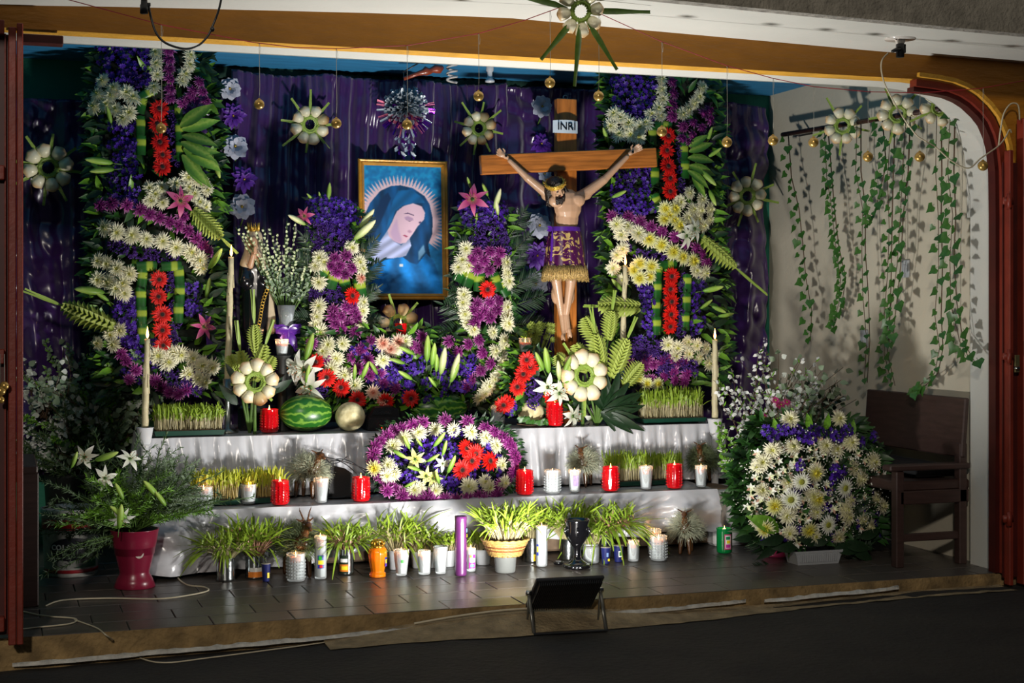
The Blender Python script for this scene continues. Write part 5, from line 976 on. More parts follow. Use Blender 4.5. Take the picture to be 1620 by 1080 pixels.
# ================================================================ branches, sprouts, candles and the small things
M_ROS = mat('rosemary_green', (66, 90, 54), .6, var=.4, vs=12)
M_TWIG = mat('twig_brown', (84, 62, 44), .8)
def branch(parent, pts, leafkind, n, size, base, name='branch', m=None, r=.0025, spread=.9, label=None):
    """one bending twig with small leaves joined to it"""
    mb = MB(); P = [Vector(p)-Vector(base) for p in pts]; L = len(P)-1; mb.tube(P, [r*1.3*(1-.6*i/L) for i in range(L+1)], 4, 0)
    for i in range(n):
        t = (.25+.75*(i+R.random())/n)*L*.999; k = int(t); c = P[k].lerp(P[k+1], t-k); ax = (P[k+1]-P[k]).normalized(); s = Vector((R.uniform(-1, 1), R.uniform(-1, .5), R.uniform(-1, 1))); s = (s-ax*s.dot(ax)).normalized(); d = s*spread+ax*.6
        if leafkind == 'coin':
            c2 = c+s*size*.5; mb.leaf(c2, d, (R.uniform(-.6, .6), -1, R.uniform(-.5, .8)), size*R.uniform(.7, 1.2), size*.85, .15, .12, 4, 1 if R.random() < .75 else 2, shape=.72)
        elif leafkind == 'needle':
            for _ in range(3): s2 = Vector((R.uniform(-1, 1), R.uniform(-1, 1), R.uniform(-1, 1))); mb.leaf(c, s2*.8+ax*.7, (R.uniform(-1, 1), -1, 0), size*R.uniform(.7, 1.2), size*.13, .1, .3, 2, 1)
        elif leafkind == 'bloom':
            for _ in range(3): s2 = Vector((R.uniform(-1, 1), R.uniform(-1, .4), R.uniform(-1, 1)))*size*.9; mb.leaf(c+s2*.4, s2, (R.uniform(-.8, .8), -1, .3), size*.8, size*.62, .2, .2, 3, 1, shape=.7)
            mb.leaf(c, d, (0, -1, 0), size*1.1, size*.3, .2, .2, 3, 2)
    return mk(name, mb, m, parent)
def bush(t, cx, cy, Y, reach, n, kind, cnt, size, mats, a0=-80, a1=80, dy=.18, r=.0025, droop=.25, name='branch'):
    B = t.location
    for i in range(n):
        a = math.radians(a0+(a1-a0)*(i+R.random())/n); L = R.uniform(*reach)*MP(cx, Y); d = Vector((math.sin(a), R.uniform(-1, 1)*dy*2, math.cos(a))); p = W(cx+R.uniform(-8, 8), cy+R.uniform(-6, 6), Y); pts = [p+d*L*k/5+Vector((R.uniform(-1, 1)*.012*k, 0, -droop*L*(k/5)**2*abs(math.sin(a)))) for k in range(6)]
        branch(t, pts, kind, cnt, size, B, m=mats, r=r, name=name)
M_COINW = mat('silvery_leaf', (196, 202, 192), .55, var=.25, vs=14)
M_BLOOM = mat('white_blossom', (206, 208, 204), .6, var=.1)
# left: mass of eucalyptus and evergreen behind, vase of lilies and rosemary in front
p = WZ(120, 862, 0); lb = thing('greenery_bunch', (p.x, p.y, 0), 'large bunch of silvery round-leaved branches at the left, behind the lily vase', 'foliage bunch')
M_PAILB = mat('dark_pail', (24, 26, 24), .6)
mk('pail', MB().lathe([(.13, 0), (.15, .34), (.155, .36), (.14, .36), (.135, .30)], 20), M_PAILB, lb)
YL = p.y
for (cx, cy, rc, n, cnt, sz, k, ms, a0, a1) in ((130, 770, (150, 240), 20, 16, .042, 'coin', [M_TWIG, M_L4, M_COINW], -22, 36), (150, 760, (90, 170), 20, 16, .032, 'coin', [M_TWIG, M_L4, M_L1], -45, 45), (160, 730, (60, 150), 26, 30, .022, 'bloom', [M_STEM, M_L3, M_L1], -50, 48), (120, 760, (70, 190), 34, 34, .03, 'needle', [M_STEM, M_ROS, M_ROS], -60, 48), (70, 660, (40, 120), 16, 12, .036, 'coin', [M_TWIG, M_COINW, M_L4], -30, 30), (150, 700, (60, 190), 34, 30, .024, 'bloom', [M_STEM, M_L4, M_L3], -40, 50), (170, 720, (90, 200), 30, 14, .032, 'coin', [M_TWIG, M_COINW, M_L4], -35, 30), (190, 700, (60, 110), 14, 14, .034, 'coin', [M_TWIG, M_COINW, M_L4], -40, 40), (90, 740, (40, 110), 16, 14, .026, 'bloom', [M_STEM, M_BLOOM, M_L1], -70, 20)):
    bush(lb, cx, cy, YL-.10, rc, n, k, cnt, sz, ms, a0, a1, dy=.3)
for (px, py) in ((45, 682), (52, 700), (40, 720), (60, 690)): put('larkspur', W(px, py, YL), .06, lb)
for (px, py, k) in ((160, 535, 'mum'), (175, 523, 'mum'), (204, 605, 'mum'), (185, 530, 'alstroemeria'), (150, 528, 'alstroemeria')): put(k, W(px, py, YL+.1), 27*MP(px, YL), lb)
# burgundy vase
p = WZ(213, 928, 0); lv = thing('lily_vase', (p.x, p.y, 0), 'burgundy flared plastic vase with rosemary sprigs and white lilies on the floor', 'vase'); YV = p.y; m_ = MP(213, YV)
vp = [(.0855, 0), (.090, .004), (.078, .05), (.064, .085), (.066, .10), (.078, .17), (.088, .23), (.093, .255), (.095, .27), (.105, .345), (.108, .35), (.102, .348), (.086, .2), (.01, .19)]
k_ = 92*m_/.35; mk('vase_body', MB().lathe([(r*.94, z*k_) for r, z in vp], 32), mat('burgundy_plastic', (124, 24, 52), .3, var=.08, spec=.6), lv)
lab(mk('sticker', MB().add([(0, 0, 0)]+[(.018*math.cos(i*PI/10), 0, .018*math.sin(i*PI/10)) for i in range(20)], [(0, 1+(i+1) % 20, 1+i) for i in range(20)]), mat('silver_sticker', (196, 184, 176), .4, var=.2, vs=80), lv, (.012, -.0775, 56*m_*1.0), rot=(math.radians(-6), 0, 0)), 'round silver sticker')
bush(lv, 213, 838, YV, (80, 175), 70, 'needle', 36, .027, [M_STEM, M_ROS, M_ROS], -112, 70, dy=.3, name='rosemary_sprig', droop=.1); bush(lv, 213, 838, YV, (40, 120), 34, 'needle', 44, .03, [M_STEM, M_L3, M_L1], -70, 66, dy=.35, name='rosemary_sprig')
bush(lv, 236, 805, YV, (50, 105), 34, 'needle', 60, .022, [M_STEM, M_L4, M_ROS], 0, 84, name='asparagus_sprig')
for (px, py, s, n) in ((134, 722, 34, (-.2, -1, .2)), (166, 756, 32, (.1, -1, .1)), (205, 726, 34, (.5, -1, .7)), (192, 818, 34, (.1, -1, -.8)), (133, 724, 20, (0, -1, 0))): put('lily', W(px, py, YV-.12), s*1.1*MP(px, YV), lv, n)
for (px, py, a, L) in ((112, 740, 20, 28), (150, 728, 70, 38), (195, 790, -25, 30), (250, 786, -40, 36), (262, 800, -35, 30), (200, 820, -50, 34), (188, 836, 5, 40)): a = math.radians(a); lay('lily_bud', W(px, py, YV-.14), (math.sin(a), -.2, math.cos(a)), L*MP(px, YV), lv)
# right: blossoming white branches in a pail behind the basket
p = WZ(1205, 858, 0); rb_ = thing('blossom_branches', (p.x, 6.78, 0), 'tall branches with round silvery leaves and white blossom behind the white flower arrangement', 'branches')
mk('pail', MB().lathe([(.11, 0), (.13, .3), (.135, .32), (.12, .32), (.115, .26)], 20), M_PAILB, rb_)
for (cx, cy, rc, n, cnt, sz, k, ms, a0, a1) in ((1205, 760, (110, 240), 22, 11, .030, 'bloom', [M_TWIG, M_BLOOM, M_L3], -25, 32), (1225, 740, (110, 210), 26, 15, .036, 'coin', [M_TWIG, M_L4, M_COINW], -5, 55), (1270, 700, (60, 120), 14, 12, .032, 'coin', [M_TWIG, M_L2, M_L4], 5, 60), (1190, 780, (60, 130), 20, 24, .026, 'bloom', [M_STEM, M_L3, M_BLOOM], -40, 30)):
    bush(rb_, cx, cy, 6.74, rc, n, k, cnt, sz, ms, a0, a1, dy=.22, droop=.15)
for (px, py) in ((1227, 633), (1236, 640), (1245, 636), (1210, 660), (1217, 676), (1204, 693), (1232, 641)): put('pink_aster', W(px, py, 6.55), 17*MP(px, 6.55), rb_, (R.uniform(-.4, .4), -1, .7))
# vase of white spikes with violet ribbon
p = W(453, 545, 7.28); tv = thing('spike_vase', (p.x, 7.28, Z3), 'glass vase of pale white flower spikes with violet ribbon, between statue and picture', 'vase'); m_ = MP(453, 7.28); z0 = 0
mk('pedestal', MB().lathe([(.05, 0), (.045, .02), (.04, p.z-Z3)], 20), M_PAILB, tv)
zt = p.z-Z3
mk('vase_body', MB().lathe([(.035, zt), (.04, zt+.02), (.034, zt+.12), (.045, zt+.19), (.043, zt+.19), (.032, zt+.12), (.03, zt+.03), (.001, zt+.025)], 24), mat('clear_vase', (210, 216, 220), .08, trans=2.7, var=0), tv)
mb = MB(); c = Vector((0, -.045, zt+.07))
mb.lathe([(.040, zt+.03), (.046, zt+.05), (.046, zt+.075), (.04, zt+.09)], 20)
for (dx, dz, L) in ((-1, .3, .07), (1, .35, .07), (-.5, -1, .10), (.45, -1, .11), (-.9, -.1, .06), (.9, -.1, .06)): mb.leaf(c, (dx, -.2, dz), (0, -1, 0), L, .04, .3, .3, 5, tipw=.5)
mk('ribbon_bow', mb, mat('violet_ribbon', (80, 30, 140), .3), tv)
for i in range(26):
    a = math.radians(-24+50*(i+R.random())/26); L = R.uniform(100, 185)*m_; b = Vector((0, 0, zt+.1)); d = Vector((math.sin(a), R.uniform(-.12, .1), math.cos(a))); P_2 = [b+d*L*k/4+Vector((.02*k*math.sin(a), 0, -.004*k*k*.5)) for k in range(5)]; mb = MB().tube(P_2, .0022, 4, 0)
    for j in range(16): t = .35+.65*j/16; k = min(3, int(t*4)); c = P_2[k].lerp(P_2[k+1], t*4-k); s = Vector((R.uniform(-1, 1), R.uniform(-1, .3), .5)); mb.leaf(c, s, (0, -1, 0), .024*(1.2-.5*t), .012, .2, .3, 3, 1 if t > .6 else 2)
    mk('flower_spike', mb, [M_STEM, mat('pale_spike', (190, 200, 158), .6), M_L4], tv)
# yellow-green succulent bunch left of the cross foot
p = W(852, 545, 7.2); sb = thing('sedum_bunch', (p.x, 7.2, Z3), 'yellow green rosette-leaved bunch left of the crucifix foot, above the gerberas', 'foliage bunch'); mb = MB()
for (px, py) in [(R.uniform(834, 878), R.uniform(512, 540)) for _ in range(26)]:
    c = W(px, py, 7.2)-sb.location
    for j in range(7): a = 2*PI*j/7; mb.leaf(c, (math.cos(a), -.6, math.sin(a)), (0, -1, 0), .028, .011, -.3, .3, 3)
    mb.tube([c, Vector((c.x*.4, .02, c.z-.12))], .003, 4)
mk('sedum_rosettes', mb, mat('sedum_green', (128, 142, 62), .5), sb, kind='stuff'); mk('pot', MB().lathe([(.05, 0), (.07, .2), (.07, W(852, 548, 7.2).z-Z3-.02), (.06, W(852, 548, 7.2).z-Z3-.02)], 16), M_PAILB, sb)

# ---------------------------------------------------------------- sprouts
def two(n, a, b): return [mat('sprout_stem'+n, a, .5, var=.25, vs=60), ramp('sprout_blade'+n, 'x', [(0, b), (1, tuple(min(255, int(c*1.25)) for c in b))], .45, .1, streak=1.6, nscale=90, transl=.2)]
M_SPR = two('_pale', (166, 156, 116), (108, 130, 40)); M_SPRY = two('_yellow', (172, 150, 84), (150, 156, 48)); M_SPRP = two('_pink', (176, 134, 112), (110, 134, 42))
M_SOIL = mat('root_mat', (70, 50, 32), .95, var=.5, vs=60, bump=1, bs=90)
M_TRAY = mat('green_tray', (10, 58, 44), .4, var=.1)
def sprouts(parent, cx, cy, sx, sy, z, n, h, m, lean=.12, w_=.007, rnd=False, outward=0, name='sprouts'):
    mb = MB()
    for i in range(n):
        if rnd: a, r = R.uniform(0, 2*PI), math.sqrt(R.random()); x, y = cx+sx/2*r*math.cos(a), cy+sy/2*r*math.sin(a)
        else: x, y = cx+R.uniform(-sx/2, sx/2), cy+R.uniform(-sy/2, sy/2)
        hh = h*R.uniform(.68, 1.12); ox, oy = (x-cx)/(sx/2)*outward, (y-cy)/(sy/2)*outward; d = (R.uniform(-1, 1)*lean+ox, R.uniform(-1, 1)*lean+oy-.03, 1); b = (R.uniform(-.35, .35)*lean*2.5+ox*.7, R.uniform(-.4, .3)*lean*2+oy*.6, -.10-outward*.45*R.random())
        a_ = R.uniform(-.9, .9); wx = (math.cos(a_), math.sin(a_), R.uniform(-.3, .3)); dr = (.5*R.random()**3+outward*.7*R.random()**2)
        mb.blade((x, y, z), d, hh, w_*R.uniform(.26, .42), b, 7, wx, R.uniform(2.6, 4.4), R.uniform(.35, .6), dr)
        if R.random() < .5: dd = Vector(d).normalized()*hh*.5+Vector(b)*hh*.25; mb.blade((x+dd.x, y+dd.y, z+dd.z), (R.uniform(-.6, .6), R.uniform(-.5, .2), .9), hh*.45, w_*.3, (R.uniform(-.3, .3), 0, -.1), 5, wx, 3, .12, .3*R.random())
    return mk(name, mb, m, parent, kind='stuff')
def tray(px0, px1, pyb, Y, hpx, label, spr, n=700, dep=.13, th=.022, zf=None, lean=.12, group='sprout trays on the altar steps', soil=True):
    a, b = W(px0, pyb, Y), W(px1, pyb, Y); cx = (a.x+b.x)/2; w_ = b.x-a.x; z = zf if zf is not None else a.z
    t = thing('sprout_tray', (cx, Y, z), label, 'sprout tray', group); mb = MB(); v = []
    for (zz, k) in ((0, .96), (th, 1.0), (th, .97), (.006, .94)): v += [(-w_/2*k, 0+(1-k)*.1, zz), (w_/2*k, (1-k)*.1, zz), (w_/2*k, dep-(1-k)*.1, zz), (-w_/2*k, dep-(1-k)*.1, zz)]
    mb.add(v, [(3, 2, 1, 0)]+[(i*4+j, i*4+(j+1) % 4, i*4+4+(j+1) % 4, i*4+4+j) for i in range(3) for j in range(4)]+[(12, 13, 14, 15)]); mk('tray_body', mb, M_TRAY, t, smooth=False)
    mk('root_mat', MB().box((0, dep/2, th*.75+.002), (w_*.94, dep*.92, .014)), M_SOIL, t, smooth=False); sprouts(t, 0, dep/2, w_*.93, dep*.88, th+.004, n, hpx*MP(px0, Y), spr, lean); return t
tray(244, 356, 690, 6.99, 44, 'green tray of pale-stemmed sprouts at the left end of the upper step', M_SPR, 620, zf=Z3+.008)
tray(1018, 1118, 668, 7.01, 50, 'green tray of pale-stemmed sprouts at the right end of the upper step', M_SPR, 640, zf=Z3+.008)
tray(303, 380, 806, 6.74, 50, 'tray of yellow sprouts at the left end of the lower step', M_SPRY, 330, zf=Z2+.006, dep=.11)
tray(384, 452, 800, 6.76, 48, 'tray of yellow sprouts left of the horned planter on the lower step', M_SPRY, 330, zf=Z2+.006, dep=.11)
tray(962, 1028, 778, 6.83, 50, 'green tray of bright sprouts behind the third red jar candle', M_SPR, 330, zf=Z2+.006, dep=.11)
tray(1032, 1082, 775, 6.84, 46, 'green tray of bright sprouts behind the rightmost red jar candle', M_SPR, 250, zf=Z2+.006, dep=.11)

# ---------------------------------------------------------------- candles
M_WAX = mat('white_wax', (160, 158, 156), .45, var=.04, sss=.3)
M_WAXG = mat('glow_tinted_wax', (226, 150, 112), .5, var=.05, sss=.3)  # salmon tint puts the candle glow into the colour of the wax top
M_IVW = mat('ivory_wax', (196, 186, 150), .5, var=.08, bump=.3, bs=60, sss=.2)
M_REDG = mat('red_glass', (206, 8, 20), .10, var=.05, trans=.25, spec=.9, coat=.7)
M_REDW = mat('red_lit_wax', (220, 20, 22), .4, var=.05)
M_CLR = mat('clear_glass', (220, 226, 228), .06, trans=2.75, var=0)
M_FL = emis('flame', (255, 170, 84), 11); M_WICK = mat('wick', (20, 16, 14), .9, var=0)
def flame(t, z, s=1.0, power=.10, x=0, y=0):
    mk('wick', MB().tube([(x, y, z-.004), (x+.0005, y, z+.008*s)], .0012, 5), M_WICK, t)
    mk('flame', MB().lathe([(.0012*s, 0), (.0036*s, .005*s), (.0042*s, .011*s), (.003*s, .02*s), (.0013*s, .029*s), (.0002, .036*s)], 10), M_FL, t, (x, y, z+.003))
    if power:
        l = bpy.data.lights.new('flame_light', 'POINT'); l.energy = power; l.color = (1, .55, .25); l.shadow_soft_size = .008; o = bpy.data.objects.new('flame_light', l); scn.collection.objects.link(o); o.parent = t; o.location = (x, y, z+.022*s)
JR = {}
def jar(px, pyb, wpx, hpx, Y, label, col='red', zf=None, taper=1.0, fill=.78, lit=True, group=None, power=.05, ribs=14, flute=.03, name=None, dots=True):
    """glass jar candle: ribbed glass, wax body, wick and flame"""
    p = W(px, pyb, Y) if zf is None else W(px, pyb, Y); z = zf if zf is not None else p.z; m_ = MP(px, Y); r = wpx*m_/2; h = hpx*m_
    t = thing(name or 'jar_candle', (p.x, Y, z), label, 'candle', group); JR[t.name] = r*(taper+1)/2*(1+flute)+.0012
    gm = {'red': M_REDG, 'clear': M_CLR}[col] if isinstance(col, str) else col[0]
    rb = r*taper; th = .0035
    gp = [(rb*.86, 0, 0), (rb*.98, .004, 0), (rb, .012, .4), (rb*.5+r*.5, h*.5, 1), (r*.99, h*.88, 1), (r*.985, h*.92, 0), (r*1.03, h*.95, 0), (r*1.03, h, 0), (r*1.0-th, h, 0), (r*.97-th, h*.9, 0), (rb-th, .01, 0), (.0005, .008, 0)]
    mk('glass', MB().lathe(gp, 56, 0, flute=flute, nf=ribs), gm, t)
    if dots and isinstance(col, str):
        mb = MB()
        for j in range(ribs): a = 2*PI*j/ribs; [mb.ell((r*1.012*math.cos(a), r*1.012*math.sin(a), h*(.14+.115*k)), (.0035, .0035, h*.035), 0, None, 6, 4) for k in range(6)]
        mk('cut_beads', mb, gm, t, kind='stuff')
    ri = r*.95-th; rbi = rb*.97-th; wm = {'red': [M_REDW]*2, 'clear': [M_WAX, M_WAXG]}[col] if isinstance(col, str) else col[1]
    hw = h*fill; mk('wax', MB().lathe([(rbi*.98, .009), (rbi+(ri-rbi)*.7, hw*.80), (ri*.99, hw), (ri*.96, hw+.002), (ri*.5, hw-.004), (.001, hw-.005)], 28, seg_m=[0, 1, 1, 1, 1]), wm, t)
    if lit: flame(t, hw-.004, 1.1 if col == 'red' else .75, power)
    return t
Gr, Gc = 'red glass jar candles', 'clear glass votive candles'
def on3(px, pyb): return WZ(px, pyb, Z3).y
def on2(px, pyb): return WZ(px, pyb, Z2).y
for (px, pyb, wp, hp, lev, label) in ((426, 685, 28, 37, 3, 'red jar candle left of the left watermelon on the upper step'), (877, 675, 26, 38, 3, 'red jar candle right of the right cantaloupe on the upper step'), (443, 806, 28, 38, 2, 'red jar candle in front of the yellow sprouts on the lower step'), (571, 799, 28, 38, 2, 'red jar candle immediately left of the oval wreath'), (830, 786, 27, 38, 2, 'red jar candle immediately right of the oval wreath'), (966, 782, 26, 38, 2, 'red jar candle at the left end of the bright sprout trays'), (1067, 778, 25, 38, 2, 'red jar candle at the right end of the bright sprout trays')):
    z = Z3 if lev == 3 else Z2; Y = (6.95+.1 if lev == 3 else 0); Yj = max((7.035 if lev == 3 else 6.70), WZ(px, pyb, z).y); Yj = min(Yj, 7.1 if lev == 3 else 6.9); jar(px, pyb, wp, hp, Yj, label, 'red', zf=z+.005, taper=.97, fill=.80, group=Gr)
for (px, pyb, wp, hp, lev, tp, label) in ((788, 672, 23, 33, 3, .84, 'clear votive candle between the right watermelon and the right cantaloupe'), (322, 806, 28, 33, 2, .96, 'clear ribbed candle at the far left of the lower step'), (393, 798, 25, 31, 2, .85, 'clear votive candle among the yellow sprouts'), (508, 801, 24, 39, 2, .74, 'tapered clear votive candle in front of the horned planter on the lower step'), (874, 784, 26, 37, 2, .97, 'clear jar candle second right of the oval wreath'), (909, 782, 20, 36, 2, .78, 'tapered clear votive candle with printed label on the lower step'), (1022, 779, 22, 37, 2, .74, 'tapered clear votive candle between the bright sprout trays'), (1109, 775, 19, 34, 2, .82, 'clear votive candle at the far right of the lower step')):
    z = Z3 if lev == 3 else Z2; Yj = max((7.03 if lev == 3 else 6.70), WZ(px, pyb, z).y); Yj = min(Yj, 7.1 if lev == 3 else 6.86); t = jar(px, pyb, wp, hp, Yj, label, 'clear', zf=z+.005, taper=tp, fill=.82, group=Gc, ribs=16, dots=(tp > .9))
    if px == 909: mk('label', MB().box((0, 0, 0), (.026, .001, .05)), mat('lilac_label', (170, 150, 196), .5, var=.3, vs=120), t, (-.004, -.027, .055), False)
# two on small stands between the columns
for (px, py, wp, hp, Y, label) in ((446, 562, 21, 26, 7.2, 'clear votive candle glowing high beside the violet ribbon vase'), (831, 560, 21, 26, 7.2, 'clear votive candle glowing high left of the crucifix foot')):
    p = W(px, py, Y); t = jar(px, py, wp, hp, Y, label, 'clear', zf=p.z, taper=.8, fill=.7, group=Gc, dots=False, power=.12); o = mk('stand', MB().lathe([(.045, -(p.z-Z3)), (.045, -(p.z-Z3)+.01), (.02, -(p.z-Z3)+.04), (.02, -.02), (.045, -.003), (.045, 0)], 16), M_PAILB, t)
t = jar(634, 537, 19, 26, 7.20, 'small red candle glowing in front of the brown-tinged rosette', 'red', taper=.85, fill=.8, group=Gr, dots=False, power=.15); mk('stand', MB().lathe([(.03, -(t.location.z-Z3)), (.02, -.02), (.03, 0)], 12), M_PAILB, t)
# taper candles
def taper(px, pyt, pyb, wpx, Y, label, holder, lean=0, zf=None):
    m_ = MP(px, Y); p = W(px, pyb, Y); t = thing('taper_candle', (p.x, Y, zf), label, 'candle', 'tall ivory tapers'); z0 = p.z-zf; h = (pyb-pyt)*m_; r = wpx*m_/2
    mb = MB(); n = 14; mb.tube([(lean*h*i/n+.0012*math.sin(i*1.7), 0, z0+h*i/n) for i in range(n+1)], [r*(1-.22*i/n)*(1+.05*math.sin(i*2.3)) for i in range(n+1)], 12)
    for _ in range(9): a = R.uniform(0, 2*PI); zz = z0+h*R.uniform(.35, .95); mb.tube([(lean*(zz-z0)+r*.9*math.cos(a), r*.9*math.sin(a), zz), (lean*(zz-z0)+r*.95*math.cos(a), r*.95*math.sin(a), zz-.06)], [.0022, .0035], 5)
    mk('wax_shaft', mb, M_IVW, t); flame(t, z0+h, 1.5, .22, x=lean*h); holder(t, z0, r); return t
def hold_metal(t, z0, r): mk('candle_holder', MB().lathe([(.05, 0), (.052, .006), (.014, .02), (.012, max(.03, z0-.05)), (.03, max(.04, z0-.035)), (r*1.35, z0-.03), (r*1.35, z0+.012), (r*1.05, z0+.012), (r, z0-.02), (.001, z0-.02)], 20), mat('tin_holder', (150, 156, 150), .3, metal=.9), t)
def hold_cup(t, z0, r):
    mk('candle_cup', MB().lathe([(.024, z0-.075), (.026, z0-.07), (.038, z0-.002), (.041, z0), (.036, z0), (.03, z0-.03), (.001, z0-.032)], 24), mat('white_cup', (206, 208, 212), .4, var=.04), t)
    mk('stand', MB().lathe([(.045, 0), (.04, .01), (.018, .03), (.018, z0-.09), (.03, z0-.075)], 14), mat('white_cup', (206, 208, 212), .4), t)
taper(360, 406, 603, 11, 7.18, 'tall lit ivory taper with long flame, left of the robed statue', hold_metal, .03, Z3)
taper(984, 420, 584, 9.5, 7.10, 'tall lit ivory taper in front of the right flower column', hold_metal, .035, Z3)
taper(229, 536, 676, 11, 6.95, 'thick ivory taper in a white cup at the far left end of the altar', hold_cup, .03, .0)
taper(1131, 537, 662, 10.5, 6.95, 'lit ivory taper in a white cup at the right end of the altar', hold_cup, .0, .0)
# ---------------------------------------------------------------- fruit and the radio
def melon_mat(n, stripe):
    m = bpy.data.materials.new(n); m.use_nodes = True; nt = m.node_tree; N = nt.nodes; L = nt.links; b = N['Principled BSDF']; b.inputs['Roughness'].default_value = .32 if stripe else .7
    tc = N.new('ShaderNodeTexCoord'); sp = N.new('ShaderNodeSeparateXYZ'); L.new(tc.outputs['Object'], sp.inputs[0]); at = N.new('ShaderNodeMath'); at.operation = 'ARCTAN2'; L.new(sp.outputs[2], at.inputs[0]); L.new(sp.outputs[1], at.inputs[1])
    no = N.new('ShaderNodeTexNoise'); no.inputs['Scale'].default_value = 26; no.inputs['Detail'].default_value = 5; L.new(tc.outputs['Object'], no.inputs[0]); ma = N.new('ShaderNodeMath'); ma.operation = 'MULTIPLY_ADD'; ma.inputs[1].default_value = 13; L.new(at.outputs[0], ma.inputs[0])
    m2 = N.new('ShaderNodeMath'); m2.operation = 'MULTIPLY'; m2.inputs[1].default_value = 10; L.new(no.outputs[0], m2.inputs[0]); L.new(m2.outputs[0], ma.inputs[2]); si = N.new('ShaderNodeMath'); si.operation = 'SINE'; L.new(ma.outputs[0], si.inputs[0])
    rp = N.new('ShaderNodeValToRGB'); L.new(si.outputs[0] if stripe else no.outputs[0], rp.inputs[0]); e = rp.color_ramp.elements
    if stripe: e[0].position = .1; e[0].color = (*lin((34, 92, 26)), 1); e[1].position = .95; e[1].color = (*lin((112, 156, 56)), 1)
    else: e[0].position = .4; e[0].color = (*lin((184, 174, 130)), 1); e[1].position = .6; e[1].color = (*lin((224, 214, 170)), 1)
    if stripe:
        n3 = N.new('ShaderNodeTexNoise'); n3.inputs['Scale'].default_value = 7; L.new(tc.outputs['Object'], n3.inputs[0]); r3 = N.new('ShaderNodeValToRGB'); r3.color_ramp.elements[0].position = .70; r3.color_ramp.elements[1].position = .72; L.new(n3.outputs[0], r3.inputs[0]); mx = N.new('ShaderNodeMix'); mx.data_type = 'RGBA'; L.new(r3.outputs[0], mx.inputs[0]); L.new(rp.outputs[0], mx.inputs[6]); mx.inputs[7].default_value = (*lin((206, 190, 130)), 1); L.new(mx.outputs[2], b.inputs[0])
    else:
        L.new(rp.outputs[0], b.inputs[0]); vo = N.new('ShaderNodeTexVoronoi'); vo.feature = 'DISTANCE_TO_EDGE'; vo.inputs['Scale'].default_value = 60; L.new(tc.outputs['Object'], vo.inputs[0]); bp = N.new('ShaderNodeBump'); bp.inputs['Strength'].default_value = .4; bp.inputs['Distance'].default_value = .003; bp.invert = True; L.new(vo.outputs[0], bp.inputs['Height']); L.new(bp.outputs[0], b.inputs['Normal'])
    return m
def fruit(name, px, py, wpx, hpx, Y, label, m, stem=True, zf=Z3, cat='melon'):
    k = MP(px, Y); rx, rz = wpx*k/2, hpx*k/2; c = W(px, py, Y); t = thing(name, (c.x, Y, zf+.004), label, cat); q = None
    mb = MB(); mb.ell((0, 0, 0), (rx, rz*1.0, rz), 0, None, 40, 24); o = mk('rind', mb, m, t, (0, 0, rz*.99))
    if stem: mk('stem_scar', MB().lathe([(.008, 0), (.006, .006), (.001, .006)], 8), M_TWIG, t, (rx*.99, 0, rz), rot=(0, PI/2, 0))
    return t
MW, MCt = melon_mat('watermelon_rind', True), melon_mat('cantaloupe_rind', False)
fruit('watermelon', 484, 651, 84, 58, 7.12, 'round striped watermelon with pale scuffs behind the left red jar candle', MW, cat='watermelon')
t = fruit('watermelon', 694, 643, 94, 48, 7.22, 'elongated dark green watermelon behind the top of the oval wreath', MW, cat='watermelon'); t.location.z = Z3+.02; mk('cradle', MB().box((0, 0, -.012), (.16, .1, .018)), M_PAILB, t, smooth=False)
fruit('cantaloupe', 554, 654, 47, 46, 7.06, 'netted cantaloupe right of the left watermelon', MCt, cat='cantaloupe')
fruit('cantaloupe', 840, 649, 42, 41, 7.10, 'netted cantaloupe beside the right upper red jar candle, with ivy sprig at its foot', MCt, cat='cantaloupe')
p = W(605, 674, 7.10); sp_ = thing('portable_speaker', (p.x, 7.10, Z3+.004), 'black faceted portable radio speaker between cantaloupe and right watermelon', 'speaker'); k = MP(605, 7.1)
M_BP = mat('black_plastic', (26, 27, 30), .32, var=.1); mb = MB(); v = []
for (y, s_) in ((-.02, .94), (.0, 1), (.10, .9)): v += [(x*k*s_, y, z*k*s_) for x, z in ((-27, 0), (27, 0), (30, 12), (26, 32), (12, 38), (-14, 37), (-26, 18))]
mb.add(v, [tuple(range(7))]+[(i*7+j, i*7+(j+1) % 7, i*7+7+(j+1) % 7, i*7+7+j) for i in range(2) for j in range(7)]+[tuple(range(20, 13, -1))]); mk('case', mb, M_BP, sp_, smooth=False)
mb = MB(); mb.box((0, -.026, 11*k), (48*k, .006, 16*k)).box((-2*k, -.024, 27*k), (30*k, .006, 6*k)); g_ = mk('grille', mb, mat('grille_black', (14, 14, 15), .6, bump=.8, bs=400), sp_, smooth=False)
mk('indicator_light', MB().box((-4*k, -.030, 3.4*k), (.004, .002, .003)).box((2*k, -.030, 3.4*k), (.003, .002, .003)), emis('red_led', (255, 30, 10), 8), sp_, smooth=False)
# ivy sprig under the right cantaloupe
p = W(842, 672, 7.02); iv = thing('ivy_sprig', (p.x, 7.02, Z3+.008), 'short dark ivy sprig lying at the foot of the right cantaloupe', 'ivy sprig')
for i in range(12): x = -.075+.15*i/11; lay('ivy_leaf', Vector((p.x+x, 7.02-.02*R.random(), Z3+.018+.012*R.random()+(.02 if i < 4 else 0))), (R.uniform(-1, 1), -.3, R.uniform(-.4, .8)), .034, iv, base=iv.location)
mk('stem', MB().tube([(-.08, 0, .012), (-.02, -.01, .004), (.04, 0, .006), (.08, -.01, .012)], .0025, 4), M_TWIG, iv)
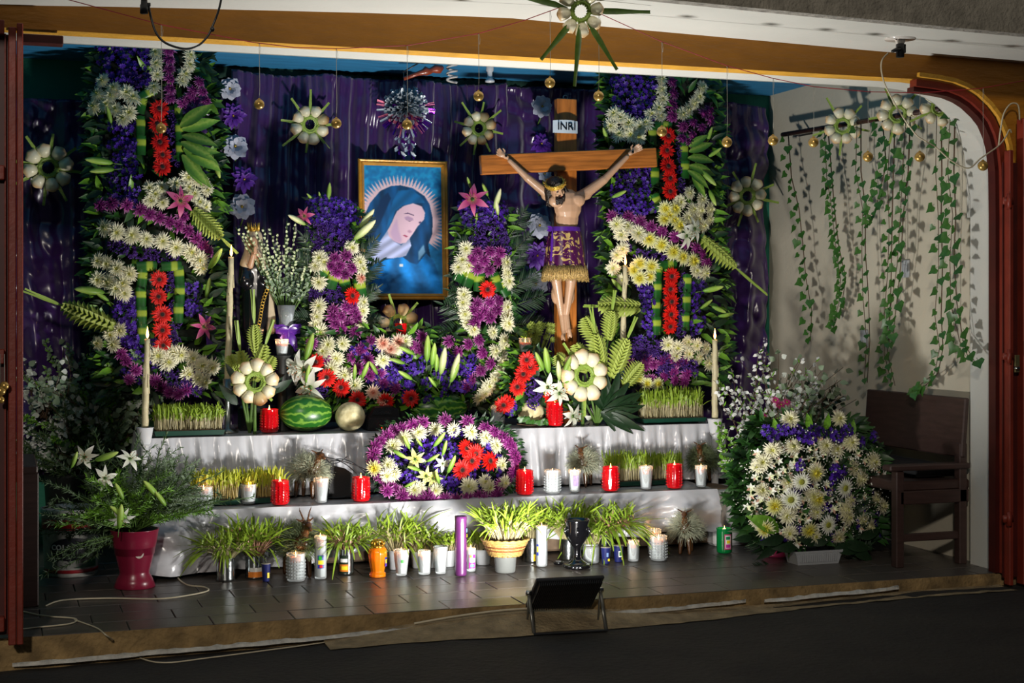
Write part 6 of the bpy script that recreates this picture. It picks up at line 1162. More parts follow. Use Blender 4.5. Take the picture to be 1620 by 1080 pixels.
# ================================================================ the row on the floor
Gf = 'things in the front row on the floor'
def fl(px, pyb): return WZ(px, pyb, 0)
def jf(px, pyb, wp, hp, label, col='clear', **k): p = fl(px, pyb); m_ = wp*MP(px, p.y)/2; return jar(px, pyb, wp, hp, p.y+m_*.6, label, col, zf=.003, **k)
def sticker(t, h, zc, r, wdt, parts, roll=0):
    """printed label wrapped on the front of a jar: coloured blocks (x0,x1,z0,z1,colour)"""
    mb = MB(); ms = []; r = JR.get(t.name, r)
    for i, (x0, x1, z0, z1, c) in enumerate(parts):
        v = []; n = 5; rr = r+.0004+.0003*i
        for j in range(n+1):
            a = -PI/2+roll+(x0+(x1-x0)*j/n-.5)*wdt/r; v += [(rr*math.cos(a), rr*math.sin(a), zc+(z0-.5)*h), (rr*math.cos(a), rr*math.sin(a), zc+(z1-.5)*h)]
        mb.add(v, [(j*2, j*2+2, j*2+3, j*2+1) for j in range(n)], i); ms.append(mat('ink_%d_%d_%d' % c, c, .4, var=0))
    mk('label', mb, ms, t)
Y_, B_, G_, W_, R_, K_, O_, P2 = (236, 214, 40), (34, 50, 150), (60, 200, 60), (230, 230, 228), (200, 30, 40), (16, 16, 30), (230, 130, 40), (190, 50, 150)
t = jf(468, 921, 29, 44, 'wide clear ribbed candle at the left of the front row', taper=.97, fill=.86, ribs=20, power=.06)
t = jf(507, 917, 19, 68, 'tall clear glass candle with blue and yellow label in the front row', taper=.98, fill=.93, ribs=24, flute=.015, dots=False, power=.06); r = 9.5*MP(507, 6.2)*1.02; sticker(t, .055, .075, r, .03, [(0, 1, 0, 1, B_), (.08, .92, .3, .62, Y_), (.15, .6, .66, .95, G_), (.3, .7, .05, .25, R_)], -.1)
t = jf(671, 910, 20, 38, 'small clear glass candle right of the white glass with green sticker', taper=.95, fill=.75, ribs=20, dots=False, power=.06)
t = jf(635, 912, 24, 41, 'clear glass of white wax with small green sticker in the front row', taper=.72, fill=.85, ribs=18, dots=False, power=.05); sticker(t, .012, .064, .0275, .016, [(0, 1, 0, 1, G_)]); 
t = jf(697, 909, 23, 43, 'unlit clear votive glass of white wax left of the tall purple candle', taper=.74, fill=.9, lit=False, ribs=8, dots=False)
M_PURP = mat('purple_wax_glass', (88, 38, 90), .28, var=.2, vs=14, coat=.4, spec=.6)
t = jf(729, 912, 19, 94, 'tall purple glass candle with dark label, tallest of the front row', (M_PURP, [M_PURP, M_PURP]), fill=.95, lit=False, ribs=6, flute=.02); sticker(t, .048, .185, .0245, .014, [(0, 1, 0, 1, K_), (.2, .8, .55, .9, (120, 170, 210)), (.3, .7, .1, .4, Y_)], .9)
t = jf(745, 905, 15, 37, 'small clear candle with pink and blue label right of the purple candle', taper=.95, fill=.9, dots=False, power=.04); sticker(t, .06, .045, .0205, .03, [(0, 1, 0, 1, P2), (.1, .9, .45, .75, W_), (.2, .8, .1, .3, (80, 150, 210)), (.1, .5, .8, .97, Y_)])
t = jf(857, 897, 18.5, 64, 'tall plain white glass candle between the wicker basket and the black goblet', taper=.98, fill=.94, ribs=24, flute=.01, dots=False, power=.05); sticker(t, .05, .075, .0250, .012, [(0, 1, 0, 1, B_), (.2, .9, .3, .8, Y_)], -1.1)
t = jf(1002, 889, 18, 33, 'small clear glass candle right of the two blue paper cups', taper=.96, fill=.8, ribs=20, dots=False, power=.06)
t = jf(1042, 888, 27, 39, 'wide dotted clear candle, the nearer of the pair right of the blue cups', taper=.94, fill=.82, ribs=18, power=.08)
t = jf(1035, 878, 22, 40, 'clear candle standing behind the wide dotted one, right of the blue cups', taper=.9, fill=.8, dots=False, power=.08)
M_GRN = mat('green_glass', (10, 132, 64), .12, var=.05, trans=.2, coat=.6); M_GRW = mat('green_wax', (16, 150, 74), .4, var=.05)
t = jf(1146, 876, 25, 39, 'green glass candle with pink label at the right end of the front row', (M_GRN, [M_GRW, M_GRW]), taper=.98, fill=.88, ribs=10, flute=.01, power=.05); sticker(t, .072, .055, .0335, .036, [(0, 1, 0, 1, (196, 60, 120)), (.12, .88, .08, .92, W_), (.2, .8, .65, .85, (30, 130, 80)), (.3, .8, .4, .6, Y_), (.2, .8, .12, .34, P2)], .0)
# amber lantern with gold lid
p = fl(600, 914); Yl = p.y+.03; t = thing('grave_lantern', (p.x, Yl, .002), 'amber glass lantern with domed gold lid in the front row', 'lantern'); k = MP(600, Yl)
M_AMB = mat('amber_glass', (240, 128, 14), .12, var=.05, trans=.35, coat=.5)
mk('glass', MB().lathe([(12.5*k, 0), (12.8*k, 1*k), (12.8*k, 6*k), (10.5*k, 7*k), (10.6*k, 9*k), (13.5*k, 22*k), (15*k, 36*k), (14*k, 43*k), (10.5*k, 47*k), (9.5*k, 47*k), (13*k, 36*k), (9*k, 9*k), (.001, 8*k)], 48, flute=.02, nf=12), M_AMB, t)
mb = MB().lathe([(11.5*k, 46*k), (12*k, 47.5*k), (10.4*k, 49*k), (10.4*k, 50*k)], 32); mb.lathe([(10.4*k, 55*k), (8*k, 57.5*k), (5*k, 59*k), (.001, 59.5*k)], 32); [mb.box((9.9*k*math.cos(j*PI/4), 9.9*k*math.sin(j*PI/4), 52.5*k), (.0075, .0075, 6*k), 0, Matrix.Rotation(j*PI/4, 3, 'Z')) for j in range(8)]
lab(mk('lid', mb, mat('gold_tin', (200, 156, 60), .25, metal=.9, var=.1), t), 'gold pierced lid'); mk('wax', MB().lathe([(9*k, 9*k), (12*k, 24*k), (12.4*k, 28*k), (.001, 27*k)], 24), mat('orange_wax', (236, 120, 20), .5), t); flame(t, 27*k, 1.1, .12); sticker(t, .04, 24*k, 14.5*k, .02, [(0, 1, 0, 1, B_), (.15, .85, .35, .75, Y_), (.2, .8, .05, .3, (110, 60, 160))], .95)
# goblets, cups
p = fl(918, 901); Yg = p.y+.04; t = thing('goblet', (p.x, Yg, .002), 'glossy black ceramic goblet with side lugs at the front of the floor row', 'goblet'); k = MP(918, Yg)
M_BG = mat('black_glaze', (9, 9, 12), .10, var=.1, coat=.8, spec=.7)
mk('goblet_body', MB().lathe([(19*k, 0), (19.5*k, 2*k), (17*k, 5*k), (16*k, 8*k), (11*k, 11*k), (7*k, 15*k), (6*k, 24*k), (6.5*k, 32*k), (10*k, 38*k), (17*k, 48*k), (19.5*k, 58*k), (19*k, 68*k), (21*k, 74*k), (21*k, 77*k), (19*k, 77*k), (17*k, 68*k), (17*k, 58*k), (8*k, 44*k), (.001, 42*k)], 40), M_BG, t)
mb = MB()
for j in range(6): a = j*PI/3+.2; mb.tube([(19*k*math.cos(a), 19*k*math.sin(a), 66*k), (22.5*k*math.cos(a), 22.5*k*math.sin(a), 60*k), (18.5*k*math.cos(a), 18.5*k*math.sin(a), 50*k)], [1.5*k, 2.4*k, 1.2*k], 7)
mk('lug', mb, M_BG, t); mk('base_petals', MB().lathe([(19*k, 1*k), (22*k, 2.5*k), (20*k, 6*k), (16*k, 7*k)], 40, flute=.06, nf=8), M_BG, t)
def pcup(px, pyb, wp, hp, label, parts, roll=0):
    p = fl(px, pyb); Y = p.y+.02; k = MP(px, Y); t = thing('paper_cup', (p.x, Y, .002), label, 'cup', 'blue paper cups'); r = wp*k/2; h = hp*k
    mk('cup_body', MB().lathe([(r*.68, 0), (r*.72, .003), (r*.96, h*.96), (r*1.0, h), (r*.95, h*.99), (r*.7, h*.7), (.001, h*.68)], 28), mat('navy_paper', (22, 30, 92), .5, var=.1), t); mk('rim', MB().lathe([(r*.97, h*.985), (r*1.02, h*.995), (r*.98, h*1.01)], 28), mat('cup_rim', (176, 170, 160), .5), t); sticker(t, h*.6, h*.45, r*.92, r*1.3, parts, roll)
pcup(961, 893, 16, 26, 'navy paper cup with small yellow mark, left of the pair right of the goblet', [(.35, .65, .5, .9, (120, 150, 200)), (.55, .95, .05, .3, Y_)]); pcup(981, 890, 17, 26, 'navy paper cup with pale round emblem, right of the pair right of the goblet', [(.25, .75, .3, .9, W_), (.34, .66, .4, .8, (60, 110, 60)), (.7, 1, 0, .25, Y_)]); pcup(422, 921, 15, 28, 'navy paper cup with yellow mark at the far left of the front row', [(.6, 1, .1, .6, Y_)])
p = fl(887, 895); t = thing('saucer', (p.x, p.y+.03, .002), 'small round black dish left of the black goblet', 'dish'); mk('dish', MB().lathe([(.018, 0), (.024, .008), (.024, .014), (.02, .014), (.001, .006)], 24), M_BG, t)
# sprouts in cans, cups and tubs
M_TIN = mat('tin_can', (188, 194, 196), .18, metal=1, var=.1, bump=.1)
def can(px, pyb, wp, hp, label, name='tin_can', kind='tin', tall=50, n=110, spread=.55, parts=None, up=0, group='sprouts growing in cans and cups', yo=.03, m=None, w_=.009):
    p = fl(px, pyb); Y = min(p.y+yo, 6.57-wp*MP(px, 6.5)/2); k = MP(px, Y); t = thing(name, (W(px, pyb, Y).x, Y, .002), label, 'sprout pot', group); r = wp*k/2; h = hp*k
    if kind == 'tin':
        pr = [(r*.97, 0), (r*1.0, .003)]
        for j in range(9): pr += [(r*(.985 if j % 2 else 1.005), h*(.1+.09*j))]
        mk('can_body', MB().lathe(pr+[(r*1.0, h*.97), (r*1.03, h), (r*.97, h), (r*.95, h*.8), (.001, h*.8)], 32), M_TIN, t)
    elif kind == 'cup': mk('cup_body', MB().lathe([(r*.8, 0), (r*.84, .003), (r, h*.93), (r*1.03, h), (r*.95, h), (r*.93, h*.8), (.001, h*.78)], 28), mat('white_plastic', (160, 164, 168), .35, var=.05), t)
    elif kind == 'glass':
        mk('glass', MB().lathe([(r*.9, 0), (r, .005), (r, h*.8), (r*.9, h*.9), (r*.95, h), (r*.88, h), (r*.85, h*.88), (r*.93, h*.78), (r*.93, .01), (.001, .01)], 28), M_CLR, t)
    mk('root_mat', MB().lathe([(r*.9, h*(.76 if kind != 'glass' else .3)), (r*.93, h*.9), (r*.6, h*1.02), (.001, h*1.06)], 16), M_SOIL, t)
    if parts: sticker(t, h*.7, h*.42, r*1.01, r*2.2, parts)
    sprouts(t, 0, 0, r*1.8, r*1.8, h*.97, n, tall*k, m or M_SPR, .16, w_, True, spread); return t
can(357, 920, 30, 36, 'silver tin can of spreading green sprouts at the far left of the floor row', tall=62, n=180, spread=.8)
can(403, 916, 30, 36, 'silver tin can with orange printing, second sprout can from the left', m=M_SPRP, tall=78, n=170, spread=.5, parts=[(.1, .9, 0, .35, O_), (.2, .8, .35, .6, W_)])
can(547, 910, 26, 40, 'tin can with dark orange-pictured label and sprouts, left of the amber lantern', m=M_SPRP, tall=60, n=210, spread=.85, parts=[(0, .55, 0, 1, (22, 40, 24)), (.05, .55, .1, .5, O_), (.1, .5, .62, .82, W_), (.15, .5, .2, .4, Y_)])
can(625, 893, 24, 30, 'sprout pot hidden behind the amber lantern with tall arching blades', tall=84, n=130, spread=.65, kind='cup'); can(662, 896, 24, 26, 'white cup of arching sprouts behind the white glass with green sticker', tall=64, n=100, spread=.6, kind='cup')
can(680, 893, 26, 26, 'white plastic cup of short sprouts behind the small clear candle', kind='cup', tall=32, n=60, spread=.25, w_=.011); can(708, 892, 26, 26, 'white plastic cup of short sprouts behind the unlit votive glass', kind='cup', tall=34, n=60, spread=.2, w_=.011); can(764, 892, 26, 24, 'white plastic tub of short sprouts right of the tall purple candle', kind='cup', tall=36, n=70, spread=.25, w_=.011); can(738, 886, 24, 24, 'white plastic cup of sprouts directly behind the purple candle', kind='cup', tall=34, n=50, spread=.25, w_=.011)
can(842, 887, 28, 38, 'tin can with red and yellow printing and tall sprouts behind the white candle', tall=66, n=120, spread=.4, parts=[(.4, 1, .0, .4, Y_), (.5, .9, .1, .3, R_)]); can(900, 885, 30, 34, 'tin can of tall spreading sprouts behind the black goblet', tall=78, n=170, spread=.6); can(935, 892, 26, 30, 'glass jar of sprouts just right of the black goblet', kind='glass', tall=50, n=70, spread=.4)
can(958, 884, 26, 38, 'silver tin can of reddish-stemmed sprouts above the blue paper cups', tall=72, n=260, spread=.95, m=M_SPRP)
# wicker basket on a clear tub
p = fl(805, 908); Yb = p.y+.05; k = MP(805, Yb); tb = thing('plastic_tub', (p.x, Yb, .002), 'translucent plastic tub under the wicker basket', 'tub'); mk('tub_body', MB().lathe([(15*k, 0), (16*k, 2*k), (17.5*k, 24*k), (18.5*k, 26*k), (17*k, 26*k), (15*k, 4*k), (.001, 3*k)], 32), mat('frosted_plastic', (150, 154, 152), .35, trans=.6, var=.03), tb)
bk = thing('wicker_basket', (p.x, Yb, .002+26*k), 'woven wicker basket of tall sprouts standing on a clear tub', 'basket'); M_WK = mat('wicker', (170, 138, 78), .5, var=.3, vs=50)
mb = MB()
for row in range(9):
    z = 2*k+row*2.7*k; rr = (25+row*1.3)*k; mb.tube([((rr+.0028*math.cos(j*PI+row*PI))*math.cos(j*PI/20), (rr+.0028*math.cos(j*PI+row*PI))*math.sin(j*PI/20), z) for j in range(41)], .0038, 5, 0 if row not in (3, 5) else 1)
for j in range(20): a = j*PI/10+.15; mb.tube([(24*k*math.cos(a), 24*k*math.sin(a), 0), (36*k*math.cos(a), 36*k*math.sin(a), 26*k)], .003, 5)
mb.lathe([(24*k, 0), (34*k, 24*k), (32*k, 24*k), (.001, 14*k)], 28, 1); mk('wicker_body', mb, [M_WK, mat('dark_wicker', (120, 70, 34), .6)], bk); mb = MB().tube([(37*k*math.cos(j*PI/20), 37*k*math.sin(j*PI/20), 26*k+.002*math.cos(j*PI)) for j in range(41)], .0055, 6); mk('rim_braid', mb, M_WK, bk); mk('root_mat', MB().lathe([(30*k, 20*k), (20*k, 30*k), (.001, 33*k)], 14), M_SOIL, bk); sprouts(bk, 0, 0, 48*k, 48*k, 26*k, 260, 70*k, M_SPR, .14, .008, True, .4)
# ---------------------------------------------------------------- clay animals with chia fleece
M_CLAY = mat('glazed_brown_clay', (78, 48, 24), .25, var=.4, vs=14, coat=.4); M_CHIA = mat('chia_fleece', (184, 188, 162), .7, var=.4, vs=30); M_CHIA2 = mat('chia_fleece_dark', (104, 118, 80), .7, var=.4, vs=30)
def deer(px, pyb, Y, zf, H, label, look=0, horns=1, m=M_CHIA, hx=0, hh=1.0):
    """H: height in metres to the head; look: heading in degrees"""
    p = W(px, pyb, Y); t = thing('chia_animal_planter', (p.x, Y, zf), label, 'planter', 'clay animals with chia fleece', rot=(0, 0, math.radians(look)))
    L = H*.62; legz = H*.30; bz = legz+H*.20; b = [('c', (-L*.32, 0, bz), H*.15, (L*.30, 0, bz+.01), H*.155)]
    for sx in (-1, 1):
        for sy in (-1, 1): b.append(('c', (sx*L*.36, sy*H*.085, legz*1.0), H*.06, (sx*L*.40, sy*H*.10, H*.028), H*.034))
    b += [('c', (L*.34, 0, bz+.03*H), H*.10, (L*.5, 0, H*.80*hh), H*.062), ('e', (L*.56, 0, H*.85*hh), (H*.12, H*.07, H*.075)), ('c', (L*.6, 0, H*.84*hh), H*.05, (L*.78, 0, H*.80*hh), H*.035), ('c', (-L*.48, 0, bz+.04*H), H*.03, (-L*.56, 0, bz-.04*H), H*.02)]
    for sy in (-1, 1):
        b.append(('c', (L*.5, sy*H*.05, H*.90*hh), H*.022, (L*.44, sy*H*.15, H*.95*hh), H*.014))
        if horns: b += [('c', (L*.50, sy*H*.03, H*.92*hh), H*.02, (L*.46, sy*H*.09, H*1.08*hh), H*.015), ('c', (L*.46, sy*H*.09, H*1.08*hh), H*.015, (L*.52, sy*H*.12, H*1.18*hh), H*.006)]
    body('clay_body', b, M_CLAY, t, H/60, 2)
    mb = MB(); c0 = Vector((0, 0, bz))
    for i in range(2300):
        a, e = R.uniform(0, 2*PI), R.uniform(-.35, 1)*PI/2; d = Vector((math.cos(e)*math.cos(a)*1.0, math.cos(e)*math.sin(a), math.sin(e))); s_ = Vector((d.x*L*.42, d.y*H*.14, d.z*H*.13)); g = (d+Vector((R.uniform(-.5, .5), R.uniform(-.5, .5), R.uniform(-.2, .5)))).normalized(); l = H*R.uniform(.12, .34); mb.tube([c0+s_, c0+s_+g*l*.6, c0+s_+g*l+Vector((0, 0, -.15*l))], [.0008, .0007, .0005], 3)
        if R.random() < .7: mb.leaf(c0+s_+g*l, g, (R.uniform(-1, 1), R.uniform(-1, 1), 0), .008, .005, 0, 0, 1)
    mk('chia_fleece', mb, m, t, kind='stuff')
    mb = MB(); [mb.ell((L*.62, sy*H*.062, H*.87*hh), (H*.012,)*3, 0, None, 6, 5) for sy in (-1, 1)]; mk('eye', mb, M_BG, t); return t
deer(487, 792, 6.88, Z2+.006, .235, 'brown clay deer with grey chia fleece on the lower step, left of the black case', -60, 0)
deer(470, 904, 6.50, .002, .27, 'horned brown clay goat with dark chia fleece behind the labelled candle on the floor', -75, 1, M_CHIA2)
deer(924, 775, 6.90, Z2+.006, .215, 'clay deer with pale chia fleece left of the bright sprout trays', -125, 0)
deer(1112, 772, 6.88, Z2+.006, .215, 'clay deer with dark chia fleece at the right end of the lower step', -130, 0, M_CHIA2)
deer(1085, 880, fl(1085, 876).y+.02, .002, .225, 'clay deer with pale chia fleece standing on the floor near the green candle', -120, 0)
# black case and cables on the lower step, left of wreath
p = W(538, 800, 6.88); t = thing('black_device', (p.x, 6.88, Z2+.006), 'black wedge-shaped speaker with cables on the lower step left of the wreath', 'device'); k = MP(538, 6.88)
mb = MB(); v = []
for (y, s_) in ((-.05, 1), (.03, .96)): v += [(x*k, y, z*k*s_) for x, z in ((-22, 0), (24, 0), (33, 26), (4, 46), (-18, 52))]
mb.add(v, [tuple(range(5)), tuple(range(9, 4, -1))]+[(i, i+5, (i+1) % 5+5, (i+1) % 5) for i in range(5)]); mk('case', mb, mat('matt_black_plastic', (16, 16, 18), .6), t, smooth=False)
for (a, b, c) in (((-20, 56), (0, 66), (34, 20)), ((-10, 60), (14, 62), (38, 34)), ((-30, 70), (-22, 40), (6, 64)), ((-28, 64), (20, 52), (40, 40)), ((-60, 4), (-30, -2), (10, 2))): P3 = [Vector((x*k, -.055-.01*i, z*k+.004)) for i, (x, z) in enumerate((a, b, c))]; mk('cable', MB().tube([P3[0].lerp(P3[1], s)*(1-s)+P3[1].lerp(P3[2], s)*s for s in [q/10 for q in range(11)]], .0022, 5), M_BP, t)
# ---------------------------------------------------------------- ivy on a rod along the right wall, ivory rosettes hung on it
XI = 4.12
a, b = WX(1238, 213, XI), WX(1546, 162, XI)
rod = thing('hanging_rod', (XI, (a.y+b.y)/2, (a.z+b.z)/2), 'dark wooden rod hung along the cream side wall carrying the ivy', 'rod'); mk('rod_shaft', MB().tube([a-rod.location, b-rod.location], .013, 8), mat('rod_wood', (58, 30, 22), .5), rod)
for y_ in (a.y-.15, b.y+.2): mk('bracket', MB().tube([(0, y_-rod.location.y, 0), (.10, y_-rod.location.y, .02)], .006, 6), M_BP, rod)
IV = [([(1247, 212), (1252, 280), (1264, 330), (1270, 385), (1275, 440), (1284, 490), (1282, 540)], 30, 14, 'first strand of ivy, nearest the purple curtain'), ([(1310, 205), (1316, 280), (1320, 330), (1327, 390), (1338, 440), (1332, 480), (1318, 520)], 62, 12, 'dense ivy strand, second from the curtain'), ([(1362, 196), (1362, 270), (1369, 330), (1369, 400), (1374, 470), (1376, 540), (1372, 605)], 34, 11, 'long thin ivy strand, third from the curtain'), ([(1396, 190), (1402, 260), (1388, 320), (1378, 352)], 26, 13, 'short ivy strand crossing behind the third from the curtain'), ([(1416, 188), (1413, 280), (1411, 360), (1410, 430), (1408, 500), (1404, 560), (1416, 610)], 40, 12, 'long ivy strand below the middle rosette of the rod'), ([(1440, 184), (1437, 270), (1429, 340), (1425, 420), (1416, 500), (1412, 545)], 34, 15, 'broad-leaved ivy strand right of the middle rosette'), ([(1489, 176), (1490, 270), (1489, 340), (1491, 420), (1489, 500), (1492, 550), (1484, 590), (1462, 612), (1448, 622)], 38, 12, 'ivy strand that curls left at its foot above the chair'), ([(1511, 170), (1509, 270), (1512, 340), (1509, 410), (1514, 480), (1524, 540), (1542, 572)], 40, 15, 'broad-leaved ivy strand nearest the gate frame')]
for pts, n, sz, lb_ in IV:
    P4 = [WX(x, y, XI-.02+R.uniform(-.015, .01)) for x, y in pts]; t = thing('ivy_strand', P4[0], lb_+', hanging from the rod', 'ivy', 'ivy strands on the side wall'); B = P4[0]
    mb = MB().tube([q-B for q in P4], [.0035-.002*i/len(P4) for i in range(len(P4))], 5)
    if n > 30: mb.tube([q-B+Vector((-.01, .02+.015*math.sin(i*2), 0)) for i, q in enumerate(P4)], .002, 4)
    mk('stem', mb, M_TWIG, t)
    for i in range(n):
        s = (i+.5)/n*(len(P4)-1)*.999; k = int(s); c = P4[k].lerp(P4[k+1], s-k); sd = 1 if i % 2 else -1; d = Vector((-.2, sd*R.uniform(.3, 1)*-1, R.uniform(-1.2, -.2))); up = Vector((-1, -.6, R.uniform(-.2, .5)))+Vector((0, R.uniform(-.5, .5), 0)); L_ = sz*R.uniform(.75, 1.35)*MP(pts[0][0], 6.6); lay('ivy_leaf', c+Vector((-.01-.02*R.random(), -sd*L_*.45*R.uniform(.5, 1.6), 0)), d, L_, t, up, base=B)
star('ivory_rosette', WX(1333, 199, XI-.06), 56*MP(1333, 6.7), 'ivory rosette hung on the rod, nearest the curtain', spike=.9, n=8, roll=.3, face=(-.5, -1, -.2), spikes=5); star('ivory_rosette', WX(1420, 180, XI-.06), 62*MP(1420, 6.3), 'ivory rosette hung at the middle of the ivy rod', spike=.8, n=8, roll=.1, face=(-.5, -1, -.3), spikes=5); star('ivory_rosette', WX(1486, 170, XI-.06), 56*MP(1486, 6.0), 'ivory rosette hung on the rod next to the arched gate frame', spike=.7, n=7, roll=.5, face=(-.5, -1, -.3), spikes=5)
# rosettes on the curtain
for (x, y, s, lb_, br, rl, yo) in ((76, 265, 72, 'ivory rosette pinned high on the curtain by the left gate leaf', (), .2, .12), (490, 197, 60, 'ivory rosette pinned on the curtain between left column and foil rosette', (0,), .35, .1), (757, 203, 54, 'brown-tinged ivory rosette pinned above the left arm of the cross', (0, 1, 6, 7), .3, .1), (1182, 310, 60, 'ivory rosette pinned on the curtain right of the right flower column', (), .1, .12)): star('ivory_rosette', W(x, y, YC-yo), s*MP(x, YC-yo), lb_, spike=.85, n=8, roll=rl, brown=br, face=(.1 if x < 900 else -.1, -1, -.15), group='ivory rosettes on the curtain', pin=yo+.03)
t = star('ivory_rosette', W(918, 18, 5.16), 76*MP(918, 5.16), 'big ivory rosette with long spikes hanging from the overhang edge', spike=.0, n=8, roll=.2, face=(0, -1, -.25), spikes=0)
me = MB().leaf((0, 0, 0), (1, 0, 0), (0, 0, 1), 100*MP(918, 5.16), .024, .03, .45, 5, shape=.6, tipw=.55).mesh('palm_strip', mat('deep_palm_strip', (84, 116, 40), .45, var=.3, vs=30))
for (dx, dy, sc_) in ((-1.0, .18, 1.12), (.95, .06, 1.0), (-.72, -.86, .82), (-.09, -1, .98), (.62, -.86, .88), (-.5, 1, .8), (.4, 1, .8)): d = Vector((dx, -.02, dy)).normalized(); q = Matrix((d, Vector((0, -1, 0)).cross(d), Vector((0, -1, 0)))).transposed().to_quaternion(); ob('palm_strip', me, t, d*.05, q, (sc_, 1, 1))
mk('hanging_thread', MB().tube([(0, 0, .06), (0, .01, W(918, 5, 5.16).z-t.location.z+.13)], .0012, 4), mat('thread', (170, 170, 160), .7, var=0), t)
# foil rosette with tails over the picture
p = W(640, 172, 7.56); t = thing('foil_rosette', p, 'silver and pink foil rosette with twisted tails above the framed picture', 'foil ornament'); k = MP(640, 7.56); mb = MB()
for i in range(420):
    a = R.uniform(0, 2*PI); e = math.asin(R.uniform(0, 1)**.8); d = Vector((math.cos(a)*math.cos(e), -math.sin(e)*.8-.15, math.sin(a)*math.cos(e))); L = R.uniform(25, 36)*k; mi = (0 if d.z > -.45 or R.random() < .35 else R.choice((1, 1, 2))) if R.random() < .95 else 2
    mb.leaf(d*.01, d, (R.uniform(-1, 1), R.uniform(-1, 0), R.uniform(-1, 1)), L, 7*k, .05, .9, 3, mi, tipw=.7)
for i in range(40): a = R.uniform(PI*.9, PI*2.1); d = Vector((math.cos(a), -.2, math.sin(a))); mb.leaf(d*.04, d, (R.uniform(-1, 1), -1, 0), 36*k, 4*k, .05, .8, 3, R.choice((0, 1, 2, 2)), tipw=.7)
M_FOIL = [mat('silver_foil', (205, 216, 224), .32, metal=.55, var=.2, vs=40, bump=.2, bs=200), mat('pink_foil', (222, 120, 150), .3, metal=.5, var=.3, vs=40), mat('violet_foil', (110, 30, 160), .2, metal=.8, var=.5, vs=40)]
mk('foil_strips', mb, M_FOIL, t, kind='stuff'); mk('hanging_thread', MB().tube([(0, 0, 0), (0, .02, 2.386-p.z)], .001, 4), mat('thread', (170, 170, 160), .7, var=0), t)
for s in (-1, 1):
    mb = MB(); n = 16
    for i in range(n): z = -34*k-i*2.6*k; a = i*.9; mb.leaf((s*8*k+2*k*math.cos(a), -.01, z), (math.cos(a), -.3, -.7), (math.sin(a), -1, 0), 9*k, 5*k, .2, .5, 2, 0 if i % 3 else 2, tipw=.6)
    mk('twisted_tail', mb, M_FOIL, t)
# ---------------------------------------------------------------- garland string with hanging gilded balls
YG = 5.33
gp = [(60, -14), (110, 0), (255, 39), (400, 67), (465, 75), (532, 77), (644, 72), (757, 53), (830, 32), (885, 12), (910, 8), (950, 22), (1047, 66), (1150, 104), (1223, 124), (1287, 137), (1373, 145), (1455, 147), (1550, 140), (1640, 124)]
o0 = W(800, 60, YG); t = thing('garland_string', o0, 'thin red string sagging below the overhang in front of the ochre beam', 'string'); mk('red_string', MB().tube([W(x, y, YG)-o0 for x, y in gp], .0017, 5), mat('red_cord', (150, 24, 36), .6), t)
def gy(x):
    for q, r in zip(gp, gp[1:]):
        if q[0] <= x <= r[0]: return q[1]+(r[1]-q[1])*(x-q[0])/(r[0]-q[0])
M_BALL = mat('gilded_ball', (196, 160, 84), .3, metal=.55, var=.45, vs=60, coat=.3); M_THR = mat('thread', (170, 170, 160), .7, var=0)
names = ['over the left column gerberas', 'second from the left, over the purple curtain', 'beside the ivory rosette left of the foil rosette', 'in front of the foil rosette', 'above the brown-tinged rosette', 'high, left of the top of the cross', 'right of the top of the cross', 'in front of the right column gerberas', 'right of the right flower column', 'beside the start of the ivy rod', 'over the curtain end of the ivy rod', 'beside the third ivy strand', 'under the rosettes in front of the ivy', 'rightmost, by the arched gate frame']
for (x, y), nm in zip(((255, 203), (410, 165), (532, 195), (644, 197), (757, 152), (870, 131), (947, 152), (1047, 208), (1150, 225), (1223, 222), (1287, 225), (1373, 248), (1455, 248), (1555, 262)), names):
    p = W(x, y, YG); t = thing('hanging_ball', p, f'small gilded ball on a thread, {nm}', 'ornament', 'gilded balls hanging on threads'); r = 8.3*MP(x, YG); mk('ball', MB().ell((0, 0, 0), (r, r, r*.97), 0, Matrix.Rotation(R.random(), 3, 'X'), 20, 14), M_BALL, t); h = W(x, gy(x), YG).z-p.z
    mk('cap', MB().lathe([(r*.3, r*.93), (r*.2, r*1.12), (.001, r*1.15)], 10), M_GOLD, t); mk('thread', MB().tube([(0, 0, r), (.002, 0, r+h*.2), (0, 0, h)], .0009, 4).tube([(.001, 0, h), (.006, 0, h-.02), (.004, 0, h-.04)], .0007, 3), M_THR, t)
# three brown seed balls tied on the left gate
for (x, y, r_, nm) in ((7, 610, 7, 'upper right'), (1, 618, 8, 'upper left'), (1, 632, 6, 'lowest')): p = W(x, y, 5.44); k = MP(5, 5.44); t = thing('gate_ball', p, f'brown wooden ball tied on the left gate leaf, {nm} of three', 'ornament', 'balls tied on the left gate'); mk('ball', MB().ell((0, 0, 0), (r_*k,)*3, 0, None, 16, 10), M_BALL, t); mk('tie', MB().tube([(0, 0, r_*k), (0, .0, (y-560)*k)], .0009, 4), M_THR, t)
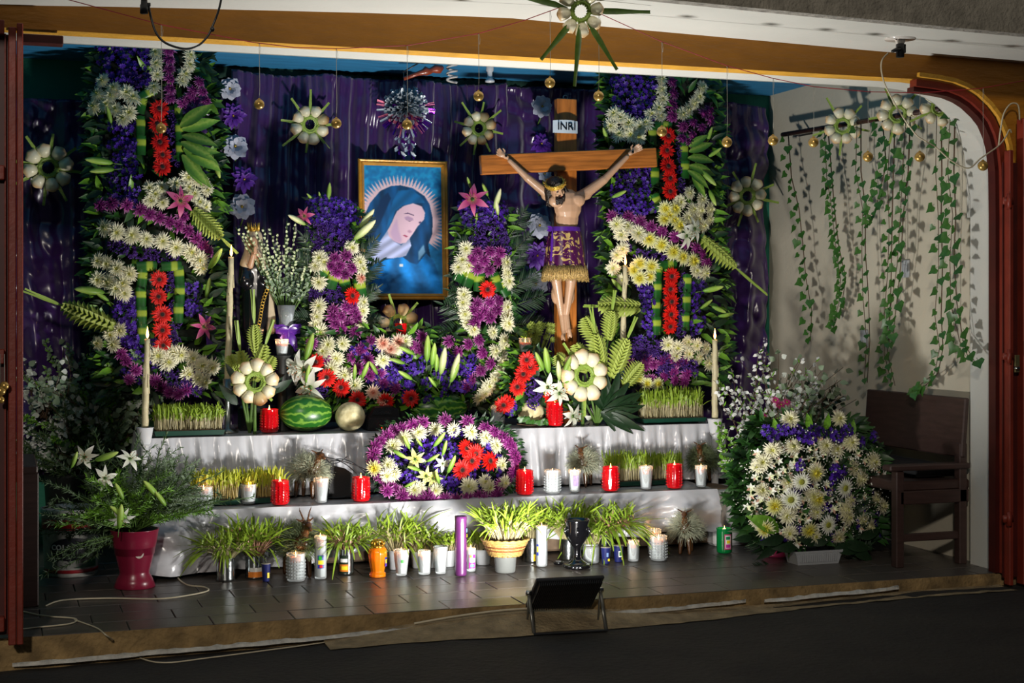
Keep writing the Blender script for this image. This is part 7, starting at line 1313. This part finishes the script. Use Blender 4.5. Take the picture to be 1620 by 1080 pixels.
# lamp sockets under the overhang
def cable(pts, Y, r, m, label, cat='cable', name='cable', ys=None, to=None):
    P5 = [W(x, y, (ys[i] if ys else Y)) for i, (x, y) in enumerate(pts)]; Q = []
    for i in range(len(P5)-1):
        a, b, c, d = P5[max(0, i-1)], P5[i], P5[i+1], P5[min(len(P5)-1, i+2)]
        for s in range(5): s /= 5; Q.append(.5*((2*b)+(c-a)*s+(2*a-5*b+4*c-d)*s*s+(3*b-3*c+d-a)*s**3))
    Q.append(P5[-1])
    if to: return mk(name, MB().tube([q-to.location for q in Q], r, 6), m, to)
    o = mk(name, MB().tube([q-Q[0] for q in Q], r, 6), m, None, Q[0]); return tag(o, label, cat)
p = W(228, 4, 5.3); t = thing('bulb_socket', p, 'black bulb socket with looped black cord under the overhang at the upper left', 'lamp socket'); k = MP(228, 5.3); mk('socket', MB().lathe([(5*k, -18*k), (6.5*k, -17*k), (6.5*k, -4*k), (5.5*k, -3*k), (5*k, 4*k), (7*k, 8*k), (7*k, 26*k)], 20), M_BP, t); mk('key_switch', MB().bbox((7*k, 0, -3*k), (6*k, 5*k, 6*k), .002), M_BP, t)
cable([(235, 8), (239, 28), (247, 52), (262, 68), (290, 77), (312, 73), (328, 58), (336, 42), (346, 16), (352, -12)], 5.3, .0042, M_BP, '', name='cord', to=t); mk('tape_knot', MB().ell(W(336, 46, 5.3)-p, (.008, .008, .010)), M_BP, t)
p = W(1424, 71, 5.32); t = thing('ceiling_lamp_socket', p, 'white porcelain ceiling lamp base with black plug-in socket at the upper right', 'lamp socket'); k = MP(1424, 5.32); zt = 2.245-p.z
mk('porcelain_base', MB().lathe([(6*k, 1*k), (7*k, 3*k), (8*k, 7*k), (14*k, 11*k), (22*k, 14*k), (24*k, 16*k), (24*k, zt)], 28), mat('porcelain', (222, 216, 208), .15, var=.04), t)
mk('black_socket', MB().lathe([(5.5*k, -20*k), (6.5*k, -19*k), (6.5*k, 0), (6*k, 2*k)], 20), M_BP, t); mk('plug', MB().tube([(-3*k, -.01, -7*k), (-10*k, -.012, -9*k), (-18*k, -.012, -12*k)], [4*k, 3.4*k, 2.2*k], 8).bbox((6*k, -.005, -6*k), (4*k, 6*k, 14*k), .002), M_BP, t)
M_WC = mat('cream_cable', (196, 186, 160), .5, var=.1)
cable([(1405, 84), (1396, 94), (1394, 108), (1398, 128), (1408, 150), (1422, 175), (1436, 196), (1450, 214), (1462, 222), (1482, 234), (1505, 254), (1532, 266), (1552, 250), (1578, 232), (1590, 218), (1597, 205), (1600, 210)], 5.32, .0030, M_WC, '', name='cream_cable', to=t)
cable([(1580, 230), (1583, 205), (1588, 180), (1598, 165), (1608, 164), (1612, 172), (1613, 190)], 5.52, .0035, M_WC, 'loop of cream cable on the ochre wall by the right gate leaf', name='cable_loop')
# lamps seen under the beam: spiral bulb, small white bulb, carved wooden rod end
p = W(715, 118, 6.9); t = thing('spiral_bulb', p, 'white spiral energy-saving bulb hanging under the blue ceiling', 'bulb'); k = MP(715, 6.9); mb = MB()
mb.tube([(7.5*k*math.cos(a/3), 7.5*k*math.sin(a/3), -12*k+a*.5*k) for a in range(0, 62)], 2.1*k, 6); mk('spiral_tube', mb, M_WAX, t); mk('bulb_base', MB().lathe([(8*k, 16*k), (8*k, 22*k), (6*k, 26*k), (6*k, 2.384-p.z)], 18), mat('white_plastic', (160, 164, 168), .35, var=.05), t)
p = W(775, 122, 6.9); t = thing('small_bulb', p, 'small white lamp base hanging right of the spiral bulb', 'bulb'); mk('lamp_cone', MB().lathe([(2*k, -9*k), (7.5*k, -8*k), (7.5*k, -5*k), (4*k, -2*k), (4*k, 8*k), (6*k, 10*k), (6*k, 2.384-p.z)], 18), mat('white_plastic', (160, 164, 168), .35, var=.05), t)
p = W(668, 112, 7.3); t = thing('curtain_pole', p, 'reddish carved wooden pole end under the ceiling above the foil rosette', 'pole'); k = MP(668, 7.3); pr = [(-30, -14, 3), (-8, -5, 3.4), (2, -2, 5), (6, 0, 7.5), (12, 0, 5), (16, 2, 4.5), (22, 4, 7), (28, 4, 7), (34, 8, 3)]
mk('turned_pole', MB().tube([(a*k, 0, b*k) for a, b, c in pr], [c*k for a, b, c in pr], 12), mat('red_brown_wood', (134, 56, 30), .35, var=.3, vs=20, coat=.3), t); mk('hook', MB().tube([(-32*k, 0, -4*k), (-6*k, 0, 12*k), (0, .0, 2.384-p.z)], .004, 6), M_BP, t)
# white socket box on the side wall
for (x, y, w_, h_, nm) in ((1433, 425, 14, 34, 'behind the fifth ivy strand'), (1367, 535, 10, 26, 'low on the wall behind the ivy')): p = WX(x, y, 4.213); t = thing('wall_switch', p, f'small white switch plate on the cream side wall, {nm}', 'switch'); mk('plate', MB().bbox((0, 0, 0), (.012, .06, .085), .003), mat('white_plastic', (160, 164, 168), .35, var=.05), t, smooth=False); mk('rocker', MB().bbox((-.007, 0, 0), (.006, .02, .04), .002), mat('white_plastic', (160, 164, 168), .35, var=.05), t, smooth=False)
# ---------------------------------------------------------------- chair at the right, stool leg at the left, paint bucket
M_CH = mat('dark_stained_wood', (64, 46, 42), .45, var=.25, vs=8, aniso=(1, 1, 8), bump=.1); 
a = WX(1532, 631, 4.16); b = WX(1376, 619, 4.16)
ch_ = thing('dark_chair', (3.99, (a.y+b.y)/2, 0), 'dark stained wooden armchair with solid backrest against the cream wall', 'chair'); B = ch_.location
y0, y1, zt = a.y-B.y, b.y-B.y, a.z; wY = y1-y0; ym = (y0+y1)/2
mk('backrest', MB().bbox((.155, ym, zt-.13), (.026, wY, .27), .006, 0, Matrix.Rotation(.08, 3, 'Y')), M_CH, ch_, smooth=False)
mk('seat', MB().bbox((-.0, ym, .36), (.38, wY*.96, .045), .008), M_CH, ch_, smooth=False); mk('seat_apron', MB().bbox((0, y0+.02, .31), (.36, .025, .06), .004), M_CH, ch_, smooth=False)
mk('cushion', MB().bbox((.06, ym, .415), (.22, wY*.8, .05), .02), mat('dark_cushion', (30, 30, 32), .7), ch_)
for (x_, y_, h) in ((.15, y0+.03, zt-.2), (.15, y1-.03, zt-.2), (-.18, y0+.03, .43), (-.18, y1-.03, .43)): mk('leg', MB().bbox((x_, y_, h/2), (.040, .045, h), .004), M_CH, ch_, smooth=False)
for y_ in (y0+.03, y1-.03): mk('armrest', MB().bbox((-.03, y_, .445), (.42, .07, .026), .006), M_CH, ch_, smooth=False); mk('side_rail', MB().bbox((0, y_, .13), (.34, .02, .035), .004), M_CH, ch_, smooth=False)
# left: dark wooden bench end and the paint bucket
p = fl(56, 966); t = thing('wooden_bench', (p.x-.02, p.y+.1, 0), 'dark wooden bench end standing just inside the left gate leaf', 'bench'); k = MP(56, p.y)
mk('leg', MB().bbox((0, 0, .26), (28*k, .05, .52), .004), M_CH, t, smooth=False); mk('leg', MB().bbox((0, .42, .26), (28*k, .05, .52), .004), M_CH, t, smooth=False); mk('seat', MB().bbox((-.22, .21, .535), (.5, .52, .03), .005), M_CH, t, smooth=False); mk('stretcher', MB().bbox((0, .21, .16), (.03, .4, .04), .004), M_CH, t, smooth=False)
p = fl(115, 916); Yk = p.y+.14; t = thing('paint_bucket', (p.x, Yk, .002), 'white paint bucket with red bands and dark oval emblem in the left corner', 'bucket'); k = MP(115, Yk); r = 45*k; h = 105*k
mk('bucket_body', MB().lathe([(r*.88, 0), (r*.9, .01), (r, h*.9), (r*1.04, h*.92), (r*1.04, h), (r*.98, h), (r*.9, h*.5), (.001, h*.45)], 36), mat('bucket_white', (170, 168, 160), .45), t)
for (z0, z1, c) in ((.06, .11, (150, 20, 30)), (.70, .86, (150, 20, 30))): mk('printed_band', MB().lathe([(r*(.905+.11*z0)+.001, h*z0), (r*(.905+.11*z1)+.001, h*z1)], 36), mat('band_red', c, .5), t)
mb = MB(); n = 28; v = [];
for i in range(n+1):
    s = -1+2*i/n; a = -PI/2+s*.85; zz = .17*h*math.sqrt(max(0, 1-s*s)); v += [((r*.96+.002)*math.cos(a), (r*.96+.002)*math.sin(a), h*.42-zz), ((r*.96+.002)*math.cos(a), (r*.96+.002)*math.sin(a), h*.42+zz)]
em = mk('emblem', mb.add(v, [(i*2, i*2+2, i*2+3, i*2+1) for i in range(n)]), mat('emblem_black', (16, 16, 26), .5, var=0), t)
for i, chh in enumerate('COLORBEL'): a = -PI/2+(i-3.5)*.19; text(chh, .030, mat('letter_white', (200, 200, 196), .5, var=0), em, ((r*.96+.005)*math.cos(a), (r*.96+.005)*math.sin(a), h*.45), (PI/2, 0, a+PI/2), bold=.001)
mb = MB(); v = []
for i in range(13): s = i/12; a = -PI/2+.1+s*.9; v += [((r*.93+.002)*math.cos(a), (r*.93+.002)*math.sin(a), h*(.14+.0*s)), ((r*.94+.002)*math.cos(a), (r*.94+.002)*math.sin(a), h*(.15+.14*s*s+.05*s))]
mk('green_sweep', mb.add(v, [(i*2, i*2+2, i*2+3, i*2+1) for i in range(12)]), mat('sweep_green', (20, 80, 50), .5), t)
# pink pot lying behind the basket
p = fl(1232, 880); t = thing('pink_pot', (p.x, p.y+.03, .001), 'pink plastic flower pot standing left of the white planter', 'pot'); k = MP(1232, p.y); mk('pot_body', MB().lathe([(21*k, 0), (21*k, 3*k), (14*k, 22*k), (11*k, 24*k), (9*k, 23*k), (.001, 22*k)], 28), mat('pink_plastic', (206, 60, 106), .35, var=.05), t); mk('soil_plug', MB().lathe([(10*k, 23*k), (6*k, 27*k), (.001, 28*k)], 12), M_SOIL, t)
# cables on the platform and street
def floor_cable(pts, r, m, label, name='power_cable'):
    P6 = [Vector(q) for q in pts]; Q = []
    for i in range(len(P6)-1):
        a, b, c, d = P6[max(0, i-1)], P6[i], P6[i+1], P6[min(len(P6)-1, i+2)]
        for s in range(6): s /= 6; Q.append(.5*((2*b)+(c-a)*s+(2*a-5*b+4*c-d)*s*s+(3*b-3*c+d-a)*s**3))
    Q.append(P6[-1]); o = mk(name, MB().tube([q-Q[0] for q in Q], r, 6), m, None, Q[0]); return tag(o, label, 'cable')
fz = lambda x, y, z=.005: WZ(x, y, z)
floor_cable([W(283, 800, 6.80), W(281, 835, 6.72), W(277, 862, 6.66), fz(272, 888), fz(280, 912), fz(297, 925), fz(322, 928), fz(329, 934), fz(300, 941), fz(250, 947), fz(170, 946), fz(100, 949), fz(72, 958)], .0034, M_WC, 'cream power cable crossing the tiles in front of the burgundy vase')
floor_cable([fz(36, 967), fz(70, 974), fz(118, 978), fz(112, 986), fz(60, 992), fz(30, 996)], .003, M_WC, 'cream power cable doubled on the tiles beside the left gate leaf')
g_ = lambda x, y: (lambda q: Vector((q.x, q.y, zst(q.x, q.y)+.006)))(WZ(x, y, -.1))
floor_cable([fz(117, 980), fz(135, 986), fz(155, 994), fz(170, 1006, .004), g_(196, 1022), g_(222, 1040), g_(262, 1048), g_(330, 1042), g_(420, 1032), g_(520, 1020), g_(600, 1006), g_(650, 994), g_(672, 982)], .0026, M_WC, 'thin cream cable dropping off the platform and running along the street')
def gr_(x, y):
    q = g_(x, y); q = WZ(x, y, -.055) if 1.3 < q.x < 2.6 else q; q.y = min(q.y, 5.575); return Vector((q.x, q.y, zst(q.x, q.y)+max(0, .064*math.exp(-((q.x-1.95)/.62)**2)-.010)*max(0, 1-(5.56-q.y)/.13)+.014))
floor_cable([gr_(655, 992), gr_(668, 985), gr_(700, 977), gr_(740, 974), gr_(764, 968), gr_(785, 962), gr_(812, 959), gr_(842, 966)], .0042, M_WC, 'thick white cable leading to the floodlight')
# ---------------------------------------------------------------- the floodlight
fzg = zst(2.08, 5.42); t = thing('floodlight', (FLOOD.x, FLOOD.y, fzg), 'black flat floodlight seen from behind, tilted up on its bracket in front of the platform', 'floodlight', rot=(0, 0, math.radians(-4)))
hz = FLOOD.z-fzg; rot = Matrix.Rotation(math.radians(56-90), 3, 'X')    # panel normal (local +Y rotated up)
q_ = Matrix.Rotation(math.radians(50), 3, 'X'); FWd, FHt = .272, .205
M_FB = mat('black_cast_metal', (46, 48, 52), .38, var=.15, metal=.3)
hs = MB().bbox((0, 0, 0), (FWd, .016, FHt), .004, 0, None); hsg = mk('housing', hs, M_FB, t, (0, 0, hz), False, rot=(math.radians(50), 0, 0))
mb = MB(); n = 34
for i in range(n): x = -FWd/2+.012+(FWd-.024)*i/(n-1); mb.bbox((x, -.016, 0), (.0028, .018, FHt-.012), .001)
mk('cooling_fin', mb, M_FB, hsg, smooth=False); mk('lens', MB().bbox((0, .012, 0), (FWd-.04, .006, FHt-.04), .002), mat('lens_glass', (230, 232, 235), .2), hsg, smooth=False)
fv = FLOOD_DIR
for s in (-1, 1): mk('bracket_arm', MB().tube([(s*(FWd/2+.008), 0, hz), (s*(FWd/2+.008), -.075, .008)], .0075, 6, flat=.45).tube([(s*(FWd/2+.008), 0, hz), (s*(FWd/2+.008), .03, .012)], .006, 6, flat=.5), mat('bracket_steel', (120, 120, 114), .35, metal=.6), t); mk('pivot_bolt', MB().tube([(s*FWd/2, 0, hz), (s*(FWd/2+.020), 0, hz)], .011, 8), mat('chrome', (210, 210, 205), .2, metal=1, var=0), t)
mk('bracket_foot', MB().bbox((0, -.077, .008), (FWd+.024, .024, .006), .002), M_FB, t, smooth=False)
